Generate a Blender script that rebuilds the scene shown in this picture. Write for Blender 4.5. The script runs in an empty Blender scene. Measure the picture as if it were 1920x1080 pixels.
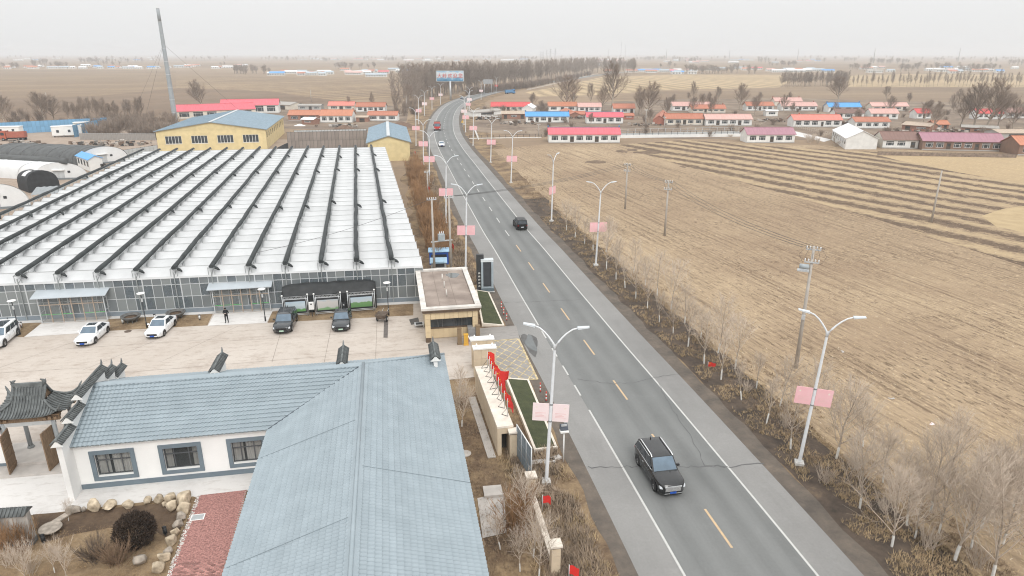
import bpy, bmesh, math, random
from mathutils import Vector, Matrix, noise
random.seed(7)
R = math.radians
SC = bpy.context.scene
COL = SC.collection

# ------------------------------------------------------------------ camera, sky, sun, exposure
FPX, CAM_H, PITCH = 1270.0, 28.0, math.atan(440 / 1270)
cam = bpy.data.cameras.new('camera'); cam_o = bpy.data.objects.new('camera', cam); COL.objects.link(cam_o)
cam.sensor_width = 36.0; cam.lens = 36.0 * FPX / 1920.0
cam.clip_start = 0.5; cam.clip_end = 40000
cam_o.location = (0, 0, CAM_H); cam_o.rotation_euler = (math.pi / 2 - PITCH, 0, 0)
SC.camera = cam_o
SUN_EL, SUN_AZ = R(42), R(162)
wd = bpy.data.worlds.new('World'); SC.world = wd; wd.use_nodes = True
nt = wd.node_tree; nt.nodes.clear()
w_out = nt.nodes.new('ShaderNodeOutputWorld'); w_bg = nt.nodes.new('ShaderNodeBackground')
w_sky = nt.nodes.new('ShaderNodeTexSky'); w_sky.sky_type = 'NISHITA'; w_sky.sun_disc = False
w_sky.sun_elevation = SUN_EL; w_sky.sun_rotation = SUN_AZ; w_sky.air_density = 1.0; w_sky.dust_density = 4.0; w_sky.ozone_density = 1.0
w_hsv = nt.nodes.new('ShaderNodeHueSaturation'); w_hsv.inputs['Saturation'].default_value = 0.10
w_mix = nt.nodes.new('ShaderNodeMix'); w_mix.data_type = 'RGBA'; w_mix.inputs[0].default_value = 0.93
# overcast cloud deck: even grey, brighter overhead than at the horizon as an overcast sky is
w_geo = nt.nodes.new('ShaderNodeNewGeometry'); w_sep = nt.nodes.new('ShaderNodeSeparateXYZ')
w_map = nt.nodes.new('ShaderNodeMapRange'); w_map.inputs[1].default_value = -1.0; w_map.inputs[2].default_value = 0.0
w_map.inputs[3].default_value = 2.1; w_map.inputs[4].default_value = 1.0
w_mul = nt.nodes.new('ShaderNodeVectorMath'); w_mul.operation = 'SCALE'; w_mul.inputs[0].default_value = (7.6, 7.62, 7.6)
L = nt.links.new
L(w_geo.outputs['Incoming'], w_sep.inputs[0]); L(w_sep.outputs[2], w_map.inputs[0]); L(w_map.outputs[0], w_mul.inputs[3])
L(w_sky.outputs[0], w_hsv.inputs['Color']); L(w_hsv.outputs[0], w_mix.inputs[6]); L(w_mul.outputs[0], w_mix.inputs[7])
L(w_mix.outputs[2], w_bg.inputs[0]); w_bg.inputs[1].default_value = 0.10
L(w_bg.outputs[0], w_out.inputs[0])
sun = bpy.data.lights.new('sun', 'SUN'); sun.energy = 1.35; sun.angle = R(25); sun.color = (1.0, 0.97, 0.93)
sun_o = bpy.data.objects.new('sun', sun); COL.objects.link(sun_o); sun_o.location = (0, 0, 80)
# comes from behind the camera, to the right
_sd = Vector((math.sin(SUN_AZ) * math.cos(SUN_EL), math.cos(SUN_AZ) * math.cos(SUN_EL), math.sin(SUN_EL)))
sun_o.rotation_euler = _sd.to_track_quat('Z', 'Y').to_euler()
vs = SC.view_settings; vs.view_transform = 'Standard'; vs.look = 'None'; vs.exposure = 0.18; vs.gamma = 1.0; vs.use_curve_mapping = False
SC.render.engine = 'CYCLES'
SC.cycles.use_denoising = True; SC.cycles.filter_width = 1.1
SC.cycles.max_bounces = 6; SC.cycles.diffuse_bounces = 3; SC.cycles.glossy_bounces = 3; SC.cycles.transmission_bounces = 3
SC.cycles.transparent_max_bounces = 12; SC.cycles.volume_bounces = 1
SC.cycles.caustics_reflective = False; SC.cycles.caustics_refractive = False

# ------------------------------------------------------------------ survey: image point -> place on the level z
_s, _c = math.sin(PITCH), math.cos(PITCH)
def at(x, y, z=0.0):
    u = (x - 960) / FPX; v = (y - 540) / FPX
    t = (CAM_H - z) / (_s + v * _c)
    return Vector((t * u, t * (_c - v * _s), z))
def high(bx, by, ty):
    p = at(bx, by); v = (ty - 540) / FPX
    return CAM_H - p.y * (_s + v * _c) / (_c - v * _s)

# ------------------------------------------------------------------ materials
MATS = {}
def mat(name, col, rough=0.8, var=0.12, scale=1.5, metal=0.0, bump=0.0, spec=0.3, rnd=0.0, coat=0.0, detail=4.0, col2=None, stretch=None):
    if name in MATS: return MATS[name]
    m = bpy.data.materials.new(name); m.use_nodes = True; MATS[name] = m
    n = m.node_tree.nodes; l = m.node_tree.links.new; b = n['Principled BSDF']
    b.inputs['Roughness'].default_value = rough; b.inputs['Metallic'].default_value = metal
    b.inputs['Specular IOR Level'].default_value = spec; b.inputs['Coat Weight'].default_value = coat
    m.diffuse_color = (*col, 1)
    tc = n.new('ShaderNodeTexCoord'); src = tc.outputs['Object']
    if stretch:
        mp = n.new('ShaderNodeMapping'); mp.inputs['Scale'].default_value = stretch; l(src, mp.inputs[0]); src = mp.outputs[0]
    nz = n.new('ShaderNodeTexNoise'); nz.inputs['Scale'].default_value = scale; nz.inputs['Detail'].default_value = detail
    l(src, nz.inputs['Vector'])
    cr = n.new('ShaderNodeValToRGB')
    c1 = tuple(max(0, c * (1 - var)) for c in col); c2 = tuple(min(1, c * (1 + var)) for c in (col2 or col))
    cr.color_ramp.elements[0].position = 0.3; cr.color_ramp.elements[1].position = 0.7
    cr.color_ramp.elements[0].color = (*c1, 1); cr.color_ramp.elements[1].color = (*c2, 1)
    l(nz.outputs['Fac'], cr.inputs[0]); out = cr.outputs[0]
    if rnd:
        oi = n.new('ShaderNodeObjectInfo'); mr = n.new('ShaderNodeMapRange')
        mr.inputs[3].default_value = 1 - rnd; mr.inputs[4].default_value = 1 + rnd
        l(oi.outputs['Random'], mr.inputs[0])
        hs = n.new('ShaderNodeHueSaturation'); l(out, hs.inputs['Color']); l(mr.outputs[0], hs.inputs['Value']); out = hs.outputs[0]
    l(out, b.inputs['Base Color'])
    if bump:
        bp = n.new('ShaderNodeBump'); bp.inputs['Strength'].default_value = bump; bp.inputs['Distance'].default_value = 0.05
        l(nz.outputs['Fac'], bp.inputs['Height']); l(bp.outputs[0], b.inputs['Normal'])
    return m

def glass(name, col, alpha=0.55, rough=0.08):
    if name in MATS: return MATS[name]
    m = bpy.data.materials.new(name); m.use_nodes = True; MATS[name] = m
    n = m.node_tree.nodes; l = m.node_tree.links.new; b = n['Principled BSDF']
    b.inputs['Base Color'].default_value = (*col, 1); b.inputs['Roughness'].default_value = rough
    b.inputs['Specular IOR Level'].default_value = 0.6; b.inputs['Alpha'].default_value = alpha
    m.diffuse_color = (*col, 1)
    return m

class NG:                                                   # small node-graph helper for ground sheets
    def __init__(s, name, rough=0.95):
        s.m = bpy.data.materials.new(name); s.m.use_nodes = True; MATS[name] = s.m
        s.n = s.m.node_tree.nodes; s.l = s.m.node_tree.links.new; s.b = s.n['Principled BSDF']
        s.b.inputs['Roughness'].default_value = rough; s.b.inputs['Specular IOR Level'].default_value = 0.15
        s.co = s.n.new('ShaderNodeTexCoord').outputs['Object']
    def xform(s, rot=0, sc=(1, 1, 1), loc=(0, 0, 0)):
        r = s.n.new('ShaderNodeMapping'); r.vector_type = 'TEXTURE'; r.inputs['Rotation'].default_value = (0, 0, rot)
        s.l(s.co, r.inputs[0])
        m = s.n.new('ShaderNodeMapping'); m.inputs['Scale'].default_value = sc; m.inputs['Location'].default_value = loc
        s.l(r.outputs[0], m.inputs[0]); return m.outputs[0]
    def noise(s, scale, detail=5, v=None, rough=0.55, dist=0.0):
        z = s.n.new('ShaderNodeTexNoise'); z.inputs['Scale'].default_value = scale; z.inputs['Detail'].default_value = detail
        z.inputs['Roughness'].default_value = rough; z.inputs['Distortion'].default_value = dist
        s.l(v or s.co, z.inputs['Vector']); return z.outputs['Fac']
    def ramp(s, f, stops):
        r = s.n.new('ShaderNodeValToRGB'); e = r.color_ramp.elements
        while len(e) < len(stops): e.new(0.5)
        for q, (p, c) in zip(e, stops): q.position = p; q.color = (*c, 1) if len(c) == 3 else c
        s.l(f, r.inputs[0]); return r.outputs[0]
    def val(s, f, a, b): return s.ramp(f, [(a, (0, 0, 0)), (b, (1, 1, 1))])
    def mix(s, f, a, b, mode='MIX'):
        x = s.n.new('ShaderNodeMix'); x.data_type = 'RGBA'; x.blend_type = mode
        for k, v in ((0, f), (6, a), (7, b)):
            if isinstance(v, (int, float)): x.inputs[k].default_value = v
            elif isinstance(v, tuple): x.inputs[k].default_value = (*v, 1)
            else: s.l(v, x.inputs[k])
        return x.outputs[2]
    def math(s, op, a, b=0.0):
        x = s.n.new('ShaderNodeMath'); x.operation = op
        for k, v in ((0, a), (1, b)):
            if isinstance(v, (int, float)): x.inputs[k].default_value = v
            else: s.l(v, x.inputs[k])
        return x.outputs[0]
    def axis(s, v, k):
        x = s.n.new('ShaderNodeSeparateXYZ'); s.l(v, x.inputs[0]); return x.outputs[k]
    def end(s, col, h=None, strength=0.4, dist=0.1):
        s.l(col, s.b.inputs['Base Color'])
        if h is not None:
            bp = s.n.new('ShaderNodeBump'); bp.inputs['Strength'].default_value = strength; bp.inputs['Distance'].default_value = dist
            s.l(h, bp.inputs['Height']); s.l(bp.outputs[0], s.b.inputs['Normal'])
        return s.m

# ------------------------------------------------------------------ mesh builder
class MB:
    def __init__(s): s.v = []; s.f = []; s.mi = []; s.sm = []
    def face(s, pts, mi=0, sm=False):
        i = len(s.v); s.v += [tuple(p) for p in pts]; s.f.append(tuple(range(i, i + len(pts)))); s.mi.append(mi); s.sm.append(sm)
    def raw(s, vs, fs, mi=0, sm=False):
        i = len(s.v); s.v += [tuple(p) for p in vs]
        for f in fs: s.f.append(tuple(i + k for k in f)); s.mi.append(mi); s.sm.append(sm)
    def hexa(s, p, mi=0):                                   # 4 bottom ccw + 4 top
        s.raw(p, [(3, 2, 1, 0), (4, 5, 6, 7), (0, 1, 5, 4), (1, 2, 6, 5), (2, 3, 7, 6), (3, 0, 4, 7)], mi)
    def box(s, x0, x1, y0, y1, z0, z1, mi=0):
        s.hexa([(x0, y0, z0), (x1, y0, z0), (x1, y1, z0), (x0, y1, z0), (x0, y0, z1), (x1, y0, z1), (x1, y1, z1), (x0, y1, z1)], mi)
    def bar(s, a, b, w=0.05, h=None, mi=0, up=(0, 0, 1)):
        a = Vector(a); b = Vector(b); h = h or w; d = (b - a)
        if d.length < 1e-6: return
        d.normalize(); u = Vector(up)
        if abs(d.dot(u)) > 0.95: u = Vector((1, 0, 0))
        x = d.cross(u).normalized() * w / 2; y = x.cross(d).normalized() * h / 2
        s.hexa([a - x - y, a + x - y, b + x - y, b - x - y, a - x + y, a + x + y, b + x + y, b - x + y], mi)
    def tube(s, pts, rad, n=8, mi=0, caps=True, sm=True):
        pts = [Vector(p) for p in pts]; m = len(pts)
        if isinstance(rad, (int, float)): rad = [rad] * m
        i0 = len(s.v); up = Vector((0.13, 0.21, 1)).normalized()
        for k, p in enumerate(pts):
            d = (pts[min(k + 1, m - 1)] - pts[max(k - 1, 0)])
            d = d.normalized() if d.length > 1e-9 else Vector((0, 0, 1))
            r = Vector((1, 0.1, 0)) if abs(d.dot(up)) > 0.9 else up
            x = d.cross(r).normalized(); y = d.cross(x).normalized()
            for j in range(n):
                a = 2 * math.pi * j / n
                q = p + (x * math.cos(a) + y * math.sin(a)) * rad[k]; s.v.append(tuple(q))
        for k in range(m - 1):
            for j in range(n):
                a = i0 + k * n + j; b = i0 + k * n + (j + 1) % n
                s.f.append((a, a + n, b + n, b)); s.mi.append(mi); s.sm.append(sm)
        if caps:
            s.f.append(tuple(i0 + j for j in range(n))); s.mi.append(mi); s.sm.append(False)
            s.f.append(tuple(i0 + (m - 1) * n + j for j in reversed(range(n)))); s.mi.append(mi); s.sm.append(False)
    def lathe(s, prof, n=16, c=(0, 0, 0), mi=0, sm=True, cap=True):
        i0 = len(s.v)
        for r, z in prof:
            for j in range(n):
                a = 2 * math.pi * j / n; s.v.append((c[0] + r * math.cos(a), c[1] + r * math.sin(a), c[2] + z))
        for k in range(len(prof) - 1):
            for j in range(n):
                a = i0 + k * n + j; b = i0 + k * n + (j + 1) % n
                s.f.append((a, b, b + n, a + n)); s.mi.append(mi); s.sm.append(sm)
        if cap:
            s.f.append(tuple(i0 + j for j in reversed(range(n)))); s.mi.append(mi); s.sm.append(False)
            k = i0 + (len(prof) - 1) * n; s.f.append(tuple(k + j for j in range(n))); s.mi.append(mi); s.sm.append(False)
    def prism(s, poly, z0, z1, mi=0):
        n = len(poly); b = [(p[0], p[1], z0) for p in poly]; t = [(p[0], p[1], z1) for p in poly]
        s.raw(b + t, [tuple(reversed(range(n))), tuple(range(n, 2 * n))] + [(k, (k + 1) % n, n + (k + 1) % n, n + k) for k in range(n)], mi)
    def xprism(s, poly, x0, x1, mi=0):                      # poly in (y,z)
        n = len(poly); b = [(x0, p[0], p[1]) for p in poly]; t = [(x1, p[0], p[1]) for p in poly]
        s.raw(b + t, [tuple(reversed(range(n))), tuple(range(n, 2 * n))] + [(k, (k + 1) % n, n + (k + 1) % n, n + k) for k in range(n)], mi)
    def grid(s, fn, nu, nv, mi=0, sm=True):
        i0 = len(s.v)
        for a in range(nu + 1):
            for b in range(nv + 1): s.v.append(tuple(fn(a / nu, b / nv)))
        for a in range(nu):
            for b in range(nv):
                k = i0 + a * (nv + 1) + b; s.f.append((k, k + nv + 1, k + nv + 2, k + 1)); s.mi.append(mi); s.sm.append(sm)
    def mesh(s, name, mats):
        me = bpy.data.meshes.new(name); me.from_pydata(s.v, [], s.f)
        for m in (mats if isinstance(mats, (list, tuple)) else [mats]): me.materials.append(m)
        me.polygons.foreach_set('material_index', s.mi); me.polygons.foreach_set('use_smooth', s.sm)
        me.update(); return me
    def build(s, name, mats, parent=None, **k): return put(name, s.mesh(name, mats), parent, **k)

def put(name, me, parent=None, loc=None, rz=0.0):
    o = bpy.data.objects.new(name, me); COL.objects.link(o)
    if parent: o.parent = parent
    if loc is not None: o.location = loc
    if rz: o.rotation_euler = (0, 0, rz)
    return o
def tag(o, label, cat=None, group=None, kind=None):
    o['label'] = label
    if cat: o['category'] = cat
    if group: o['group'] = group
    if kind: o['kind'] = kind
    return o
def thing(name, loc, rz, label, cat, group=None):
    o = bpy.data.objects.new(name, None); o.empty_display_size = 0.3; COL.objects.link(o)
    o.location = loc; o.rotation_euler = (0, 0, rz); return tag(o, label, cat, group)
def structure(o): o['kind'] = 'structure'; return o
def copy_tree(o, parent=None):
    c = o.copy(); COL.objects.link(c); c.parent = parent
    for ch in KIDS.get(o.name, []) or list(o.children): copy_tree(ch, c)
    return c
KIDS = {}
def dup(o, loc, rz=0.0, label=None, group=None, scale=None):
    if o.name not in KIDS:
        KIDS[o.name] = list(o.children)
        for k in o.children: KIDS[k.name] = list(k.children)
    c = copy_tree(o); c.location = loc; c.rotation_euler = (0, 0, rz)
    if scale: c.scale = scale if isinstance(scale, (tuple, list)) else (scale,) * 3
    if label: c['label'] = label
    if group: c['group'] = group
    return c
def ang(a, b): return math.atan2(b[1] - a[1], b[0] - a[0])
def catmull(P, n=8):
    out = []
    for i in range(len(P) - 1):
        p0 = P[max(i - 1, 0)]; p1 = P[i]; p2 = P[i + 1]; p3 = P[min(i + 2, len(P) - 1)]
        for k in range(n):
            t = k / n
            out.append(0.5 * ((2 * p1) + (p2 - p0) * t + (2 * p0 - 5 * p1 + 4 * p2 - p3) * t * t + (3 * p1 - p0 - 3 * p2 + p3) * t ** 3))
    out.append(P[-1].copy()); return out

# common materials
WHITE = mat('white_paint', (0.78, 0.78, 0.76), 0.7, 0.05, 0.8)
WALLW = mat('white_render', (0.74, 0.74, 0.72), 0.9, 0.07, 0.6, rnd=0.06)
STEEL = mat('galvanised_steel', (0.55, 0.57, 0.58), 0.45, 0.08, 3, metal=0.3)
ALU = mat('aluminium_frame', (0.52, 0.54, 0.55), 0.5, 0.06, 4)
LAMPW = mat('lamp_post_enamel', (0.70, 0.72, 0.74), 0.4, 0.05, 2)
DARK = mat('dark_metal', (0.035, 0.037, 0.04), 0.5, 0.2, 4)
CONC = mat('concrete', (0.46, 0.43, 0.40), 0.9, 0.14, 1.2)
PANE = mat('window_pane', (0.05, 0.06, 0.068), 0.12, 0.5, 0.7, spec=0.5)
BEIGE = mat('beige_stone', (0.60, 0.50, 0.37), 0.8, 0.08, 1.3)
BEIGE2 = mat('beige_stone_pale', (0.68, 0.62, 0.54), 0.8, 0.14, 1.5)
WOODB = mat('weathered_timber', (0.20, 0.135, 0.085), 0.8, 0.35, 3, stretch=(8, 8, 0.8))
GREYTILE = mat('grey_clay_tile', (0.13, 0.14, 0.14), 0.8, 0.3, 2.5, rnd=0.15)
BROWN = mat('brown_trim', (0.12, 0.085, 0.06), 0.7, 0.15, 2)
# ------------------------------------------------------------------ the ground, fields, verges and road
def sheet(name, poly, z, m, sub=False):
    b = MB(); b.face([(p[0], p[1], z) for p in poly]); return structure(b.build(name, m))

STRAW = (0.43, 0.32, 0.185); STRAW2 = (0.55, 0.43, 0.26); SOIL = (0.085, 0.06, 0.043); SOILM = (0.17, 0.125, 0.09); GRASSB = (0.22, 0.15, 0.09)
def field_mat(name, rot, row, a, b, soil=SOILM, big=0.012, contrast=0.5, strip=None, strip_soil=0.0, patch=0.5, band=0.0):
    g = NG(name)
    v = g.xform(rot, (1, 1, 1))
    n1 = g.noise(big, 4); n2 = g.noise(0.9, 6, rough=0.7)
    vs_ = g.xform(rot, (1.0 / row, 0.035, 1)); rows = g.noise(1.0, 3, vs_, 0.6)          # long thin streaks along the rows
    vt = g.xform(rot, (2.2 / row, 0.16, 1)); rows2 = g.noise(1.0, 5, vt, 0.7)
    base = g.mix(g.val(n1, 0.35, 0.65), a, b)
    c = g.mix(g.math('MULTIPLY', g.val(rows, 0.5, 0.72), contrast), base, soil)
    c = g.mix(g.math('MULTIPLY', g.val(rows2, 0.52, 0.75), contrast * 0.9), c, tuple(x * 0.7 for x in soil))
    n4 = g.noise(1.0, 4, g.xform(rot, (2.4 / row, 0.55 / row, 1)), 0.7); n5 = g.noise(0.08, 4); dens = g.math('MULTIPLY', g.val(n5, .3, .65), contrast)
    c = g.mix(g.math('MULTIPLY', g.val(n4, 0.53, 0.60), dens), c, tuple(x * 0.62 for x in soil))                     # clods and open furrows
    n6 = g.noise(1.3, 4, g.xform(rot, (1.6 / row, 0.7 / row, 1), (7, 3, 0)), 0.7); c = g.mix(g.math('MULTIPLY', g.val(n6, 0.56, 0.64), .55), c, tuple(min(1, x * 1.35) for x in b))
    bd = g.noise(1.0, 3, g.xform(rot, (1 / (row * 9), .0025, 1)), .6); c = g.mix(g.math('MULTIPLY', g.val(bd, .45, .62), band), c, tuple(x * 1.15 for x in soil)); c = g.mix(g.math('MULTIPLY', g.val(g.math('SUBTRACT', 1.0, bd), .58, .70), band), c, tuple(min(1, x * 1.2) for x in b))
    np_ = g.noise(0.035, 5, rough=0.65)
    c = g.mix(g.math('MULTIPLY', g.val(np_, 0.45, 0.7), patch), c, tuple(x * 1.5 for x in soil))
    if strip:                                               # alternating ploughed and straw-covered strips
        x = g.axis(v, 0); wob = g.noise(0.06, 4, g.xform(rot, (1, 0.35, 1)), 0.7)
        ph = g.math('MULTIPLY', g.math('ADD', x, g.math('MULTIPLY', wob, strip * 1.1)), 2 * math.pi / strip)
        sn = g.math('SINE', ph); rag = g.noise(0.8, 6, g.xform(rot, (1, 0.45, 1)), 0.85)
        k = g.math('ADD', sn, g.math('MULTIPLY', g.math('SUBTRACT', rag, 0.5), 8.5))
        dark = g.mix(g.val(n2, 0.35, 0.7), SOIL, tuple(q * 2.0 for q in SOIL))
        c = g.mix(g.math('MULTIPLY', g.val(k, -0.15, 0.45), strip_soil), c, dark)
        straw = g.math('MULTIPLY', g.val(g.math('MULTIPLY', k, -1.0), 0.45, 1.0), 0.45)
        c = g.mix(straw, c, (0.50, 0.385, 0.235))
    return g.end(c, g.math('ADD', n2, rows2), 0.6, 0.15)

# base sheet, reaching the horizon
g = NG('far_fields')
n1 = g.noise(0.0016, 5, g.xform(0.3, (0.5, 1.6, 1)), 0.6); n2 = g.noise(0.02, 5, g.xform(0.15, (0.35, 2.2, 1)), 0.65); n3 = g.noise(0.5, 6)
c = g.ramp(n1, [(0.32, (0.18, 0.13, 0.09)), (0.45, (0.26, 0.19, 0.13)), (0.55, (0.31, 0.23, 0.155)), (0.68, (0.21, 0.155, 0.108))])
c = g.mix(g.math('MULTIPLY', g.val(n2, 0.45, 0.68), 0.55), c, (0.17, 0.125, 0.088))
c = g.mix(g.math('MULTIPLY', g.val(n3, 0.5, 0.8), 0.3), c, (0.46, 0.36, 0.23))
FAR = g.end(c, n3, 0.5, 0.2)
b = MB(); b.face([(-14000, -600, 0), (14000, -600, 0), (14000, 16000, 0), (-14000, 16000, 0)])
structure(b.build('ground', FAR))

# road centre line (surveyed from the yellow dashes)
RC = [Vector((x, y, 0)) for x, y in [(17.6, 4), (15.3, 20), (13.55, 31), (11.7, 41.5), (9.5, 53.5), (7.74, 62.6), (6.0, 71.9), (4.26, 81.2), (2.6, 90.4), (0.9, 99.7), (-0.9, 108.8), (-2.9, 120), (-5.9, 137), (-9.2, 156), (-14.0, 184), (-19.0, 213), (-24.4, 250), (-28.0, 285), (-31.0, 325), (-32.7, 365), (-33.0, 400), (-31.0, 440), (-25.5, 482), (-15, 540), (-1, 600), (18, 665), (45, 745), (80, 850), (130, 1000), (210, 1200), (330, 1500)]]
RP = catmull(RC, 8)
def offs(k, d):
    t = (RP[min(k + 1, len(RP) - 1)] - RP[max(k - 1, 0)]); t.z = 0; t.normalize(); return RP[k] + Vector((t.y, -t.x, 0)) * d
def ribbon(name, d0, d1, z, m, k0=0, k1=None, j0=0.0, j1=0.0):
    k1 = k1 or len(RP); b = MB(); prev = None; vs_ = []; fs = []
    for q, k in enumerate(range(k0, k1)):
        a = offs(k, d0 + (noise.noise(Vector((k * 0.37, d0, 3))) * j0)); c = offs(k, d1 + noise.noise(Vector((k * 0.41, d1, 9))) * j1)
        vs_ += [(a.x, a.y, z), (c.x, c.y, z)]
        if q: i = 2 * q; fs.append((i - 2, i - 1, i + 1, i))
    b.raw(vs_, fs); return b.build(name, m)

RARC = [0.0]
for i in range(1, len(RP)): RARC.append(RARC[-1] + (RP[i] - RP[i - 1]).length)
def on_road(sd, d):
    for k in range(1, len(RP)):
        if RARC[k] >= sd:
            t = (sd - RARC[k - 1]) / (RARC[k] - RARC[k - 1]); return offs(k - 1, d).lerp(offs(k, d), t)
    return offs(len(RP) - 1, d)
def road_s(y):                                             # arc length at a given y
    for k in range(1, len(RP)):
        if RP[k].y >= y:
            return RARC[k - 1] + (RARC[k] - RARC[k - 1]) * (y - RP[k - 1].y) / (RP[k].y - RP[k - 1].y)
    return RARC[-1]
def road_dir(y):
    s0 = road_s(y); d = on_road(s0 + 1, 0) - on_road(s0 - 1, 0); return math.atan2(d.y, d.x)

# verges
g = NG('verge_dry_grass'); n1 = g.noise(0.25, 6, rough=0.7); n2 = g.noise(2.2, 6, rough=0.7)
c = g.ramp(n1, [(0.33, (0.085, 0.058, 0.042)), (0.46, (0.17, 0.118, 0.076)), (0.60, (0.29, 0.21, 0.125))]); c = g.mix(g.math('MULTIPLY', g.val(n2, 0.5, 0.75), 0.5), c, (0.40, 0.30, 0.18))
VERGE = g.end(c, n2, 0.9, 0.15)
g = NG('verge_soil'); n1 = g.noise(0.5, 6, rough=0.7); n2 = g.noise(3, 5)
c = g.ramp(n1, [(0.35, (0.055, 0.045, 0.038)), (0.6, (0.115, 0.088, 0.068)), (0.75, (0.19, 0.14, 0.095))])
VSOIL = g.end(c, n2, 0.8, 0.1)
g = NG('verge_gravel_soil'); n1 = g.noise(0.5, 6, rough=0.7); n2 = g.noise(3, 5)
c = g.ramp(n1, [(0.35, (0.10, 0.088, 0.077)), (0.6, (0.155, 0.13, 0.108)), (0.75, (0.22, 0.18, 0.14))])
VGRAV = g.end(c, n2, 0.8, 0.1)
structure(ribbon('verge', 5.9, 16.5, 0.008, VERGE, 0, 200, 0, 3.0))
structure(ribbon('verge', -15.5, -5.9, 0.008, VERGE, 0, 200, 2.0, 0))
structure(ribbon('verge_soil', 7.6, 12.2, 0.014, VSOIL, 0, 96, 0.5, 1.2))
structure(ribbon('roadside_strip', 5.9, 7.7, 0.020, VGRAV, 0, 200, 0, 0.5))
structure(ribbon('roadside_strip', -7.4, -5.9, 0.020, VGRAV, 0, 200, 0.5, 0))

# asphalt: dark worn carriageway between the edge lines, paler shoulders outside them
def asphalt(name, lo, hi, tracks):
    g = NG(name, 0.85)
    n1 = g.noise(0.12, 5); n2 = g.noise(6, 5, rough=0.7); n3 = g.noise(0.6, 5, rough=0.7)
    c = g.ramp(n1, [(0.3, lo), (0.7, hi)]); c = g.mix(g.math('MULTIPLY', g.val(n2, 0.4, 0.7), 0.18), c, tuple(x * 0.6 for x in lo))
    c = g.mix(g.math('MULTIPLY', g.val(n3, 0.55, 0.75), 0.22), c, tuple(min(1, x * 1.3) for x in hi))
    n7 = g.noise(0.22, 6, g.xform(R(10), (1.6, .28, 1)), .7); c = g.mix(g.math('MULTIPLY', g.val(n7, .52, .66), .3), c, tuple(x * .74 for x in lo))
    if tracks:                                             # rubber-darkened wheel tracks and paler lane middles, from the uv across the road
        u = g.n.new('ShaderNodeUVMap').outputs[0]
        x = g.axis(u, 0); wv = g.math('SINE', g.math('MULTIPLY', x, 2 * math.pi * 4)); soft = g.math('MULTIPLY', g.math('ADD', wv, 1.0), 0.5)
        mp = g.n.new('ShaderNodeMapping'); mp.inputs['Scale'].default_value = (14, 0.05, 1); g.l(u, mp.inputs[0])
        st = g.noise(1.0, 4, mp.outputs[0], 0.6)
        c = g.mix(g.math('MULTIPLY', g.math('MULTIPLY', soft, st), 0.55), c, tuple(min(1, q * 1.35) for q in hi))
        c = g.mix(g.math('MULTIPLY', g.val(st, 0.5, 0.75), 0.25), c, tuple(q * 0.72 for q in lo))
    return g.end(c, n2, 0.25, 0.02)
ROADM = asphalt('asphalt_carriageway', (0.158, 0.163, 0.16), (0.195, 0.199, 0.195), True)
SHOULD = asphalt('asphalt_shoulder', (0.225, 0.222, 0.215), (0.285, 0.28, 0.271), False)
sh = structure(ribbon('road_shoulder', -6.3, 6.3, 0.026, SHOULD))
rd = structure(ribbon('road', -3.75, 3.75, 0.031, ROADM))
uv = rd.data.uv_layers.new(name='uv')
for li, lp in enumerate(rd.data.loops):
    vi = lp.vertex_index; uv.data[li].uv = (vi % 2, RARC[vi // 2])

g = NG('white_road_paint', 0.7); n2 = g.noise(3, 5, rough=0.7); PAINTW = g.end(g.mix(g.math('MULTIPLY', g.val(n2, 0.45, 0.75), 0.45), (0.52, 0.52, 0.50), (0.34, 0.34, 0.33)))
g = NG('yellow_road_paint', 0.7); n2 = g.noise(3, 5, rough=0.7); PAINTY = g.end(g.mix(g.math('MULTIPLY', g.val(n2, 0.4, 0.7), 0.5), (0.56, 0.405, 0.25), (0.36, 0.30, 0.23)))
def strip(s0, s1, d, w, z, b):
    n = max(1, int((s1 - s0) / 3)); vs_ = []; fs = []
    for i in range(n + 1):
        s_ = s0 + (s1 - s0) * i / n; a = on_road(s_, d - w / 2); c = on_road(s_, d + w / 2)
        vs_ += [(a.x, a.y, z), (c.x, c.y, z)]
        if i: k = 2 * i; fs.append((k - 2, k - 1, k + 1, k))
    b.raw(vs_, fs)
sy = road_s
b = MB(); strip(0, RARC[-1] * 0.8, 3.72, 0.15, 0.036, b); structure(b.build('road_line', PAINTW))
b = MB(); strip(0, sy(50.5), -3.72, 0.15, 0.036, b); structure(b.build('road_line', PAINTW))
b = MB(); strip(sy(69.0), RARC[-1] * 0.8, -3.72, 0.15, 0.036, b); structure(b.build('road_line', PAINTW))
for yy in (53.0, 57.0, 61.0, 65.5):
    b = MB(); strip(sy(yy), sy(yy) + 2.0, -3.72, 0.15, 0.036, b); structure(b.build('road_dash', PAINTW))
for i in range(46):
    s0 = sy(35.05) - 1.85 - 9.32 + i * 9.32
    b = MB(); strip(s0, s0 + 3.7, 0, 0.16, 0.036, b); structure(b.build('road_dash', PAINTY if i < 9 else PAINTW))
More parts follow.
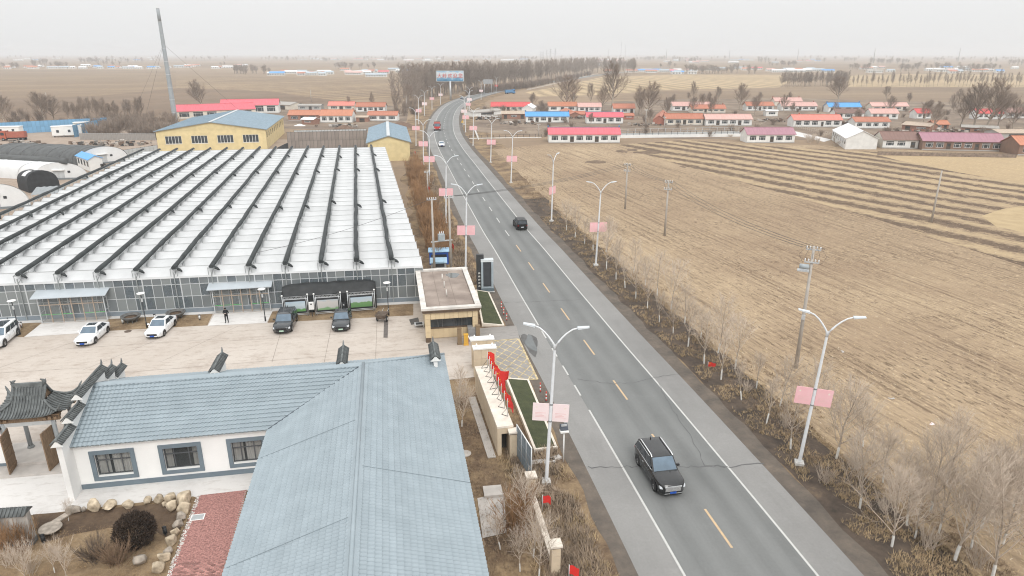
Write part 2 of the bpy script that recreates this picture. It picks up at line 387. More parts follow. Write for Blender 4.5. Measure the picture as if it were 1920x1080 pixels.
# cracks in the asphalt, sealed dark
CRACK = mat('crack_sealer', (0.12, 0.12, 0.12), 0.8, 0.2, 3)
def crack(px, w, seed):
    P = []; rr = random.Random(seed)
    for k in range(len(px) - 1):
        a = at(*px[k]); c = at(*px[k + 1])
        for i in range(6): P.append(a.lerp(c, i / 6) + Vector((rr.uniform(-.12, .12), rr.uniform(-.14, .14), 0)))
    P.append(at(*px[-1])); vs_ = []; fs = []
    for i, p in enumerate(P):
        d = (P[min(i + 1, len(P) - 1)] - P[max(i - 1, 0)]).normalized(); n = Vector((-d.y, d.x, 0)) * w * rr.uniform(.15, .65)
        vs_ += [(p.x - n.x, p.y - n.y, 0.041), (p.x + n.x, p.y + n.y, 0.041)]
        if i: k = 2 * i; fs.append((k - 2, k - 1, k + 1, k))
    b = MB(); b.raw(vs_, fs); structure(b.build('road_crack', CRACK))
crack([(1085, 712), (1150, 720), (1190, 718), (1225, 708), (1275, 702)], 0.09, 1)
crack([(1100, 877), (1170, 876), (1195, 875)], 0.10, 2); crack([(1268, 876), (1330, 875), (1368, 876), (1432, 870)], 0.09, 3)
crack([(1365, 875), (1322, 872), (1292, 815), (1255, 762), (1235, 720)], 0.07, 4)
crack([(945, 568), (1000, 566), (1090, 562)], 0.08, 5)

# right-hand stubble field and the ploughed strips beyond it
F1 = field_mat('stubble_field', R(17.0), 0.75, (0.30, 0.222, 0.148), (0.445, 0.342, 0.226), soil=(0.135, 0.092, 0.062), big=0.014, contrast=0.85, patch=0.6)
F2 = field_mat('ploughed_strip_field', R(31), 0.9, (0.31, 0.232, 0.15), (0.39, 0.295, 0.185), big=0.03, contrast=0.35, strip=7.4, strip_soil=0.95, patch=0.2)
F3 = field_mat('bright_stubble_field', R(27), 0.8, (0.42, 0.315, 0.19), (0.50, 0.385, 0.235), big=0.02, contrast=0.25, patch=0.2)
k_at = lambda y: min(range(len(RP)), key=lambda k: abs(RP[k].y - y))
ed = [offs(k, 12.6 + noise.noise(Vector((k * .6, 0, 0))) * 1.2) for k in range(0, k_at(214))]
fp = [(p.x, p.y) for p in ed] + [tuple(at(905, 282).xy), tuple(at(1030, 270).xy), tuple(at(1165, 270).xy), tuple(at(1290, 262).xy), tuple(at(1560, 274).xy), tuple(at(1920, 292).xy), (250, 195), (250, 4)]
sheet('stubble_field', fp, 0.012, F1)
sheet('ploughed_field', [tuple(at(*p).xy) for p in [(1155, 272), (1290, 262), (1390, 271), (1560, 281), (1700, 288), (1920, 330), (2100, 400), (2300, 640), (1920, 500), (1640, 410), (1420, 350), (1260, 305)]], 0.017, F2)
sheet('straw_patch', [tuple(at(*p).xy) for p in [(1645, 291), (1800, 291), (1960, 296), (2060, 330), (1920, 345), (1790, 322), (1690, 302)]], 0.022, F3)
g = NG('golden_straw'); n1 = g.noise(0.4, 5); GOLD = g.end(g.ramp(n1, [(0.3, (0.37, 0.28, 0.165)), (0.7, (0.46, 0.355, 0.215))]), n1, 0.5)
sheet('straw_patch', [tuple(at(*p).xy) for p in [(1840, 405), (1880, 392), (1930, 385), (2020, 395), (1990, 440), (1920, 436), (1868, 425)]], 0.026, GOLD)
# darker bare scrapes near the pink-roofed house
SCR = mat('bare_scrape', (0.15, 0.105, 0.07), 0.95, 0.3, 0.6)
for k, (x, y, w, h) in enumerate([(1118, 304, 42, 6), (1166, 284, 24, 6), (1185, 281, 22, 5), (1215, 286, 60, 6), (1242, 295, 16, 4), (1280, 313, 10, 4)]):
    c = at(x, y); rr = random.Random(k); pts = []
    for i in range(18):
        a = 2 * math.pi * i / 18; q = at(x + w / 2 * math.cos(a) * rr.uniform(.7, 1.15) + 3 * math.sin(a), y + h / 2 * math.sin(a) * rr.uniform(.6, 1.2)); pts.append((q.x, q.y))
    sheet('bare_patch', pts, 0.030, SCR)

# distant fields
def pf(name, px, z, m): return sheet(name, [tuple(at(*p).xy) for p in px], z, m)
FL1 = field_mat('left_field_tan', R(-66), 3.5, (0.205, 0.145, 0.094), (0.30, 0.22, 0.138), big=0.006, contrast=0.55, patch=0.45, band=.6)
FL2 = field_mat('left_field_brown', R(-72), 5.0, (0.145, 0.10, 0.07), (0.21, 0.15, 0.10), big=0.005, contrast=0.6, patch=0.5, band=.6)
FL3 = field_mat('mid_field_striped', R(-35), 4.0, (0.205, 0.145, 0.096), (0.33, 0.24, 0.148), big=0.006, contrast=0.6, strip=16, strip_soil=0.3, patch=0.3, band=.5)
FR1 = field_mat('right_field_striped', R(7), 2.2, (0.42, 0.32, 0.19), (0.52, 0.40, 0.25), big=0.006, contrast=0.4, strip=15, strip_soil=0.45, patch=0.15)
FR2 = field_mat('right_field_brown', R(-78), 3.0, (0.195, 0.142, 0.096), (0.29, 0.215, 0.142), big=0.006, contrast=0.5, patch=0.5, band=.6)
# bare yards between the village houses
g = NG('village_yard'); n1 = g.noise(.06, 6, rough=.7); n2 = g.noise(.6, 6, rough=.75); c = g.ramp(n1, [(.3, (.13, .098, .075)), (.5, (.22, .17, .13)), (.7, (.33, .265, .195))]); c = g.mix(g.math('MULTIPLY', g.val(n2, .5, .7), .5), c, (.12, .09, .07)); YD = g.end(c, n2, .5)
pf('yard_ground', [(878, 246), (905, 205), (1000, 196), (1260, 186), (1500, 184), (1700, 190), (1960, 196), (1990, 262), (1900, 283), (1700, 276), (1560, 262), (1390, 262), (1165, 258), (1015, 256)], .027, YD)
pf('yard_ground', [(500, 240), (505, 200), (620, 194), (735, 198), (765, 214), (760, 240), (700, 246)], .029, YD)
pf('field', [(-900, 190), (-900, 132), (0, 131), (330, 132), (330, 166), (180, 180), (0, 186)], 0.02, FL1)
pf('field', [(-900, 230), (-900, 190), (0, 186), (180, 180), (340, 165), (500, 170), (640, 190), (560, 208), (330, 215), (0, 236)], 0.02, FL2)
pf('field', [(330, 165), (330, 142), (640, 145), (800, 139), (782, 150), (760, 182), (640, 190), (500, 171)], 0.024, FL3)
pf('field', [(-900, 125), (-900, 118), (0, 117), (560, 118), (780, 115), (1000, 116), (1000, 120), (780, 122), (560, 124), (300, 128), (0, 127)], 0.02, FL1)
pf('field', [(1010, 181), (985, 173), (1060, 160), (1130, 144), (1270, 140), (1450, 140), (1500, 143), (1460, 164), (1260, 168), (1120, 178)], 0.02, FR1)
pf('field', [(1100, 186), (1260, 169), (1460, 165), (1700, 163), (2300, 160), (2500, 215), (1900, 195), (1600, 188), (1300, 190)], 0.022, FR2)
pf('field', [(1590, 163), (1590, 142), (1700, 139), (2300, 142), (2400, 160), (1900, 164)], 0.024, FR1)
pf('field', [(1150, 122), (1300, 119), (1900, 120), (2600, 121), (2600, 128), (1900, 127), (1560, 128), (1250, 126)], 0.02, FL1)
# ------------------------------------------------------------------ yard, courtyard, garden ground
def conc_mat(name, a, b, stain, joint=6.0, rot=R(9)):
    g = NG(name, 0.9); n1 = g.noise(0.12, 6, rough=0.65); n2 = g.noise(1.3, 7, g.xform(rot, (0.5, 1.6, 1)), 0.75); n3 = g.noise(7, 4)
    c = g.ramp(n1, [(0.3, a), (0.7, b)]); c = g.mix(g.math('MULTIPLY', g.val(n2, 0.52, 0.64), 0.55), c, stain); n8 = g.noise(.35, 6, rough=.75); c = g.mix(g.math('MULTIPLY', g.val(n8, .52, .66), .4), c, stain)
    c = g.mix(g.math('MULTIPLY', g.val(n3, 0.5, 0.8), 0.12), c, stain)
    return g.end(c, n3, 0.15, 0.02)
YARD = conc_mat('yard_concrete', (0.45, 0.395, 0.345), (0.54, 0.49, 0.44), (0.31, 0.25, 0.205))
PALE = conc_mat('pale_concrete', (0.60, 0.58, 0.56), (0.68, 0.665, 0.645), (0.45, 0.42, 0.39))
SOILG = NG('garden_soil'); n1 = SOILG.noise(0.7, 6, rough=0.7); n2 = SOILG.noise(4, 5)
SOILM_ = SOILG.end(SOILG.ramp(n1, [(0.35, (0.075, 0.052, 0.037)), (0.7, (0.15, 0.105, 0.07))]), n2, 0.8, 0.1)
DRYG = NG('dry_lawn'); n1 = DRYG.noise(0.6, 6, rough=0.7); n2 = DRYG.noise(5, 6, rough=0.7)
c = DRYG.ramp(n1, [(0.32, (0.14, 0.095, 0.06)), (0.5, (0.235, 0.168, 0.103)), (0.7, (0.35, 0.262, 0.165))]); c = DRYG.mix(DRYG.math('MULTIPLY', DRYG.val(n2, 0.5, 0.75), 0.4), c, (0.42, 0.31, 0.18))
DRYM = DRYG.end(c, n2, 0.9, 0.1)
GRAVM = conc_mat('compound_dirt', (0.30, 0.235, 0.185), (0.40, 0.325, 0.265), (0.2, 0.15, 0.11))

# compound dirt left of the greenhouse and behind it
sheet('compound_ground', [tuple(at(*p).xy) for p in [(-500, 620), (-400, 300), (-300, 262), (0, 250), (200, 240), (300, 250), (540, 262), (745, 262), (728, 285), (762, 400), (792, 500), (780, 560), (0, 610)]], 0.036, GRAVM)
UH = Vector((math.cos(R(8.4)), math.sin(R(8.4)), 0))
sheet('yard', [(-95, 58.5), (-95, 66.2), (-58, 69.0), (-11.0, 75.8), (-9.5, 75.9), (-8.3, 66.8), (-3.0, 67.6), (-0.2, 65.8), (-1.6, 57.0), (-1.8, 56.2), (-7.0, 55.0), (-5, 44), (-29, 40.5), (-30.5, 41.5), (-46, 39), (-95, 37)], 0.042, YARD)
APR = conc_mat('entrance_asphalt', (0.27, 0.255, 0.24), (0.33, 0.315, 0.30), (0.2, 0.19, 0.18))
sheet('entrance_apron', [tuple(at(*p).xy) for p in [(893, 628), (900, 616), (968, 611), (975, 637), (1008, 712), (943, 716), (885, 650)]], 0.046, APR)
sheet('courtyard', [(-60, 20), (-60, 40.6), (-42.0, 43.6), (-30.4, 45.4), (-29.6, 43.0),  (-17.4, 42.0), (-17.6, 38.9), (-20.2, 38.2), (-31.0, 36.2), (-36.0, 35.2), (-46, 33), (-46, 20)], 0.047, PALE)
# garden bed and lawn
sheet('garden_bed', [tuple(at(*p).xy) for p in [(60, 968), (180, 953), (362, 932), (372, 935), (340, 1000), (318, 1080), (300, 1140), (-200, 1140), (-100, 985)]], 0.056, DRYM)
sheet('garden_soil', [tuple(at(*p).xy) for p in [(62, 966), (180, 957), (358, 940), (345, 965), (338, 1000), (322, 1015), (270, 985), (200, 992), (140, 1003), (85, 1018), (70, 1000)]], 0.061, SOILM_)
# lawn strips in front of the greenhouse
def lawn(px, z=0.050): sheet('lawn', [tuple(at(*p).xy) for p in px], z, DRYM)
lawn([(37, 605), (78, 606), (47, 633), (30, 632)]); lawn([(203, 595), (400, 587), (389, 611), (205, 621)])
lawn([(510, 585), (775, 565), (775, 592), (502, 606)])
# white concrete strip along the greenhouse foot, ramps before the porches
b = MB()
def gpt(a, bb, z=0.0): return GO + GU * a + GW * bb + Vector((0, 0, z))
GO = Vector((-69.0, 67.5, 0)); _e = Vector((-10.5, 76.1, 0)); GLEN = (_e - GO).length; GU = (_e - GO).normalized()
GW = Vector((-22.7, 103.5, 0)).normalized(); GDEP = 106.0
sheet('paved_strip', [gpt(0, -0.9).xy, gpt(GLEN, -0.9).xy, gpt(GLEN, 0).xy, gpt(0, 0).xy], 0.054, PALE)
sheet('porch_ramp', [tuple(at(*p).xy) for p in [(80, 606), (203, 600), (180, 618), (160, 625), (45, 633)]], 0.058, PALE)
sheet('porch_ramp', [tuple(at(*p).xy) for p in [(402, 590), (512, 583), (500, 606), (390, 612)]], 0.058, PALE)
# joints and scars in the yard slab
JNT = mat('slab_joint', (0.29, 0.25, 0.215), 0.9, 0.3, 2)
def joint(a, c, w=0.05, z=0.050):
    a = at(*a); c = at(*c); d = (c - a).normalized(); n = Vector((-d.y, d.x, 0)) * w / 2
    sheet('slab_joint', [(a - n).xy, (a + n).xy, (c + n).xy, (c - n).xy], z, JNT)
for a, c in [((0, 690), (225, 612)), ((155, 695), (290, 640)), ((300, 680), (447, 612)), ((510, 680), (530, 612)), ((607, 685), (623, 605)), ((704, 680), (707, 600)), ((120, 655), (430, 635)), ((430, 640), (800, 617)), ((0, 700), (170, 690)), ((225, 700), (620, 668)), ((620, 668), (790, 655))]: joint(a, c)
sheet('cut_patch', [tuple(at(*p).xy) for p in [(720, 602), (728, 602), (727, 634), (719, 634)]], 0.052, mat('dark_cut', (0.14, 0.125, 0.115), 0.9, 0.2, 2))
PUD = mat('standing_water', (0.10, 0.11, 0.11), 0.06, 0.15, 0.8, spec=0.6); WET = mat('wet_asphalt', (0.09, 0.088, 0.085), 0.45, 0.2, 1)
def blob(name, x, y, w, h, z, m, seed, tilt=0.0):
    rr = random.Random(seed); pts = []
    for i in range(28):
        a = 2 * math.pi * i / 28; k = 1 + 0.22 * math.sin(3 * a + seed) + rr.uniform(-.08, .08)
        dx = w / 2 * math.cos(a) * k; dy = h / 2 * math.sin(a) * k
        q = at(x + dx + tilt * dy, y + dy); pts.append((q.x, q.y))
    return sheet(name, pts, z, m)
blob('wet_patch', 995, 645, 26, 40, 0.050, WET, 3, 0.35); blob('puddle', 995, 644, 17, 29, 0.054, PUD, 5, 0.35)

# yellow no-stopping box at the entrance
HQ = [at(908, 641), at(972, 636), at(1008, 712), at(945, 712)]
def hq(s_, t): return HQ[0].lerp(HQ[1], s_).lerp(HQ[3].lerp(HQ[2], s_), t)
YBOX = mat('yellow_box_paint', (0.46, 0.36, 0.19), 0.8, 0.35, 2.2, col2=(0.50, 0.41, 0.25))
def ypaint(a, c, w=0.10):
    d = (c - a).normalized(); n = Vector((-d.y, d.x, 0)) * w / 2
    sheet('box_line', [(a - n).xy, (c - n).xy, (c + n).xy, (a + n).xy], ypaint.z, YBOX); ypaint.z += 0.00012
ypaint.z = 0.0500
for i in range(4): ypaint(HQ[i], HQ[(i + 1) % 4], 0.18)
for k in range(-6, 5):
    for sgn in (1, -1):                                    # clip diagonals s +- t*1.3 = k/6
        seg = []
        for t in [i / 60 for i in range(61)]:
            s_ = k / 3.1 + sgn * t * 1.9 if sgn > 0 else 1 - (k / 3.1 + t * 1.9)
            if 0 <= s_ <= 1: seg.append(hq(s_, t))
        if len(seg) > 2: ypaint(seg[0], seg[-1])

# ------------------------------------------------------------------ the big greenhouse
FILM = mat('white_greenhouse_film', (0.53, 0.54, 0.545), 0.5, 0.10, 0.55, rnd=0.07, spec=0.3, detail=6)
gpane_mats = [glass('dusty_glass', (0.27, 0.30, 0.315), 0.62), glass('dusty_glass_dark', (0.19, 0.225, 0.25), 0.58), glass('dusty_glass_pale', (0.33, 0.36, 0.365), 0.66)]
gh = thing('greenhouse', GO, 0, 'huge white film-roofed greenhouse with dark rolled blankets and glazed front wall', 'greenhouse')
def gl(a, bb, z): p = GU * a + GW * bb; return (p.x, p.y, z)
EV, RD = 4.4, 5.02
NROW = 31; ROWD = GDEP / NROW
edges = [0.0] + [GLEN - 3.6 - 4.0 * k for k in range(13, -1, -1)] + [GLEN]
proto = {}
rest = MB()
def bay(bm, a0, a1, b0, z=0.0):
    e = [(a0, b0, EV), (a1, b0, EV), (a1, b0 + ROWD * .5, RD), (a0, b0 + ROWD * .5, RD), (a1, b0 + ROWD - .14, EV), (a0, b0 + ROWD - .14, EV), (a1, b0 + ROWD, EV - .12), (a0, b0 + ROWD, EV - .12)]
    bm.raw([gl(*p) for p in e], [(0, 1, 2, 3), (3, 2, 4, 5), (5, 4, 6, 7)], 0)
    bm.raw([gl(*p) for p in ((a0, b0, EV), (a0, b0 + ROWD * .5, RD), (a0, b0 + ROWD - .14, EV), (a1, b0, EV), (a1, b0 + ROWD * .5, RD), (a1, b0 + ROWD - .14, EV))], [(2, 1, 0), (3, 4, 5)], 0)
for j in range(NROW):
    for i in range(len(edges) - 1):
        a0, a1 = edges[i] + .03, edges[i + 1] - .03
        if j < 20:
            key = round(a1 - a0, 3)
            if key not in proto:
                m_ = MB(); bay(m_, 0, a1 - a0, 0); proto[key] = m_.mesh('roof_panel', FILM)
            p = gl(a0, j * ROWD, 0); put('roof_panel', proto[key], gh, (p[0], p[1], 0.0))
        else: bay(rest, a0, a1, j * ROWD)
o = rest.build('roof_panels', FILM, gh); o['kind'] = 'stuff'
# gutters between the bays and steel purlins
GUT = mat('gutter_steel', (0.42, 0.43, 0.43), 0.6)
for j in range(1, NROW + 1):
    b = MB(); b.bar(gl(0, j * ROWD, EV - .13), gl(GLEN, j * ROWD, EV - .13), .2, .12); b.build('gutter', GUT, gh)
    b = MB(); b.bar(gl(-.05, (j - .5) * ROWD, RD + .03), gl(GLEN + .05, (j - .5) * ROWD, RD + .02), .07, .06); b.build('ridge_bar', GUT, gh)
# front film apron under the eave, side walls, back wall
b = MB(); A = [gl(0, -.10, 4.2), gl(GLEN, -.10, 4.2), gl(GLEN, -.02, EV), gl(0, -.02, EV)]
b.raw(A, [(0, 1, 2, 3)]); b.build('front_apron', FILM, gh)
b = MB()
for a in (0, GLEN): b.raw([gl(a, 0, 0), gl(a, GDEP, 0), gl(a, GDEP, EV - .1), gl(a, 0, EV - .1)], [(0, 1, 2, 3)])
b.raw([gl(0, GDEP, 0), gl(GLEN, GDEP, 0), gl(GLEN, GDEP, EV - .1), gl(0, GDEP, EV - .1)], [(0, 1, 2, 3)])
b.build('side_walls', mat('side_film', (0.60, 0.62, 0.62), 0.5, 0.1, 0.5), gh)
b = MB(); b.raw([gl(0.2, 0.2, .06), gl(GLEN - .2, 0.2, .06), gl(GLEN - .2, 30, .06), gl(0.2, 30, .06)], [(0, 1, 2, 3)]); b.build('floor', mat('greenhouse_floor', (0.16, 0.16, 0.15), 0.9, 0.3, 0.6), gh)
# plants and benches inside, dim behind the glass
b = MB(); rr = random.Random(3)
for a in range(10, 58, 2):
    b.hexa([gl(a, 2.2, .1), gl(a + 1.3, 2.2, .1), gl(a + 1.3, 9, .1), gl(a, 9, .1), gl(a, 2.2, rr.uniform(.7, 1.6)), gl(a + 1.3, 2.2, rr.uniform(.7, 1.6)), gl(a + 1.3, 9, 1.2), gl(a, 9, 1.2)])
b.build('planting_benches', mat('greenhouse_plants', (0.12, 0.14, 0.10), 0.9, 0.5, 1.5), gh)
# rolled dark blankets on rails, each with its posts
ROLL = mat('rolled_insulation_blanket', (0.040, 0.046, 0.047), 0.75, 0.3, 0.8, bump=0.4)
RAILM = mat('roof_rail_steel', (0.30, 0.32, 0.32), 0.5, 0.1, 2)
for k in range(15):
    a = GLEN - 3.6 - 4.0 * k; rr = random.Random(k)
    pts = []; rad = []; n = 64
    for i in range(n + 1):
        t = i / n; bb = .25 + t * (GDEP + .3)
        wob = noise.noise(Vector((bb * .16, k * 5.1, 0))); w2 = noise.noise(Vector((bb * .9, k * 3.7, 4)))
        hump = 0.10 * max(0, math.sin(bb / GDEP * math.pi * 4)) ** 2
        pts.append(gl(a + .16 * wob, bb, 5.30 + .07 * wob + hump)); rad.append(.26 + .07 * w2 + .05 * wob)
    m_ = MB(); m_.tube(pts, rad, 8); ro = m_.build('blanket_roll', ROLL, gh)
    m_ = MB()
    m_.bar(gl(a - .34, -.1, 5.22), gl(a - .34, GDEP + .3, 5.22), .06, .06); m_.bar(gl(a + .34, -.1, 5.22), gl(a + .34, GDEP + .3, 5.22), .06, .06)
    for j in range(NROW + 1):
        m_.bar(gl(a - .34, j * ROWD, EV - .1), gl(a - .34, j * ROWD, 5.22), .05); m_.bar(gl(a + .34, j * ROWD, EV - .1), gl(a + .34, j * ROWD, 5.22), .05)
        m_.bar(gl(a - .34, j * ROWD, 5.17), gl(a + .34, j * ROWD, 5.17), .05)
    m_.build('blanket_rail', RAILM, gh)
    m_ = MB(); m_.tube([gl(a + .2, .2, 5.3), gl(a + .6, .3, 5.05), gl(a + .85, .25, 4.85)], [.18, .17, .08], 7); m_.build('blanket_end', ROLL, gh)
    for bb in (GDEP * .31, GDEP * .62, GDEP * .84):
        m_ = MB(); q = bb + rr.uniform(-2, 2)
        m_.tube([gl(a + .25, q, 5.4), gl(a + .6, q - .3, 5.25), gl(a + .85, q - .7, 5.05)], [.18, .2, .1], 6); m_.build('blanket_fold', ROLL, gh)
    m_ = MB(); m_.bar(gl(a, -.14, 0.1), gl(a, -.14, 4.9), .08); m_.build('front_post', RAILM, gh)
# glazed front: plinth, mullions, panes
b = MB(); b.hexa([gl(0, -.08, 0), gl(GLEN, -.08, 0), gl(GLEN, .1, 0), gl(0, .1, 0), gl(0, -.08, .55), gl(GLEN, -.08, .55), gl(GLEN, .1, .55), gl(0, .1, .55)])
b.build('plinth', mat('blue_grey_plinth', (0.20, 0.235, 0.265), 0.8, 0.15, 0.7), gh)
NC = 59; cw = GLEN / NC; zs = [.58, 2.02, 3.46, 4.22]
pm = {}
for i in range(7, NC):
    for j in range(3):
        key = (j, random.choice((0, 0, 1, 1, 2)))
        if key not in pm:
            m_ = MB(); m_.raw([(GU * .03 + Vector((0, 0, zs[j] + .03))), (GU * (cw - .03) + Vector((0, 0, zs[j] + .03))), (GU * (cw - .03) + Vector((0, 0, zs[j + 1] - .03))), (GU * .03 + Vector((0, 0, zs[j + 1] - .03)))], [(0, 1, 2, 3)])
            pm[key] = m_.mesh('glass_pane', gpane_mats[key[1]])
        p = gl(i * cw, -.03, 0); put('glass_pane', pm[key], gh, (p[0], p[1], 0))
for i in range(7, NC + 1):
    m_ = MB(); w = .12 if i % 4 == 0 else .06
    m_.hexa([gl(i * cw - w / 2, -.07, .55), gl(i * cw + w / 2, -.07, .55), gl(i * cw + w / 2, .02, .55), gl(i * cw - w / 2, .02, .55), gl(i * cw - w / 2, -.07, 4.2), gl(i * cw + w / 2, -.07, 4.2), gl(i * cw + w / 2, .02, 4.2), gl(i * cw - w / 2, .02, 4.2)])
    m_.build('mullion', ALU, gh)
for z in zs:
    m_ = MB(); m_.hexa([gl(0, -.062, z - .03), gl(GLEN, -.062, z - .03), gl(GLEN, .015, z - .03), gl(0, .015, z - .03), gl(0, -.062, z + .03), gl(GLEN, -.062, z + .03), gl(GLEN, .015, z + .03), gl(0, .015, z + .03)])
    m_.build('transom', ALU, gh)
# small white lamps behind the panes
sph = MB(); sph.lathe([(.02, -.09), (.08, -.05), (.10, 0), (.08, .05), (.02, .09)], 8); LB = sph.mesh('pendant_lamp', WHITE)
for i in range(8, NC, 2):
    for z in (1.9, 3.3):
        p = gl(i * cw + .3, .25, 0); put('pendant_lamp', LB, gh, (p[0], p[1], z + (.05 if i % 4 else 0)))

# glazed porches
PGL = glass('porch_glass', (0.30, 0.32, 0.32), 0.25); PFR = mat('porch_frame_bronze', (0.40, 0.32, 0.255), 0.5, 0.1, 2)
GREENL = mat('green_handrail_tape', (0.10, 0.42, 0.12), 0.6)
def porch(pl, pr, label):
    p0 = at(*pl); p1 = at(*pr); t = thing('glass_porch', p0, ang(p0, p1), label, 'porch', 'glazed greenhouse porches')
    w = (p1 - p0).length; d = 2.2; h0, h1 = 3.0, 3.7
    m_ = MB(); m_.raw([(-.45, -.5, h0), (w + .45, -.5, h0), (w + .45, d, h1), (-.45, d, h1), (-.45, -.5, h0 + .07), (w + .45, -.5, h0 + .07), (w + .45, d, h1 + .07), (-.45, d, h1 + .07)], [(3, 2, 1, 0), (4, 5, 6, 7), (0, 1, 5, 4), (1, 2, 6, 5), (2, 3, 7, 6), (3, 0, 4, 7)])
    m_.build('roof', mat('porch_roof_sheet', (0.42, 0.46, 0.49), 0.45, 0.08, 0.8), t)
    nb = 6
    for i in range(nb + 1):
        x = w * i / nb; m_ = MB(); m_.box(x - .045, x + .045, -.045, .045, 0, h0 - .02); m_.build('post', PFR if 0 < i < nb else ALU, t)
    for z in (.08, 2.12, h0 - .06):
        m_ = MB(); m_.box(0, w, -.03, .03, z - .04, z + .04); m_.build('rail', PFR if z == 2.12 else ALU, t)
    for x in (0, w):
        for z in (1.2, 2.6):
            m_ = MB(); m_.box(x - .025, x + .025, .05, d - .1, z - .03, z + .03); m_.build('side_rail', ALU, t)
        m_ = MB(); m_.face([(x, .05, .1), (x, d - .1, .1), (x, d - .1, 2.9), (x, .05, 2.7)]); m_.build('side_pane', PGL, t)
        m_ = MB(); m_.box(x - .04, x + .04, d * .5 - .03, d * .5 + .03, 0, 2.9); m_.build('side_post', ALU, t)
    for i in range(nb):
        for z0, z1 in ((.13, 2.07), (2.17, h0 - .11)):
            if i == 3 and z0 < 1: continue
            m_ = MB(); m_.face([(w * i / nb + .06, 0, z0), (w * (i + 1) / nb - .06, 0, z0), (w * (i + 1) / nb - .06, 0, z1), (w * i / nb + .06, 0, z1)]); m_.build('glass_pane', PGL, t)
        if i != 3:
            m_ = MB(); m_.box(w * i / nb + .07, w * (i + 1) / nb - .07, -.04, -.015, 1.0, 1.05); m_.build('handrail', GREENL, t)
    m_ = MB(); m_.box(-.1, w + .1, -.25, d, .05, .1); m_.build('step', CONC, t)
    return t
porch((80, 607), (202, 600), 'glazed entrance porch on the left, behind the white sedan with open ramp')
porch((404, 589), (508, 582.5), 'glazed entrance porch behind the person in black')

# ------------------------------------------------------------------ blue-roofed L-shaped hall
HJ = Vector((-11.14, 45.87, 0)); HR = R(10.2)
hall = thing('tiled_hall', HJ, HR, 'white L-shaped hall with pale blue-grey tile-profile metal roof', 'building')
ZE, ZR = 3.5, 5.57; FW, BW, EW = 3.95, 6.3, 6.5; XL = -19.0; YS = -27.0; YR = 1.2
BLUER = mat('blue_grey_roof_sheet', (0.262, 0.312, 0.342), 0.45, 0.045, 0.9, rnd=0.04, spec=0.4, col2=(0.282, 0.332, 0.362), detail=8)
def tile_row(name, P0, P1, Q0, Q1, wave=0.29, amp=0.034, lip=0.06):
    # one course of the tile-profile sheet: P0-P1 its lower edge, Q0-Q1 its upper edge
    P0, P1, Q0, Q1 = map(Vector, (P0, P1, Q0, Q1)); Lp = (P1 - P0).length
    if Lp < .05: return
    n = max(2, int(Lp / wave * 6)); b = MB(); vs_ = []; fs = []; d = (P1 - P0).normalized()
    nrm = (P1 - P0).cross(Q0 - P0 if (Q0 - P0).length > 1e-3 else Q1 - P0).normalized()
    if nrm.z < 0: nrm = -nrm
    for i in range(n + 1):
        t = i / n; p = P0.lerp(P1, t); q = Q0.lerp(Q1, t)
        s0 = (p.dot(d)) / wave; ph = s0 - math.floor(s0); w = amp * (abs(math.sin(math.pi * ph)) * 2 - 1)
        s1 = (q.dot(d)) / wave; w1 = amp * (abs(math.sin(math.pi * (s1 - math.floor(s1)))) * 2 - 1)
        vs_ += [p + nrm * (w - .012), p + nrm * (lip + w), q + nrm * w1]
        if i:
            k = 3 * i; fs += [(k - 3, k, k + 1, k - 2), (k - 2, k + 1, k + 2, k - 1)]
    b.raw(vs_, fs, 0, False); return b.build(name, BLUER, hall)
def slope_rows(E0, E1, T0, T1, n, off=0.0):
    # E0-E1 eave edge, T0-T1 top edge
    E0, E1, T0, T1 = map(Vector, (E0, E1, T0, T1))
    for k in range(n):
        a, c = k / n, (k + 1) / n
        tile_row('tile_course', E0.lerp(T0, a), E1.lerp(T1, a), E0.lerp(T0, c), E1.lerp(T1, c))
V = lambda x, y, z: Vector((x, y, z))
NF, NE = 15, 19
slope_rows(V(XL, -FW, ZE), V(-EW, -FW, ZE), V(XL, YR, ZR), V(0, YR, ZR), NF)                # front wing, south slope (valley on its right)
slope_rows(V(EW, BW, ZE), V(XL, BW, ZE), V(0, YR, ZR), V(XL, YR, ZR), 15)                   # north slope (hip at the corner)
slope_rows(V(EW, YS, ZE), V(EW, BW, ZE), V(0, YS, ZR), V(0, YR, ZR), NE)                   # east slope
slope_rows(V(-EW, -FW, ZE), V(-EW, YS, ZE), V(0, YR, ZR), V(0, YS, ZR), NE)                # west slope of the east wing
b = MB(); b.tube([V(0, YS, ZR + .06), V(0, YR, ZR + .06)], .12, 8); b.build('ridge_cap', BLUER, hall)
b = MB(); b.raw([V(-.35, YS, ZR - .05), V(0, YS, ZR + .1), V(0, YR, ZR + .1), V(-.35, YR, ZR - .05), V(.35, YS, ZR - .05), V(.35, YR, ZR - .05)], [(0, 1, 2, 3), (1, 4, 5, 2)]); b.build('ridge_flashing', BLUER, hall)
b = MB(); b.raw([V(XL, YR - .3, ZR - .04), V(0, YR - .3, ZR - .04), V(0, YR, ZR + .1), V(XL, YR, ZR + .1), V(0, YR + .3, ZR - .04), V(XL, YR + .3, ZR - .04)], [(0, 1, 2, 3), (3, 2, 4, 5)]); b.build('ridge_flashing', BLUER, hall)
b = MB(); b.tube([V(0, YR, ZR + .05), V(EW, BW, ZE + .06)], .12, 8); b.build('hip_cap', BLUER, hall)
VALM = mat('valley_gutter_dark', (0.10, 0.12, 0.14), 0.6)  # dark blue-grey for the line along the roof valley
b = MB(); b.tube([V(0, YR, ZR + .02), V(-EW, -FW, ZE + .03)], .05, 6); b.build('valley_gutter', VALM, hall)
SEAM = mat('sheet_joint', (.215, .255, .28), .6)
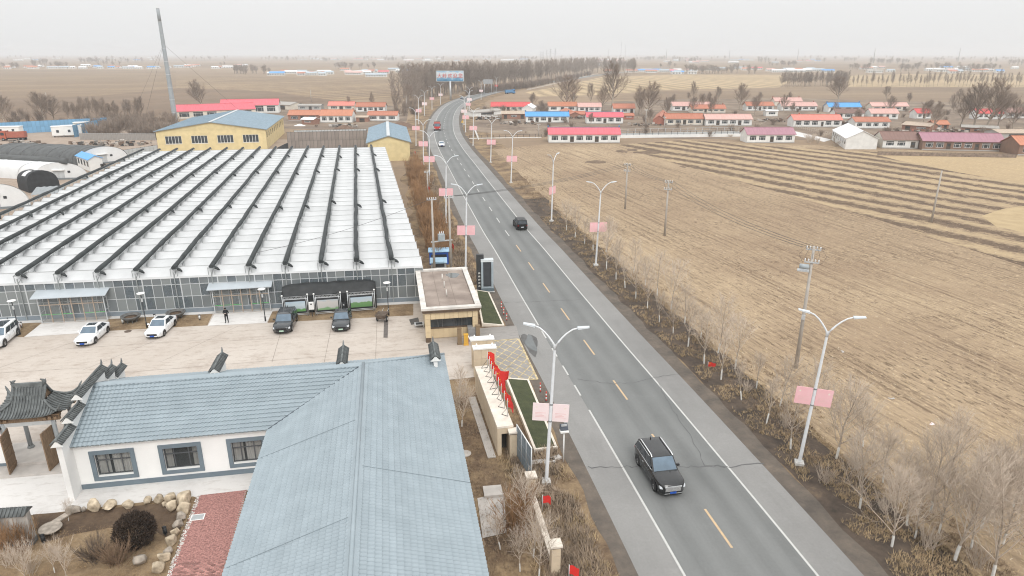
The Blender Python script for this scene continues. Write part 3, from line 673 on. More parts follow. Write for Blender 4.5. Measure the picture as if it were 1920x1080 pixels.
for k, y in enumerate((-7.6, -17.5)):
    b = MB(); b.bar(V(-EW, y, ZE + .065), V(-.3, y + .25, ZR + .05), .010, .03); b.build('sheet_joint', SEAM, hall)
for k, y in enumerate((-12.5,)):
    b = MB(); b.bar(V(EW, y, ZE + .075), V(.3, y - .2, ZR + .045), .010, .03); b.build('sheet_joint', SEAM, hall)
b = MB(); b.bar(V(XL, -FW, ZE + .03), V(XL, YR, ZR + .03), .16, .12); b.bar(V(XL, BW, ZE + .03), V(XL, YR, ZR + .03), .16, .12); b.build('verge_board', BLUER, hall)
# soffit closing the roof from below
b = MB(); z = ZE - .06
b.raw([V(XL, -FW, z), V(-EW, -FW, z), V(-EW, YS, z), V(EW, YS, z), V(EW, BW, z), V(XL, BW, z)], [(5, 4, 3, 2, 1, 0)]); b.build('soffit', WHITE, hall)
# walls
HALLW = mat('hall_white_wall', (0.80, 0.795, 0.78), 0.9, 0.05, 0.5)
def wall_openings(x0, x1, H, th, ops, y=0.0):
    b = MB(); xs = sorted({x0, x1, *[o[0] for o in ops], *[o[1] for o in ops]})
    for a, c in zip(xs, xs[1:]):
        m_ = (a + c) / 2; zz = 0.0
        for o in sorted((o for o in ops if o[0] < m_ < o[1]), key=lambda o: o[2]):
            if o[2] > zz + .001: b.box(a, c, y, y + th, zz, o[2])
            zz = o[3]
        if zz < H - .001: b.box(a, c, y, y + th, zz, H)
    return b
hw = [(-18.05, -15.25), (-13.75, -11.0), (-9.35, -6.75)]
wall_openings(-19.15, -6.1, ZE - .08, .3, [(a + .28, c - .28, .95, 2.62) for a, c in hw], -3.62).build('wall', HALLW, hall)
b = MB(); b.box(-19.15, -18.85, -3.31, 5.9, 0, ZE - .08); b.box(-18.84, 6.1, 5.6, 5.9, 0, ZE - .08); b.box(5.8, 6.1, YS + .4, 5.59, 0, ZE - .08)
b.box(-6.1, -5.8, YS + .4, -3.31, 0, ZE - .08); b.box(-5.79, 5.79, YS + .4, YS + .7, 0, ZE - .08); b.build('wall', HALLW, hall)
TRIM = mat('blue_grey_trim', (0.155, 0.195, 0.225), 0.8, 0.08, 1)
b = MB(); b.box(-19.2, -6.12, -3.66, -3.622, 0.05, .42); b.build('base_band', TRIM, hall)
CURT = mat('pale_curtain', (0.66, 0.65, 0.62), 0.9, 0.25, 2.2, stretch=(5, 5, 0.3)); WFR = mat('window_frame_dark', (0.09, 0.095, 0.1), 0.5)
for k, (a, c) in enumerate(hw):
    m_ = MB(); y0, y1 = -3.70, -3.60
    m_.box(a, c, y0, y1, 2.62, 2.9); m_.box(a, c, y0, y1, .62, .9); m_.box(a, a + .28, y0, y1, .9, 2.62); m_.box(c - .28, c, y0, y1, .9, 2.62)
    wd_ = m_.build('window', TRIM, hall)
    A, Bx = a + .3, c - .3; w = Bx - A
    m_ = MB(); m_.box(A, Bx, -3.66, -3.40, .90, .97); m_.build('sill', WHITE, wd_)
    m_ = MB()
    for x in (A, A + w * .28, A + w * .72, Bx): m_.box(x - .03, x + .03, -3.50, -3.44, .97, 2.6)
    m_.box(A, Bx, -3.495, -3.445, 2.05, 2.12); m_.box(A, Bx, -3.495, -3.445, .97, 1.03); m_.box(A, Bx, -3.495, -3.445, 2.54, 2.6); m_.build('frame', WFR, wd_)
    for (u0, u1), (z0, z1) in [((0, .28), (1.03, 2.05)), ((.28, .72), (1.03, 2.05)), ((.72, 1), (1.03, 2.05)), ((0, .28), (2.12, 2.54)), ((.28, .72), (2.12, 2.54)), ((.72, 1), (2.12, 2.54))]:
        m_ = MB(); m_.face([(A + w * u0, -3.47, z0), (A + w * u1, -3.47, z0), (A + w * u1, -3.47, z1), (A + w * u0, -3.47, z1)]); m_.build('pane', glass('hall_window_glass', (0.10, 0.115, 0.12), 0.35), wd_)
    m_ = MB()
    for (u0, u1) in ((0.0, .34), (.42, .95)) if k != 1 else ((0, .2), (.8, 1)):
        n = 22
        for i in range(n):
            xa = A + w * (u0 + (u1 - u0) * i / n); xb = A + w * (u0 + (u1 - u0) * (i + 1) / n); ya, yb = (-3.30, -3.25) if i % 2 else (-3.25, -3.30)
            m_.face([(xa, ya, .95), (xb, yb, .95), (xb, yb, 2.62), (xa, ya, 2.62)])
    m_.build('curtain', CURT, wd_)
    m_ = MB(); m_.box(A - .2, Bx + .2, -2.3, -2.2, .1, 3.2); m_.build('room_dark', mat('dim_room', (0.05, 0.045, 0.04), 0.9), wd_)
# stepped horse-head walls with little tiled caps
def cap_seg(t, name, x, y0, y1, z, w=.62):                  # tiled saddle running along local y
    m_ = MB(); m_.xprism([(y0, z), (y1, z), (y1, z + .05), (y0, z + .05)], x - w / 2, x + w / 2)
    for sg in (-1, 1): m_.raw([(x, y0, z + .36), (x, y1, z + .36), (x + sg * (w / 2 + .05), y1, z + .06), (x + sg * (w / 2 + .05), y0, z + .06)], [(0, 1, 2, 3) if sg < 0 else (3, 2, 1, 0)])
    o = m_.build(name, GREYTILE, t); n = max(3, int((y1 - y0) / .2))
    m_ = MB()
    for i in range(n + 1):
        y = y0 + (y1 - y0) * i / n
        for sg in (-1, 1): m_.tube([(x + sg * .03, y, z + .38), (x + sg * (w / 2 + .08), y, z + .08)], .045, 6)
    m_.build('tile_ribs', GREYTILE, o)
    m_ = MB(); m_.tube([(x, y0 - .12, z + .40), (x, y1 - .05, z + .40), (x, y1 + .08, z + .52), (x, y1 + .12, z + .78)], [.08, .08, .07, .03], 7); m_.build('ridge', GREYTILE, o)
    m_ = MB(); m_.raw([(x - w / 2 - .06, y0 - .06, z - .10), (x + w / 2 + .06, y0 - .06, z - .10), (x, y0 - .06, z + .34), (x - w / 2 - .06, y0 + .02, z - .10), (x + w / 2 + .06, y0 + .02, z - .10), (x, y0 + .02, z + .34)], [(0, 1, 2), (5, 4, 3), (0, 3, 4, 1), (1, 4, 5, 2), (2, 5, 3, 0)]); m_.build('end_gable', WHITE, o)
    return o
XG = XL - .1
steps = [(-4.85, -2.95, 4.35), (-2.95, -1.1, 5.0), (-1.1, 3.1, 5.75), (3.1, 4.75, 5.0), (4.75, 6.5, 4.3)]
for y0, y1, z in steps:
    m_ = MB(); m_.box(XG - .17, XG + .17, y0, y1, 0, z); m_.build('gable_wall', HALLW, hall)
    cap_seg(hall, 'wall_cap', XG, y0 - .2 if y0 < -1 else y0, y1 + (.0 if y1 < 0 else .15), z)
for x, y0, y1, z in ((-11.1, 2.5, 5.2, 5.2), (-1.7, 2.1, 4.9, 5.2), (5.6, 3.3, 6.0, 4.5)):
    m_ = MB(); m_.box(x - .15, x + .15, y0, y1, ZE - .5, z); m_.build('fire_wall', HALLW, hall); cap_seg(hall, 'wall_cap', x, y0 - .1, y1 + .1, z, .7)
# ------------------------------------------------------------------ timber gate with curved tiled roof
gc = at(55, 724, 5.75); GT = Vector((gc.x, gc.y, 0))
gate = thing('courtyard_gate', GT, R(9.5), 'timber courtyard gate with upswept grey tiled roof and open plank doors', 'gate')
EX, EY, RX, ZT, ZB = 2.45, 1.7, .95, 5.75, 4.1
def lim(s): return RX + .12 if s < .38 else RX + .12 + (EX - RX - .12) * ((s - .38) / .62) ** 1.1
def rz_(s, k): return ZB + (ZT - ZB) * (1 - s) ** 1.7 + .62 * (abs(k) ** 4) * s ** 3
def fpt(s, x, sg): k = x / max(lim(s), .01) * (lim(s) / EX); return Vector((x, sg * EY * s, rz_(s, k)))
def spt(s, t, sg): return Vector((sg * lim(s), EY * s * t, rz_(s, 1.0 * (lim(s) / EX)) - (0.62 * ((lim(s) / EX) ** 4) * s ** 3) * (1 - abs(t) ** 4)))
for sg in (-1, 1):
    m_ = MB(); m_.grid(lambda a, c: fpt(a, (2 * c - 1) * lim(a), sg), 10, 20); m_.build('roof_slope', GREYTILE, gate)
    m_ = MB(); m_.grid(lambda a, c: spt(.38 + .62 * a, 2 * c - 1, sg), 8, 14); m_.build('roof_side', GREYTILE, gate)
    for i in range(25):
        x = -EX * .97 + 2 * EX * .97 * i / 24
        ss = [k / 14 for k in range(15) if lim(k / 14) >= abs(x) - .01]
        if len(ss) > 1:
            m_ = MB(); m_.tube([fpt(s_, x, sg) + Vector((0, 0, .05)) for s_ in ss], .055, 6); m_.build('tile_rib', GREYTILE, gate)
    for i in range(13):
        y = -EY * .94 + 2 * EY * .94 * i / 12
        ss = [.38 + .62 * k / 10 for k in range(11) if EY * (.38 + .62 * k / 10) >= abs(y) - .01]
        if len(ss) > 1:
            m_ = MB(); m_.tube([spt(s_, y / (EY * s_), sg) + Vector((0, 0, .05)) for s_ in ss], .055, 6); m_.build('tile_rib', GREYTILE, gate)
    for s2 in (-1, 1):
        m_ = MB(); m_.tube([fpt(.38 + .62 * k / 8, sg * lim(.38 + .62 * k / 8), s2) + Vector((0, 0, .1)) for k in range(9)] + [Vector((sg * (EX + .12), s2 * (EY + .1), rz_(1, 1) + .35))], [.085] * 9 + [.03], 7); m_.build('hip_ridge', GREYTILE, gate)
        m_ = MB(); m_.tube([fpt(.38 * k / 4, sg * (RX + .1), s2) + Vector((0, 0, .1)) for k in range(5)], .085, 7); m_.build('descending_ridge', GREYTILE, gate)
    m_ = MB(); m_.face([(sg * RX, -EY * .38, rz_(.38, 0)), (sg * RX, EY * .38, rz_(.38, 0)), (sg * RX, 0, ZT)]); m_.build('gable_board', WOODB, gate)
    m_ = MB(); m_.tube([(sg * RX, 0, ZT), (sg * (RX + .08), 0, ZT + .3), (sg * (RX + .02), 0, ZT + .42), (sg * (RX - .16), 0, ZT + .5)], [.13, .14, .1, .04], 7); m_.tube([(sg * (RX + .05), 0, ZT + .2), (sg * (RX + .2), 0, ZT + .5)], [.09, .03], 6); m_.build('ridge_finial', GREYTILE, gate)
m_ = MB(); m_.bar((-RX, 0, ZT + .12), (RX, 0, ZT + .12), .18, .3); m_.build('main_ridge', GREYTILE, gate)
m_ = MB(); m_.box(-2.2, 2.2, -1.45, 1.45, ZB - .02, ZB + .04); m_.build('soffit', WOODB, gate)
for y in (-1.2, 1.2):
    m_ = MB(); m_.box(-2.1, 2.1, y - .12, y + .12, 3.62, 4.05); m_.build('beam', WOODB, gate)
    m_ = MB(); m_.box(-1.75, 1.75, y - .08, y + .08, 3.3, 3.6); m_.build('lintel', mat('pale_lintel', (.45, .46, .46), .8), gate)
    for x in (-1.6, 1.6):
        m_ = MB(); m_.lathe([(.15, .35), (.14, 3.6)], 12, (x, y, 0)); m_.build('post', mat('grey_painted_post', (.30, .32, .33), .7), gate)
        m_ = MB(); m_.lathe([(.24, .1), (.24, .25), (.18, .4)], 12, (x, y, 0)); m_.build('post_base', mat('stone_base', (.22, .23, .23), .8), gate)
        for q in (-.5, .0, .5):
            m_ = MB(); m_.box(x - .09 + q * .7, x + .09 + q * .7, y - .35, y + .35, 3.8, 4.02 - abs(q) * .1); m_.build('bracket', WOODB, gate)
for sx in (-1, 1):                                          # open plank doors, hinged at the front posts
    a = Vector((sx * 1.42, -1.2, 0)); dv = Vector((-sx * .12, -1, 0)).normalized() * 1.3
    m_ = MB(); n_ = Vector((-dv.y, dv.x, 0)).normalized() * .04
    m_.hexa([a - n_ + V(0, 0, .25), a + n_ + V(0, 0, .25), a + dv + n_ + V(0, 0, .25), a + dv - n_ + V(0, 0, .25), a - n_ + V(0, 0, 3.2), a + n_ + V(0, 0, 3.2), a + dv + n_ + V(0, 0, 3.2), a + dv - n_ + V(0, 0, 3.2)])
    do = m_.build('door', WOODB, gate)
    for z in (.6, 1.3, 2.0, 2.7):
        m_ = MB(); m_.bar(a + dv * .05 + V(0, 0, z) - n_ * 1.6 * sx, a + dv * .95 + V(0, 0, z) - n_ * 1.6 * sx, .05, .1); m_.build('batten', WOODB, do)
m_ = MB(); m_.box(-3.2, 2.5, -2.6, 2.0, 0.05, .2); m_.build('platform', CONC, gate)
m_ = MB(); m_.box(-1.45, 1.45, -1.3, -1.1, .2, .36); m_.build('threshold', CONC, gate)
def white_wall(p0, p1, h, label, z_cap=True, th=.3):
    t = thing('tiled_wall', p0, ang(p0, p1), label, 'wall'); w = (Vector(p1) - Vector(p0)).length
    m_ = MB(); m_.box(0, w, -th / 2, th / 2, 0, h); m_.build('wall', HALLW, t)
    m_ = MB(); m_.box(0, w, -th / 2 - .03, th / 2 + .03, 0.03, .42); m_.build('base_band', TRIM, t)
    m_ = MB(); m_.xprism([(-.42, h - .02), (.42, h - .02), (0, h + .32)], 0, w); c_ = m_.build('wall_cap', GREYTILE, t)
    m_ = MB(); n = int(w / .22)
    for i in range(n + 1):
        for sg in (-1, 1): m_.tube([(w * i / max(n, 1), sg * .02, h + .34), (w * i / max(n, 1), sg * .46, h + .01)], .05, 6)
    m_.build('tile_ribs', GREYTILE, c_)
    return t
gd = Vector((math.cos(R(9.5)), math.sin(R(9.5)), 0)); gn = Vector((-gd.y, gd.x, 0))
white_wall(GT + gd * 2.0 - gn * .5, GT + gd * 3.6 - gn * .3, 2.7, 'short white wall with grey tile cap between the timber gate and the hall')
white_wall(GT - gd * 9 - gn * 1.1, GT - gd * 1.95 - gn * 1.0, 3.0, 'white courtyard wall with blue-grey base left of the timber gate')
# stone lion posts by the gate, seen through the opening
def drum(p, label):
    t = thing('drum_stone', p, 0, label, 'stone'); m_ = MB(); m_.box(-.25, .25, -.4, .4, .05, .35); m_.build('base', CONC, t)
    m_ = MB(); m_.lathe([(.1, -.12), (.33, -.1), (.36, 0), (.33, .1), (.1, .12)], 14)
    m_.v = [(z, x, y + .7) for x, y, z in m_.v]; m_.build('drum', GREYTILE, t)
drum(GT + gd * -.9 + gn * 2.0, 'carved grey drum stone seen through the gate opening')

# small tile-capped screen wall in the lower left corner
sw = white_wall(at(-95, 1030), at(68, 1018), 2.25, 'low grey tile-capped garden screen wall at lower left corner', th=.4)
for o in sw.children:
    if o.name.startswith('wall') and 'cap' not in o.name: o.data.materials[0] = mat('stained_shaded_plaster', (.40, .375, .345), .95, .3, 1.6, stretch=(1, 1, .35))  # grey tone holds both grime and shade painted into the plaster colour

# ------------------------------------------------------------------ gatehouse
ga = at(799, 643); GA = R(10.2); gb = ga + Vector((math.cos(GA), math.sin(GA), 0)) * 5.35
ghz = thing('gatehouse', ga, GA, 'flat-roofed gatehouse clad in beige panels with long dark window', 'building')
W_, D_, H_ = (gb - ga).length, 12.7, 3.55
ROOFF = mat('gatehouse_roof_felt', (0.255, 0.205, 0.175), 0.9, 0.18, 0.5, col2=(.30, .25, .215)); PARA = mat('parapet_white', (0.60, 0.57, 0.53), .8, .2, 1.2)
PANEL = mat('beige_cladding', (0.60, 0.48, 0.31), .6, .06, .7, rnd=.06)
y0 = .95                                                    # recessed window wall under the roof
m_ = MB(); m_.box(.1, W_ - .1, y0, D_, .05, 3.3); m_.build('wall', PANEL, ghz)
m_ = MB(); m_.box(-.25, W_ + .25, -.3, D_ + .25, 3.3, 3.5); m_.build('roof_slab', BROWN, ghz)
m_ = MB(); m_.box(-.33, W_ + .33, -.36, D_ + .33, 3.5, 3.62); m_.build('roof_edge', BROWN, ghz)
m_ = MB(); m_.box(.25, W_ - .25, .2, D_ - .25, 3.622, 3.66); m_.build('roof_deck', ROOFF, ghz)
for x0, x1, ya, yb in ((-.36, .2, -.38, D_ + .36), (W_ - .2, W_ + .36, -.38, D_ + .36), (.2, W_ - .2, -.38, .18), (.2, W_ - .2, D_ - .2, D_ + .36)):
    m_ = MB(); m_.box(x0, x1, ya, yb, 3.625, 3.85); m_.build('parapet', PARA, ghz)
for i in range(9):                                          # fascia panels
    m_ = MB(); a = .55 + (W_ - 1.1) * i / 9; m_.box(a + .012, a + (W_ - 1.1) / 9 - .012, -.06, .02, 2.55, 3.29); m_.build('cladding_panel', PANEL, ghz)
for x in (0, W_ - .52):
    for j, (z0, z1) in enumerate(((.55, 1.2), (1.2, 1.9), (1.9, 2.6), (2.6, 3.29))):
        m_ = MB(); m_.box(x, x + .52, -.07, .5, z0 + .01, z1 - .01); m_.build('cladding_panel', PANEL, ghz)
    m_ = MB(); m_.box(x - .01, x + .53, -.08, .5, .04, .54); m_.build('post_base', BROWN, ghz)
m_ = MB(); m_.box(.53, W_ - .53, .021, .4, 2.56, 3.29); m_.build('fascia_core', PANEL, ghz)
for i in range(9):
    m_ = MB(); a = .35 + (W_ - .7) * i / 9; m_.box(a + .012, a + (W_ - .7) / 9 - .012, y0 - .06, y0 - .001, .12, 1.15); m_.build('cladding_panel', PANEL, ghz)
m_ = MB(); m_.box(.3, W_ - .3, y0 - .12, y0 - .001, 1.15, 1.3); m_.build('sill', BROWN, ghz)
m_ = MB(); m_.box(.3, W_ - .3, y0 - .05, y0 - .001, 1.3, 2.9); m_.build('window', PANE, ghz)
for x in (.35, 1.35, 1.8, 3.0, 3.2, 3.8, 4.35, 4.9):
    if x < W_ - .3: m_ = MB(); m_.box(x - .05, x + .05, y0 - .09, y0 - .051, 1.3, 2.9); m_.build('window_mullion', WFR, ghz)
for y in (3.5, 6.3, 9):
    m_ = MB(); m_.lathe([(.07, 0), (.07, .75)], 10, (W_ * .47, y, 3.66)); m_.build('vent_pipe', PARA, ghz)
pts = [((W_ * .72 + .75 * math.cos(a) * (1 + .2 * math.sin(3 * a))), 10.6 + .95 * math.sin(a), 3.665) for a in [2 * math.pi * i / 22 for i in range(22)]]
m_ = MB(); m_.face(pts); m_.build('rain_puddle', PUD, ghz)
for x in (1.6, 3.3): m_ = MB(); m_.box(x - .02, x + .02, .3, D_ - .3, 3.661, 3.672); m_.build('felt_seam', mat('felt_seam', (.2, .16, .135), .9), ghz)
# black door mats and metal stand at the side, litter bin
t = thing('metal_step_stand', at(786, 612), GA, 'small grey metal step with black mat beside the gatehouse', 'step'); m_ = MB(); m_.box(-.5, .5, -.5, .4, .3, .36); m_.build('tread', STEEL, t)
for x in (-.45, .45):
    for y in (-.45, .35): m_ = MB(); m_.box(x - .03, x + .03, y - .03, y + .03, .05, .3); m_.build('leg', STEEL, t)
m_ = MB(); m_.box(-.35, .35, -.35, .25, .361, .38); m_.build('mat', DARK, t)
o = sheet('mat', [tuple(at(*p).xy) for p in [(767, 600), (784, 596), (787, 607), (771, 610)]], 0.06, mat('rubber_mat', (.10, .095, .09), .9)); del o['kind']; tag(o, 'flat black rubber mat on the yard beside the gatehouse', 'mat')

# barrier: two bronze posts, yellow box and lowered white arm; red notice
def post_box(name, p, rz, w, d, h, m, label, cat, cap=None):
    t = thing(name, p, rz, label, cat); b = MB(); b.box(-w / 2, w / 2, -d / 2, d / 2, .04, h); b.build('body', m, t)
    b = MB(); b.box(-w / 2 - .03, w / 2 + .03, -d / 2 - .03, d / 2 + .03, h, h + .06); b.build('cap', cap or m, t)
    b = MB(); b.box(-w / 2 - .05, w / 2 + .05, -d / 2 - .05, d / 2 + .05, .035, .10); b.build('foot', m, t); return t
TAN = mat('bronze_panel', (0.22, 0.16, 0.10), .5, .1, 2)
post_box('access_terminal', at(862, 646), GA, .42, .3, 1.75, TAN, 'bronze access terminal post left of the yellow barrier box', 'terminal')
post_box('access_terminal', at(896, 640), GA, .42, .3, 1.75, TAN, 'bronze access terminal post right of the yellow barrier box', 'terminal')
yb_ = post_box('barrier_box', at(874, 647), GA, .42, .36, 1.15, mat('barrier_yellow', (0.62, 0.36, 0.06), .5, .05, 2), 'yellow parking barrier box with slanting white arm', 'barrier')
m_ = MB(); m_.bar((.2, -.1, 1.05), (.75, -.75, .12), .09, .07); m_.build('arm', WHITE, yb_)
m_ = MB(); m_.box(.215, .24, -.12, .12, .2, .9); m_.build('red_stripe', mat('red_panel', (.5, .04, .03), .5), yb_)
tp = post_box('turnstile', at(886, 637), GA, .9, .9, 1.4, mat('turnstile_grey', (.28, .28, .28), .5), 'grey turnstile cage in front of the gatehouse window', 'turnstile')

# ------------------------------------------------------------------ dark sign pillar
sp = at(913, 546); st = thing('sign_pillar', sp, R(6), 'tall dark grey sign pillar with pale blue frame beside the road', 'sign')
m_ = MB(); m_.box(-1.25, -.35, -.1, .45, .05, 4.75); m_.build('slab', mat('sign_charcoal', (.045, .047, .05), .5), st)
m_ = MB(); m_.box(-.75, .85, -.42, .42, .05, .5); m_.build('plinth', mat('sign_blue_dark', (.10, .13, .15), .5), st)
FRB = mat('sign_frame_blue', (.33, .39, .43), .45)
m_ = MB(); m_.box(-.7, -.45, -.38, .38, .5, 3.9); m_.build('frame', FRB, st)
m_ = MB(); m_.box(.55, .8, -.38, .38, .5, 3.9); m_.build('frame', FRB, st)
m_ = MB(); m_.box(-.72, .82, -.39, .39, 3.9, 4.2); m_.build('frame', mat('sign_top_pale', (.58, .62, .64), .5), st)
m_ = MB(); m_.box(-.44, .54, -.25, .25, .7, 3.9); m_.build('panel', mat('sign_panel_dark', (.055, .06, .068), .35), st)
m_ = MB(); m_.box(-.44, .54, -.33, .33, .5, .7); m_.build('frame', FRB, st)
for k in range(5):
    z = 2.3 - k * .42; m_ = MB()
    for (x0, x1, za, zb) in ((-1.02, -.98, 0, .2), (-1.05, -.80, .08, .12), (-.88, -.84, 0, .2), (-1.03, -.82, .18, .21)): m_.box(x0, x1, -.125, -.101, z + za, z + zb)
    m_.build('character', WHITE, st)
sheet('plinth_slab', [tuple(at(*p).xy) for p in [(896, 544), (925, 544), (928, 549), (899, 549)]], 0.09, PALE)

# ------------------------------------------------------------------ turf beds with beige kerbs
TURF = NG('dark_turf'); n1 = TURF.noise(1.3, 6, rough=.7); n2 = TURF.noise(8, 5, rough=.8)
c = TURF.ramp(n1, [(.35, (.055, .065, .036)), (.65, (.085, .095, .050))]); c = TURF.mix(TURF.math('MULTIPLY', TURF.val(n2, .5, .75), .4), c, (.13, .115, .075))
TURFM = TURF.end(c, n2, 1.0, .08)
def bed(px, label, h0=.55):
    P = [at(*p) for p in px]; t = thing('turf_bed', P[0], 0, label, 'planting bed'); Q = [p - P[0] for p in P]
    # P order: back-left, back-right, front-right, front-left; the ground falls away towards the right
    hs = [h0, .12, .12, h0]
    m_ = MB(); m_.face([(q.x, q.y, h - .03) for q, h in zip(Q, hs)]); m_.build('turf', TURFM, t)
    for k in range(4):
        a, c = Q[k], Q[(k + 1) % 4]; d = (c - a).normalized(); n = Vector((-d.y, d.x, 0)) * .09
        m_ = MB(); a2, c2 = a - d * .09, c + d * .09
        m_.hexa([a2 - n, c2 - n, c2 + n, a2 + n] + [p + Vector((0, 0, z)) for p, z in ((a2 - n, hs[k]), (c2 - n, hs[(k + 1) % 4]), (c2 + n, hs[(k + 1) % 4]), (a2 + n, hs[k]))])
        m_.build('kerb', BEIGE2, t)
    return t
bed([(893, 549), (916, 549), (944, 611), (905, 612)], 'dark green turf bed with stone kerb beside the gatehouse', .4)
bed([(950, 716), (990, 714), (1043, 840), (1003, 850)], 'long dark green turf bed behind the row of red flags', .4)

# ------------------------------------------------------------------ flag wall
fa = Vector((-2.1, 53.3, 0)); fb = Vector((.05, 43.3, 0)); FWL = (fb - fa).length; FR = ang(fb, fa)
fl = thing('stone_boundary_wall', fb, FR, 'hollow beige stone boundary wall with dark doorway below the red flags', 'wall')   # local x runs north along it
FH = 2.45
m_ = MB(); m_.box(1.2, FWL, .0, .25, 0, FH - .16); m_.box(1.2, FWL, .85, 1.1, 0, FH - .16); m_.box(0, 1.2, .85, 1.1, 0, FH - .16); m_.box(0, 1.2, 0, .25, 0, FH - .16); m_.build('wall', BEIGE, fl)
m_ = MB(); m_.box(0, .25, .25, .27, 0, FH - .16); m_.box(0, .25, .83, .85, 0, FH - .16); m_.box(0, .25, .27, .83, 1.8, FH - .16); m_.build('end_wall', BEIGE, fl)
m_ = MB(); m_.box(-.04, FWL, -.05, 1.15, FH - .155, FH); m_.build('coping', BEIGE2, fl)
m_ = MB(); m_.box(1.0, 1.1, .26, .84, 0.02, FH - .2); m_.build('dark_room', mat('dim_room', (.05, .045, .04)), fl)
for i in range(9):
    for sgn_y in (1.102,):
        a = FWL * i / 9
        for z0, z1 in ((.05, 1.15), (1.15, FH - .2)):
            m_ = MB(); m_.box(a + .02, a + FWL / 9 - .02, sgn_y, sgn_y + .03, z0 + .02, z1 - .02); m_.build('stone_panel', BEIGE, fl)
m_ = MB(); m_.box(-.2, FWL - 1, 1.3, 1.9, 0.02, .09); m_.build('paving_strip', CONC, fl)
# stepped entrance piers at its north end
def pier(pa, pb, h, d, label):
    pa, pb = Vector((*pa, 0)), Vector((*pb, 0)); t = thing('entrance_pier', pa, ang(pa, pb), label, 'pier'); w = (pb - pa).length
    m_ = MB(); m_.box(.03, w - .03, .03, d - .03, 0, h); m_.build('core', BEIGE, t)
    n = 3; k = max(1, round(h / .95))
    for i in range(n):
        for j in range(k):
            m_ = MB(); m_.box(w * i / n + .012, w * (i + 1) / n - .012, 0, .029, h * j / k + .012, h * (j + 1) / k - .012); m_.build('stone_panel', BEIGE, t)
    m_ = MB(); m_.box(-.06, w + .06, -.06, d + .06, h + .001, h + .14); m_.build('coping', WHITE, t)
    for x in (.3, w - .3): m_ = MB(); m_.lathe([(.14, 0), (.11, .16), (.02, .34)], 8, (x, d * .5, h + .14)); m_.build('light', WHITE, t)
    return t
pier((-3.45, 55.8), (-1.45, 56.15), 2.75, .7, 'lower beige stone entrance pier nearest the flags')
pier((-3.75, 57.8), (-1.7, 58.15), 2.75, .7, 'rear beige stone entrance pier beside the yellow box marking')
# red flags on triangular steel brackets along the wall top
RED = mat('flag_red', (0.62, 0.035, 0.03), .7, .1, 1.5, rnd=.12); YEL = mat('flag_yellow', (.75, .5, .05), .7)
fdir = (fa - fb).normalized(); fnr = Vector((fdir.y, -fdir.x, 0))
def flag(p, h, fw, fh, rz, label, group, cat='flag', bracket=False, droop=.25, star=True, lean=0.0):
    t = thing('red_flag', p, rz, label, cat, group)
    m_ = MB(); m_.tube([(0, 0, 0), (lean, 0, h)], .025, 6); m_.build('pole', STEEL, t)
    rr = random.Random(label)
    ph = rr.uniform(0, 6); dr = droop * rr.uniform(.6, 1.5)
    m_ = MB()
    def fn(a, c):
        x = lean + fw * a * (1 - .3 * dr); return (x, .16 * fw * math.sin(5 * a + ph + c) * a, h - .05 - fh * c - dr * fw * a * a + .05 * math.sin(7 * a + ph) * a)
    m_.grid(fn, 10, 7); c_ = m_.build('cloth', RED, t)
    if star:
        m_ = MB()
        for (a, c, r) in ((.14, .22, .09), (.27, .10, .035), (.32, .2, .035), (.32, .32, .035), (.27, .42, .035)):
            q = Vector(fn(a, c)) ; pts = []
            for i in range(10):
                an = math.pi / 2 + i * math.pi / 5; r_ = r * fw * (1 if i % 2 == 0 else .4); pts.append((q.x + r_ * math.cos(an), q.y - .02, q.z + r_ * math.sin(an)))
            m_.face(pts); m_.face([(x, y + .04, z) for x, y, z in reversed(pts)])
        m_.build('stars', YEL, c_)
    if bracket:
        m_ = MB(); m_.bar((0, 0, 0), (0, 0, h * .6), .03); m_.bar((0, 0, .02), (-.55, 0, .02), .03); m_.bar((-.55, 0, .02), (0, 0, h * .5), .025); m_.build('bracket', DARK, t)
    return t
fpx = ['farthest', 'second', 'third', 'fourth', 'fifth', 'sixth', 'seventh', 'eighth', 'nearest']
for k in range(9):
    t_ = [.955, .86, .765, .67, .575, .47, .36, .245, .125][k]
    p = fb + fdir * (FWL * t_) + fnr * .02 - fnr * .12; p.z = FH
    big = k == 4
    flag(p, 1.5, 1.1 if big else .66, .8 if big else .66, ang((0, 0), fnr) + R([5, -35, -30, -20, 12, -5, -60, -40, -45][k]), ('large spread red flag, %s from the far end of the wall' if big else 'red flag on wall bracket, %s from the far end') % fpx[k] if 0 < k < 8 else 'red flag on wall bracket, %s of the nine' % fpx[k], 'red flags along the boundary wall', bracket=True, droop=.1 if big else .4)

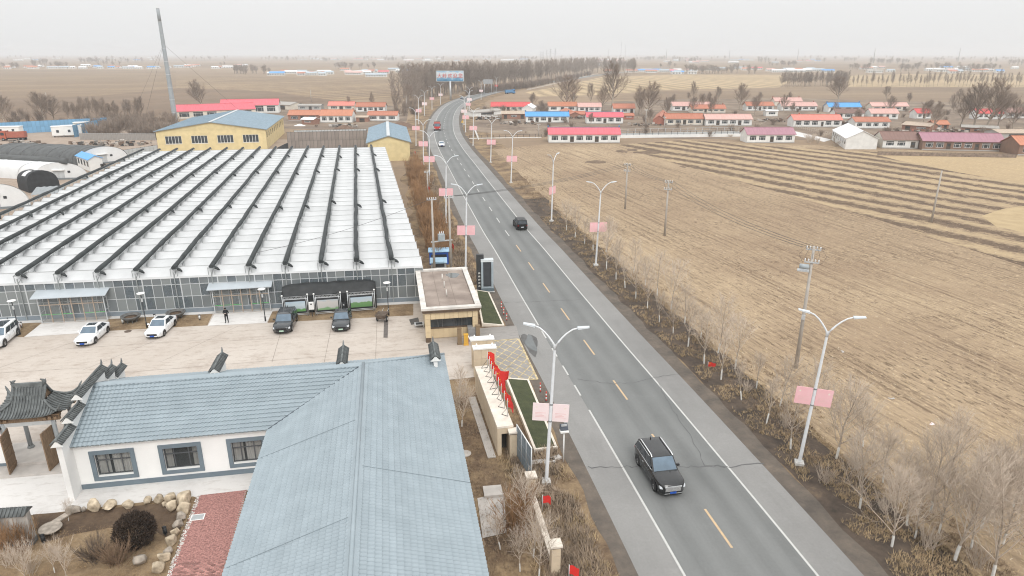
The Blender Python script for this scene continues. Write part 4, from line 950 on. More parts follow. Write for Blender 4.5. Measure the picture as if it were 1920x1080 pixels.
# ------------------------------------------------------------------ roadside fence panels and pillars
FG = mat('fence_blue_grey', (.17, .21, .24), .5, .15, 1.2)
pa, pb = at(969, 858), at(996, 905); ft = thing('metal_fence', pb, ang(pb, pa), 'blue-grey mesh panel fence with white top rail beside the flag wall', 'fence'); w = (pa - pb).length
for x in (0, w * .33, w * .66, w): m_ = MB(); m_.tube([(x, 0, 0), (x, 0, 2.75)], .045, 8); m_.build('post', STEEL, ft)
m_ = MB(); m_.tube([(-.05, 0, 2.75), (w + .05, 0, 2.75)], .04, 8); m_.build('top_rail', WHITE, ft)
for i in range(9):
    for j in range(3):
        m_ = MB(); m_.box(w * i / 9 + .03, w * (i + 1) / 9 - .03, -.015, .015, .2 + j * .84, .98 + j * .84); m_.build('panel', FG, ft)
def stone_post(px, label, h=1.9, group='beige fence pillars'):
    p = at(*px); t = thing('stone_pillar', p, R(100), label, 'pillar', group)
    for j in range(3): m_ = MB(); m_.box(-.26, .26, -.26, .26, h * j / 3 + .008, h * (j + 1) / 3 - .008); m_.build('stone_block', BEIGE, t)
    m_ = MB(); m_.box(-.36, .36, -.36, .36, h, h + .12); m_.build('cap', BEIGE2, t)
    m_ = MB(); m_.box(-.31, .31, -.31, .31, h - .08, h - .001); m_.build('neck', BROWN, t); return t
stone_post((995, 938), 'beige stone fence pillar next to the blue-grey fence end')
stone_post((1040, 1072), 'beige stone fence pillar at the bottom edge beside dry shrubs')
stone_post((962, 856), 'beige stone pillar beside the dark doorway of the flag wall', 2.1)
p0, p1 = at(997, 935), at(1040, 1068)
lw = thing('low_wall', p0, ang(p0, p1), 'low beige kerb wall running between two fence pillars', 'wall'); w = (p1 - p0).length
m_ = MB(); m_.box(.4, w - .4, -.14, .14, 0, .45); m_.build('wall', BEIGE, lw); m_ = MB(); m_.box(.4, w - .4, -.18, .18, .45, .52); m_.build('coping', BEIGE2, lw)
flag(at(1017, 960), 1.3, .55, .55, R(0), 'small red flag on a short pole near the foot of the lamp post', 'small verge flags', star=False)
flag(at(1066, 1100), 1.5, .6, .6, R(0), 'small red flag at the bottom edge of the verge', 'small verge flags', star=False)
flag(at(1327, 688), .55, .75, .55, R(0), 'small red flag with pale print planted on the right verge', 'small verge flags', star=True)
# solar-powered warning lamp post
t = thing('solar_beacon', at(1056, 866), R(10), 'short white post with tilted solar beacon on the left verge', 'beacon')
m_ = MB(); m_.lathe([(.06, 0), (.05, 2.5)], 10); m_.build('pole', WHITE, t); m_ = MB(); m_.box(-.3, .3, -.22, .22, 2.5, 2.62); m_.build('lamp_box', WHITE, t)
m_ = MB(); m_.hexa([(-.28, -.1, 2.66), (.28, -.1, 2.66), (.28, .25, 2.66), (-.28, .25, 2.66), (-.28, -.05, 2.75), (.28, -.05, 2.75), (.28, .25, 3.02), (-.28, .25, 3.02)]); m_.build('solar_panel', mat('solar_panel', (.05, .06, .08), .3), t)
m_ = MB(); m_.box(-.2, .2, .04, .08, 2.9, 3.05); m_.build('backplate', STEEL, t)
# slab pieces by the bed
for k, (px, w, d) in enumerate((((1018, 868), 1.8, .5), ((1040, 862), 1.0, .4))):
    t = MB(); t.box(-w / 2, w / 2, -d / 2, d / 2, 0.02, .18); o = t.build('concrete_slab', CONC, None, loc=at(*px), rz=R(12 + 20 * k)); tag(o, ['long loose concrete slab below the turf bed', 'short loose concrete slab right of the longer one'][k], 'slab')
o = MB(); o.box(-.62, .62, -.55, .55, .0, .25); o = o.build('manhole_cover', CONC, None, loc=at(924, 925), rz=R(8)); tag(o, 'square raised concrete manhole beside the blue hall roof', 'manhole')
sheet('concrete_pad', [tuple(at(*p).xy) for p in [(895, 935), (945, 925), (950, 1000), (905, 1010)]], 0.05, CONC)
t = MB(); t.lathe([(.42, 0), (.42, .06), (.38, .08)], 18); o = t.build('round_cover', CONC, None, loc=at(873, 851)); tag(o, 'round concrete drain cover in the soil beside the hall', 'cover')

# red and white delineator posts
DR = mat('delineator_red', (.6, .06, .04), .5)
for k, (px, lb) in enumerate([((940, 579), 'red-white delineator post, farthest of three by the gatehouse bed'), ((944.5, 590), 'red-white delineator post, middle of three by the gatehouse bed'), ((950, 601), 'red-white delineator post, nearest of three by the gatehouse bed'), ((1013, 735), 'red-white delineator post by the long turf bed, farther of two'), ((1024, 752), 'red-white delineator post by the long turf bed, nearer of two')]):
    t = thing('delineator_post', at(*px), 0, lb, 'post', 'red and white delineator posts')
    for j in range(5):
        m_ = MB(); m_.lathe([(.055, .04 + j * .17), (.055, .04 + (j + 1) * .17)], 10); m_.build('band', DR if j % 2 == 0 else WHITE, t)
    m_ = MB(); m_.lathe([(.14, .0), (.1, .04)], 10); m_.build('base', DARK, t)

# ------------------------------------------------------------------ display boards, tarp, boxes, wheelbarrow
def poster(name, stops, seed):
    g = NG(name, .35); n1 = g.noise(1.2, 4, g.xform(0, (1, 1, 1), (seed, 0, 0))); z = g.axis(g.co, 2)
    f = g.math('ADD', g.math('MULTIPLY', z, .5), g.math('MULTIPLY', g.math('SUBTRACT', n1, .5), .35)); return g.end(g.ramp(f, stops))
POST = [poster('poster_sky', [(.45, (.12, .30, .10)), (.52, (.45, .52, .55)), (.75, (.50, .58, .62)), (.95, (.40, .50, .58))], 1), poster('poster_text', [(.42, (.2, .34, .18)), (.5, (.48, .48, .46)), (.8, (.52, .50, .48)), (.95, (.40, .46, .50))], 5), poster('poster_field', [(.40, (.12, .25, .10)), (.60, (.16, .29, .13)), (.64, (.46, .52, .55)), (.95, (.42, .52, .60))], 9)]
bpx = [((533, 596), (580, 592.5)), ((592, 592), (641, 588.5)), ((654, 587), (704, 583))]
for k, (a, c) in enumerate(bpx):
    a, c = at(*a), at(*c); t = thing('display_board', a, ang(a, c), ['steel-framed display board with pale sky poster behind the dark hatchback', 'steel-framed display board with grey text poster, middle of three', 'steel-framed display board with green field poster, rightmost of three'][k], 'display board', 'display boards by the greenhouse'); w = (c - a).length
    for x in (0, .18, w - .18, w): m_ = MB(); m_.tube([(x, 0, 0), (x, 0, 2.5 if x in (0, w) else 2.2)], .045, 7); m_.build('post', STEEL, t)
    for x in (0, w): m_ = MB(); m_.lathe([(.03, 0), (.11, .07), (.11, .13), (.02, .2)], 8, (x, 0, 2.5)); m_.build('finial', WHITE, t)
    for z in (.25, .4, 2.1): m_ = MB(); m_.tube([(0, 0, z), (w, 0, z)], .035, 6); m_.build('rail', STEEL, t)
    m_ = MB(); m_.box(.2, w - .2, -.06, .12, .55, 2.02); m_.build('case', DARK, t)
    m_ = MB(); m_.box(.3, w - .3, -.08, -.062, .66, 1.86); m_.build('poster', POST[k], t)
    m_ = MB()
    for i in range(9):
        x = .12 + (w - .24) * i / 9; dx = (w - .24) / 9; m_.bar((x, 0, 2.16), (x + dx, 0, 2.16), .03); m_.bar((x + dx * .2, 0, 2.22), (x + dx * .8, 0, 2.22), .03); m_.bar((x + dx * .2, 0, 2.22), (x + dx * .2, 0, 2.36), .03); m_.bar((x + dx * .8, 0, 2.22), (x + dx * .8, 0, 2.36), .03); m_.bar((x, 0, 2.42), (x + dx, 0, 2.42), .03)
    m_.build('lattice', STEEL, t)
ta, tb = at(531, 592), at(707, 580); tt = thing('black_tarpaulin_shelter', ta, ang(ta, tb), 'long black tarpaulin shelter behind the display boards', 'tarpaulin'); w = (tb - ta).length
def tarp(a, c):
    x = w * a; sag = noise.noise(Vector((x * .9, c * 3, 1))) * .12
    y = .35 + 1.7 * c; z = 2.15 + .95 * math.sin(min(1, c * 1.15) * math.pi * .55) + sag - .3 * (abs(a * 2 - 1) ** 8)
    return (x, y, z)
TARP = mat('black_tarpaulin', (.028, .03, .031), .55, .3, 1.5)
m_ = MB(); m_.grid(tarp, 34, 8); m_.build('sheet', TARP, tt)
m_ = MB(); m_.box(0.05, w - .05, .36, .42, .05, 2.12); m_.build('front_sheet', TARP, tt)
m_ = MB(); m_.box(0, .05, .43, 2.0, .05, 2.5); m_.box(w - .05, w, .43, 2.0, .05, 2.5); m_.build('side_sheet', TARP, tt)
t = thing('meter_box', at(586, 594), GA, 'white metering box on a black post between display boards', 'box'); m_ = MB(); m_.box(-.04, .04, -.04, .04, 0, .9); m_.build('post', DARK, t); m_ = MB(); m_.box(-.27, .27, -.12, .12, .9, 1.75); m_.build('body', WHITE, t); m_ = MB(); m_.box(-.1, .1, -.14, -.121, 1.5, 1.62); m_.build('display', DARK, t)
t = thing('charging_post', at(646, 589), GA, 'slim charging post with dark head behind the dark sedan', 'charger'); m_ = MB(); m_.box(-.05, .05, -.05, .05, 0, .8); m_.build('post', STEEL, t); m_ = MB(); m_.box(-.16, .16, -.1, .1, .8, 1.35); m_.build('head', DARK, t); m_ = MB(); m_.box(-.07, .07, -.12, -.101, 1.1, 1.25); m_.build('screen', STEEL, t)
t = thing('handcart', at(717, 603), R(-8), 'rusty two-wheeled tipping handcart parked on the yard', 'handcart'); RUST = mat('rusty_sheet', (.16, .125, .10), .8, .3, 2)
m_ = MB()
m_.raw([(-.38, -.45, .45), (.38, -.45, .45), (.38, .45, .45), (-.38, .45, .45), (-.58, -.8, 1.0), (.58, -.8, 1.0), (.58, .7, 1.0), (-.58, .7, 1.0)], [(3, 2, 1, 0), (0, 1, 5, 4), (1, 2, 6, 5), (2, 3, 7, 6), (3, 0, 4, 7)])
m_.raw([(-.5, -.7, .88), (.5, -.7, .88), (.5, .6, .88), (-.5, .6, .88)], [(0, 1, 2, 3)], 1); m_.build('tray', [RUST, mat('cart_soil', (.11, .085, .065), .95, .3, 3)], t)
for x in (-.55, .55):
    m_ = MB(); m_.lathe([(.30, -.06), (.33, 0), (.30, .06)], 14); m_.v = [(z + x, a, c + .38) for a, c, z in m_.v]; wh = m_.build('wheel', DARK, t)
    m_ = MB(); m_.lathe([(.14, -.07), (.14, .07)], 10); m_.v = [(z + x, a, c + .38) for a, c, z in m_.v]; m_.build('hub', STEEL, wh)
for x in (-.3, .3): m_ = MB(); m_.tube([(x, .3, .5), (x, 1.2, .95), (x, 1.6, 1.0)], .025, 6); m_.build('handle', STEEL, t)
m_ = MB(); m_.bar((-.55, 0, .38), (.55, 0, .38), .05); m_.build('axle', STEEL, t)
# round planters on legs, small bollard lights
PLM = mat('planter_dark_stone', (.13, .13, .125), .8, .3, 2.5)
for k, (px, r, lb) in enumerate([((247, 604), .95, 'large dark round planter bowl between the two white sedans'), ((331, 597), .95, 'large dark round planter bowl behind the nearest-wall white sedan')]):
    t = thing('planter_bowl', at(*px), 0, lb, 'planter', 'round planter bowls'); m_ = MB(); m_.lathe([(.5, .25), (.85, .5), (1.02, .72), (1.02, .8), (.9, .8), (.88, .66), (.05, .62)], 26, cap=False); m_.build('bowl', PLM, t)
    m_ = MB(); m_.lathe([(.86, .64), (.05, .67)], 18); m_.build('soil', SOILM_, t)
    for i in range(7): a = 2 * math.pi * i / 7; m_ = MB(); m_.bar((.55 * math.cos(a), .55 * math.sin(a), .0), (.62 * math.cos(a), .62 * math.sin(a), .5), .09); m_.build('leg', PLM, t)
for k, (px, lb) in enumerate([((375, 601), 'small caged garden light left of the person'), ((291, 600), 'small caged garden light behind the white sedan'), ((231, 608), 'small caged garden light by the left planter bowl'), ((41, 615), 'small caged garden light by the left yard lamp'), ((311, 1005), 'small black garden lantern post beside the boulders'), ((83, 1020), 'small black garden post by the stone table')]):
    t = thing('garden_light', at(*px), 0, lb, 'garden light', 'low garden lights')
    m_ = MB(); m_.lathe([(.06, 0), (.06, .22)], 8); m_.build('stem', DARK, t); m_ = MB(); m_.lathe([(.11, .22), (.11, .62)], 10); m_.build('diffuser', WHITE if k < 4 else DARK, t)
    for i in range(4): a = i * math.pi / 2; m_ = MB(); m_.bar((.12 * math.cos(a), .12 * math.sin(a), .2), (.12 * math.cos(a), .12 * math.sin(a), .66), .02); m_.build('cage_bar', DARK, t)
    m_ = MB(); m_.lathe([(.14, .66), (.02, .74)], 10); m_.build('cap', DARK, t)
# yard lamps with disc heads
for px, ty, lb in [((38, 628), 565, 'dark yard lamp with white disc head at far left'), ((276, 615), 551, 'dark yard lamp with white disc head by the middle white sedan'), ((498, 603), 543, 'dark yard lamp with white disc head by the right porch'), ((729, 592), 531, 'dark yard lamp with white oval head by the handcart')]:
    h = high(px[0], px[1], ty); t = thing('yard_lamp', at(*px), R(8), lb, 'lamp', 'yard lamps with disc heads')
    m_ = MB(); m_.lathe([(.09, 0), (.08, .6), (.05, .65), (.045, h)], 10); m_.build('pole', DARK, t)
    m_ = MB(); m_.lathe([(.1, h - .02), (.4, h + .04), (.42, h + .08), (.25, h + .12), (.05, h + .13)], 20); m_.build('head', WHITE, t)
    m_ = MB(); m_.box(-.07, .07, -.05, .05, h - .9, h - .5); m_.build('control_box', STEEL, t)
# flat drain cover in the yard
t = MB(); t.lathe([(.36, 0), (.36, .02)], 16); o = t.build('drain_cover', mat('rusty_cover', (.12, .09, .07), .8), None, loc=at(240, 622) + Vector((0, 0, .045))); tag(o, 'round rusty drain cover set in the yard concrete', 'drain cover')

# blue kiosk sheds behind the gatehouse
for a, c, d, h, m1, m2, lb in [((808, 512), (838, 511), 1.6, 1.45, (.30, .44, .55), (.36, .37, .37), 'small grey shed with pale blue lid behind the gatehouse'), ((805, 497), (842, 496), 1.2, 1.95, (.30, .46, .60), (.025, .10, .42), 'deep blue kiosk with pale blue roof behind the gatehouse')]:
    a, c = at(*a), at(*c); t = thing('roadside_kiosk', a, ang(a, c), lb, 'kiosk'); w = (c - a).length
    m_ = MB(); m_.box(.05, w - .05, .05, d - .05, 0, h - .1); m_.build('body', mat('kiosk_%d' % int(m2[2] * 100), m2, .6, .1, 1), t)
    m_ = MB(); m_.hexa([(-.08, -.12, h - .1), (w + .08, -.12, h - .1), (w + .08, d + .05, h + .15), (-.08, d + .05, h + .15), (-.08, -.12, h - .02), (w + .08, -.12, h - .02), (w + .08, d + .05, h + .23), (-.08, d + .05, h + .23)]); m_.build('roof', mat('kiosk_roof_%d' % int(m1[2] * 100), m1, .5), t)
    m_ = MB(); m_.box(.3, w - .3, .02, .049, .8, 1.5); m_.build('hatch', DARK, t)

# ------------------------------------------------------------------ red brick path, boulders, garden
PB = [at(371, 931), at(463, 920), at(412, 1130), at(296, 1130)]
sheet('brick_path', [p.xy for p in PB], 0.062, mat('path_mortar', (.40, .32, .285), .95, .2, 2))
BR = mat('red_paver', (.34, .175, .155), .85, .14, 6, rnd=.45); BRM = MB(); BRM.box(.006, .226, .004, .104, 0, .03); brick_me = BRM.mesh('brick', BR)
path = bpy.data.objects['brick_path']; restb = MB(); nb_ = 0; py0 = min(p.y for p in PB); cand = []
pdir = (PB[3] - PB[0]).normalized(); pnr = Vector((-pdir.y, pdir.x, 0));
PL = (PB[3] - PB[0]).length; o0 = PB[0]
def inside(p):
    for k in range(4):
        a, c = PB[k], PB[(k + 1) % 4]
        if (c.x - a.x) * (p.y - a.y) - (c.y - a.y) * (p.x - a.x) > 0: return False
    return True
for i in range(-6, int(PL / .12) + 8):
    for j in range(-30, 40):
        p = o0 + pdir * (i * .12) + pnr * (j * .25 + (.125 if i % 2 else 0))
        q = p + pnr * .12 + pdir * -.06
        if inside(q) and inside(p) and inside(p + pnr * .235): cand.append(p)
cand.sort(key=lambda p: p.y)
cand = [p for p in cand if p.y > 25.0]
for k, p in enumerate(cand):
    z = .064 + random.uniform(0, .006); rz = ang((0, 0), pnr)
    if k < 300: put('brick', brick_me, path, (p.x, p.y, z), rz)
    else:
        a = pnr * .235; c_ = Vector((-pnr.y, pnr.x, 0)) * .112; lo = Vector((p.x, p.y, z)); restb.hexa([lo, lo + a, lo + a + c_, lo + c_] + [v + Vector((0, 0, .022)) for v in (lo, lo + a, lo + a + c_, lo + c_)])
if restb.v: o = restb.build('bricks', mat('red_paver_far', (.34, .175, .155), .85, .4, 9), path); o['kind'] = 'stuff'
# white pebble edging between path and boulders
for k, (a, c) in enumerate([(PB[0], PB[3])]):
    m_ = MB(); rr = random.Random(2)
    for i in range(420):
        p = a.lerp(c, rr.random()) - pnr * -rr.uniform(-.05, .22); s_ = rr.uniform(.025, .06)
        m_.lathe([(.3 * s_, 0), (s_, s_ * .5), (.3 * s_, s_)], 5, (p.x, p.y, .062))
    o = m_.build('pebble_edging', mat('white_pebble', (.62, .6, .57), .9, .1, 5)); tag(o, 'strip of white pebbles along the red brick path', 'pebbles', kind='stuff')
t = thing('drain_grate', at(371, 972) + Vector((0, 0, .09)), ang(PB[0], PB[3]) + math.pi / 2, 'pale square drain grate set in the red brick path', 'drain grate'); m_ = MB(); m_.box(-.42, .42, -.3, -.25, 0, .02); m_.box(-.42, .42, .25, .3, 0, .02); m_.box(-.42, -.36, -.25, .25, 0, .02); m_.box(.36, .42, -.25, .25, 0, .02); m_.build('frame', WHITE, t)
m_ = MB(); m_.box(-.36, .36, -.25, .25, -.01, .004); m_.build('backing', mat('grate_grey', (.3, .33, .33), .6), t)
for i in range(6): m_ = MB(); m_.box(-.36, .36, -.21 + i * .08, -.18 + i * .08, .004, .018); m_.build('slat', STEEL, t)
STONE = mat('sandstone_boulder', (.40, .325, .235), .9, .32, 3.0, bump=.9, rnd=.14, col2=(.50, .42, .31), detail=8); STONEG = mat('grey_boulder', (.37, .325, .275), .9, .32, 3.0, bump=.9, rnd=.1, detail=8)
def boulder(px, w, h, label, m=STONE, seed=0, ar=.8):
    rr = random.Random(seed); bm = bmesh.new(); bmesh.ops.create_icosphere(bm, subdivisions=3, radius=1)
    pl = [(Vector((rr.gauss(0, 1), rr.gauss(0, 1), rr.gauss(0, .7))).normalized(), rr.uniform(.50, .82)) for _ in range(14)]
    for v in bm.verts:
        for n_, d_ in pl:
            e = v.co.dot(n_) - d_
            if e > 0: v.co -= n_ * e * .97
        v.co *= 1 + .09 * noise.noise(v.co * 1.7 + Vector((seed, 0, 0))) + .03 * noise.noise(v.co * 5 + Vector((seed, 3, 0)))
        v.co.x *= w / 2; v.co.y *= w / 2 * ar; v.co.z = v.co.z * h * .6 + h * .42
    me = bpy.data.meshes.new('boulder'); bm.to_mesh(me); bm.free(); me.materials.append(m)
    for p in me.polygons: p.use_smooth = True
    o = put('boulder', me, None, at(*px) + Vector((0, 0, .05)), rr.uniform(0, 3)); return tag(o, label, 'boulder', 'boulders edging the garden')
BL = [((140, 962), 1.15, .55, 'brownish boulder, leftmost of the row below the hall wall', STONEG), ((158, 960), .5, .35, 'small boulder second from the left end of the row', STONEG), ((178, 957), 1.35, .85, 'large tan boulder near the left end of the row', STONE), ((207, 955), 1.35, .6, 'long flat tan boulder in the left half of the row', STONE), ((240, 951), 1.1, .5, 'flat pale boulder in the middle of the row', STONE), ((279, 945), .9, .55, 'tan boulder right of the gap in the row', STONE), ((299, 942), .95, .6, 'rounded tan boulder before the corner', STONE), ((320, 941), 1.1, .75, 'big tan boulder next to the corner boulders', STONE), ((347, 942), 1.6, .95, 'largest tan boulder at the top right corner of the garden', STONE), ((325, 957), 1.0, .8, 'tan boulder just inside the garden corner', STONE), ((347, 962), 1.3, .9, 'broad tan boulder beside the top of the brick path', STONE), ((310, 951), .6, .4, 'small flat boulder inside the garden corner', STONE), ((341, 976), .95, .6, 'grey boulder beside the path level with the drain grate', STONEG), ((336, 989), 1.0, .65, 'grey-tan boulder beside the path below the drain grate', STONEG), ((331, 1004), .85, .6, 'pale tan boulder halfway down the path edge', STONE), ((322, 1023), .95, .8, 'faceted tan boulder below the pale one', STONE), ((316, 1040), .7, .5, 'small grey boulder low on the path edge', STONEG), ((308, 1052), .95, .65, 'tan boulder near the bottom of the path edge', STONE), ((298, 1073), 1.05, .75, 'tan boulder at the bottom edge of the picture', STONE), ((267, 1058), 1.0, .85, 'lone pale grey boulder on the dry lawn', STONEG)]
for k, (px, w, h, lb, m) in enumerate(BL): boulder(px, w * .92, h * .92, lb, m, k + 1)
# stone table and plank
t = thing('stone_table', at(97, 1000), R(10), 'round weathered stone table on the garden soil', 'table'); m_ = MB(); m_.lathe([(.25, .05), (.22, .35)], 10); m_.build('pedestal', STONEG, t); m_ = MB(); m_.lathe([(.6, .35), (.66, .4), (.62, .47), (.5, .44), (.05, .44)], 18); m_.build('top', STONEG, t)
o = MB(); o.box(-.22, .22, -1.1, 1.1, .0, .08); o = o.build('stone_plank', STONEG, None, loc=at(113, 975) + Vector((0, 0, .06)), rz=R(-22)); tag(o, 'long stone plank lying from the paving to the stone table', 'plank')
# ------------------------------------------------------------------ street lamps with pink banners
BAN = NG('faded_pink_banner', .7); n1 = BAN.noise(1.2, 3); BANM = BAN.end(BAN.mix(BAN.val(n1, .3, .7), (.80, .44, .47), (.82, .52, .54)))
BANP = mat('bleached_banner', (.84, .70, .70), .7, .05, 1); BANMARK = mat('banner_star', (.80, .70, .62), .7); BANR = mat('red_banner', (.62, .10, .09), .7)
def arm_pts(sg, L=1.4, h=10.3):
    return [(sg * L * t, 0, h + 1.35 * (1 - (1 - t) ** 1.7)) if t > 0 else (0, 0, h - .3) for t in (0, .06, .15, .3, .5, .75, 1.0)]
def street_lamp(p, rz, label, group, banner=BANM, bz=None, one=False):
    t = thing('street_lamp', p, rz, label, 'street lamp', group); t.rotation_euler = (random.Random(label).gauss(0, .006), R(2.0) + random.Random(label).gauss(0, .006), rz)     # the row leans a little
    for nm, me in LAMPME.items():
        for q in me: put(nm, q[0], t, q[1], q[2])
    if banner:
        for sg in ((-1, 1) if not one else (-1,)):
            o = put('banner', BANME[banner.name], t, (sg * .66, 0, 4.85)); put('star_mark', STARME, o, (sg * .28, -.025, 1.0))
            put('print_line', LINEME, o, (0, -.025, .28))
    return t
LAMPME = {}
m_ = MB(); m_.lathe([(.13, .25), (.125, 2.0), (.085, 10.05)], 12, cap=False); LAMPME['pole'] = [(m_.mesh('pole', LAMPW), (0, 0, 0), 0)]
m_ = MB(); m_.box(-.3, .3, -.3, .3, .0, .22); m_.box(-.2, .2, -.2, .2, .22, .26); LAMPME['base'] = [(m_.mesh('base', mat('pale_lamp_footing', (.55, .54, .52), .9, .15, 3)), (0, 0, 0), 0)]
LAMPME['arm'] = []; LAMPME['lamp_head'] = []
for sg in (-1, 1):
    m_ = MB(); m_.tube(arm_pts(sg), [.075, .07, .065, .06, .055, .05, .045], 8); LAMPME['arm'].append((m_.mesh('arm', LAMPW), (0, 0, 0), 0))
    m_ = MB(); e = Vector(arm_pts(sg)[-1]); d = Vector((sg * .97, 0, .16)).normalized(); y = Vector((0, .17, 0)); u = d.cross(y).normalized() * .06
    if u.z < 0: u = -u
    a, c = e - d * .05, e + d * .7; m_.hexa([a - y - u, a + y - u, c + y * .8 - u * .5, c - y * .8 - u * .5, a - y + u, a + y + u, c + y * .8 + u * .5, c - y * .8 + u * .5]); LAMPME['lamp_head'].append((m_.mesh('lamp_head', mat('lamp_head_grey', (.60, .64, .67), .35)), (0, 0, 0), 0))
BANME = {}
for bmq in (BANM, BANP, BANR):
    m_ = MB(); m_.box(-.54, .54, -.02, .02, 0, 1.3); BANME[bmq.name] = m_.mesh('banner', bmq)
m_ = MB(); pts = []
for i in range(10): an = math.pi / 2 + i * math.pi / 5; r_ = .10 if i % 2 == 0 else .04; pts.append((r_ * math.cos(an), 0, r_ * math.sin(an)))
m_.face(pts); STARME = m_.mesh('star_mark', BANMARK)
m_ = MB()
for k in range(4): m_.face([(-.36, 0, k * .1), (.36 - .12 * (k % 3), 0, k * .1), (.36 - .12 * (k % 3), 0, k * .1 + .035), (-.36, 0, k * .1 + .035)])
LINEME = m_.mesh('print_line', mat('banner_print', (.78, .50, .49), .7))
LB = mat('lamp_bracket', (.25, .26, .27), .5)
m_ = MB()
for z in (4.87, 6.13): m_.bar((-1.2, .0, z), (1.2, .0, z), .035)
for z in (4.87, 6.13): m_.lathe([(.13, z - .05), (.13, z + .05)], 10)
LAMPME['bracket'] = [(m_.mesh('bracket', LB), (0, 0, 0), 0)]
ordL = ['nearest', 'second nearest', 'third', 'fourth', 'fifth', 'sixth', 'seventh', 'eighth', 'ninth', 'tenth', 'eleventh']
leftL = [((1024, 905), BANP), ((873, 505), BANM), ((836, 419), BANM), ((805, 344), BANM), ((794, 309), BANM), ((780, 273), BANM), ((785, 233), BANM), ((796, 217), BANP), ((810, 205), BANM), ((826, 196), BANP)]
rightL = [((1498, 870), BANM, 1), ((1117, 498), BANM, 1), ((1034, 415), BANM, 1), ((958, 343), BANM, 1), ((920, 305), BANM, 1), ((887, 273), BANM, 1), ((873, 248), BANM, 1), ((870, 234), BANP, 1), ((877, 218), BANM, 1), ((880, 207), BANP, 1), ((902, 187), BANP, 1), ((930, 175), BANR, 1)]
for k, (px, bn) in enumerate(leftL):
    p = at(*px); rz = road_dir(p.y) - math.pi / 2 if k else R(-3)
    street_lamp(p, rz, 'double-arm street lamp with %s banners, %s on the left verge' % ('bleached' if bn is BANP else 'pink', ordL[k] if k < 9 else 'farthest before the bend'), 'street lamps along the road', bn)
for k, (px, bn, _) in enumerate(rightL):
    p = at(*px); rz = road_dir(p.y) - math.pi / 2
    if k == 0: rz = R(-14)
    if k == 2: rz = R(60)
    street_lamp(p, rz, 'double-arm street lamp with %s banners, %s on the right verge' % ({'bleached_banner': 'bleached', 'red_banner': 'red'}.get(bn.name, 'pink'), ordL[k] if k < 11 else 'farthest by the wood'), 'street lamps along the road', bn)

# ------------------------------------------------------------------ utility poles and wires
CPOLE = mat('concrete_pole', (.42, .39, .355), .9, .12, 1.5); INS = mat('insulator', (.62, .62, .62), .4); TRF = mat('transformer_grey', (.36, .40, .42), .5, .1, 2)
WIRE = mat('wire', (.09, .09, .09), .6)
def pole(px, ty, label, kind='cross', rz=0.0, tx=None, dist=.12):
    p = at(*px); h = high(px[0], px[1], ty); t = thing('utility_pole', p, rz, label, 'utility pole', 'utility poles')
    m_ = MB(); m_.tube([(0, 0, 0), (0, 0, h)], [.19, .11], 12); m_.build('pole', CPOLE, t)
    n = {'cross': 1, 'double': 2, 'bare': 0, 'trans': 2}[kind]
    for j in range(n):
        z = h - .35 - j * 1.1; m_ = MB(); m_.box(-.62, .62, -.2 if j else .1, -.1 if j else .2, z - .05, z + .05); c_ = m_.build('crossarm', STEEL, t)
        for x in (-.56, -.28, .28, .56): m_ = MB(); m_.lathe([(.035, .05), (.075, .1), (.05, .17), (.075, .24), (.03, .32)], 8, (x, -.15 if j else .15, z)); m_.build('insulator', INS, c_)
    if kind in ('trans',):
        m_ = MB(); m_.lathe([(.05, -.42), (.22, -.4), (.24, .36), (.1, .42)], 14); m_.v = [(z - .55, a - .1, c + h - 1.9) for a, c, z in m_.v]; m_.build('transformer', TRF, t)
        m_ = MB(); m_.box(-1.1, -.1, -.3, .3, h - 2.35, h - 2.25); m_.build('shelf', STEEL, t)
        for k in range(5):
            a = -.6 + k * .3; m_ = MB(); m_.tube([(a, .1, h - .1), (a * 1.9, -.2, h - .8), (a * 1.2, 0, h - 1.6)], .012, 5); m_.build('jumper_wire', WIRE, t)
        m_ = MB(); m_.box(-.16, .16, -.28, -.16, h * .42, h * .42 + .45); m_.build('meter_box', STEEL, t)
    if kind == 'double':
        for k in range(4):
            a = -.9 + k * .6; m_ = MB(); m_.tube([(a, .1, h - .1), (a + .5, -.2, h - 1.1), (a * .5, 0, h - 2.0)], .018, 5); m_.build('jumper_wire', WIRE, t)
    return t, h
up = {}
for key, px, ty, kind, lb in [('r1', (1492, 690), 462, 'trans', 'concrete utility pole with grey transformer in the stubble field'), ('r2', (1246, 442), 338, 'double', 'concrete utility pole with looping jumper wires behind the saplings'), ('r3', (1172, 392), 306, 'double', 'concrete utility pole with stacked crossarms beside the field edge'), ('r4', (1746, 417), 320, 'bare', 'bare leaning concrete pole among the ploughed strips'), ('l1', (815, 516), 370, 'cross', 'concrete utility pole left of a pair behind the gatehouse'), ('l2', (846, 512), 366, 'cross', 'concrete utility pole right of a pair behind the gatehouse'), ('l3', (803, 372), 320, 'cross', 'slim utility pole among brown willows left of the road'), ('h1', (1010, 256), 232, 'cross', 'small pole beside the pink-roofed roadside house'), ('h2', (1245, 245), 219, 'cross', 'pole with tilted top by the village fence'), ('h3', (1210, 239), 205, 'cross', 'pole standing in the village yard behind the fence'), ('f1', (584, 192), 168, 'bare', 'thin pole at the field edge behind the orange roofs'), ('f2', (763, 213), 178, 'bare', 'thin pole beside the wood left of the road bend'), ('f3', (1075, 205), 172, 'bare', 'thin pole behind the centre village houses'), ('t1', (92, 205), 173, 'bare', 'thin pole among bare trees beyond the blue fence')]:
    up[key] = pole(px, ty, lb, kind, R(-25) if key[0] == 'r' else R(15))
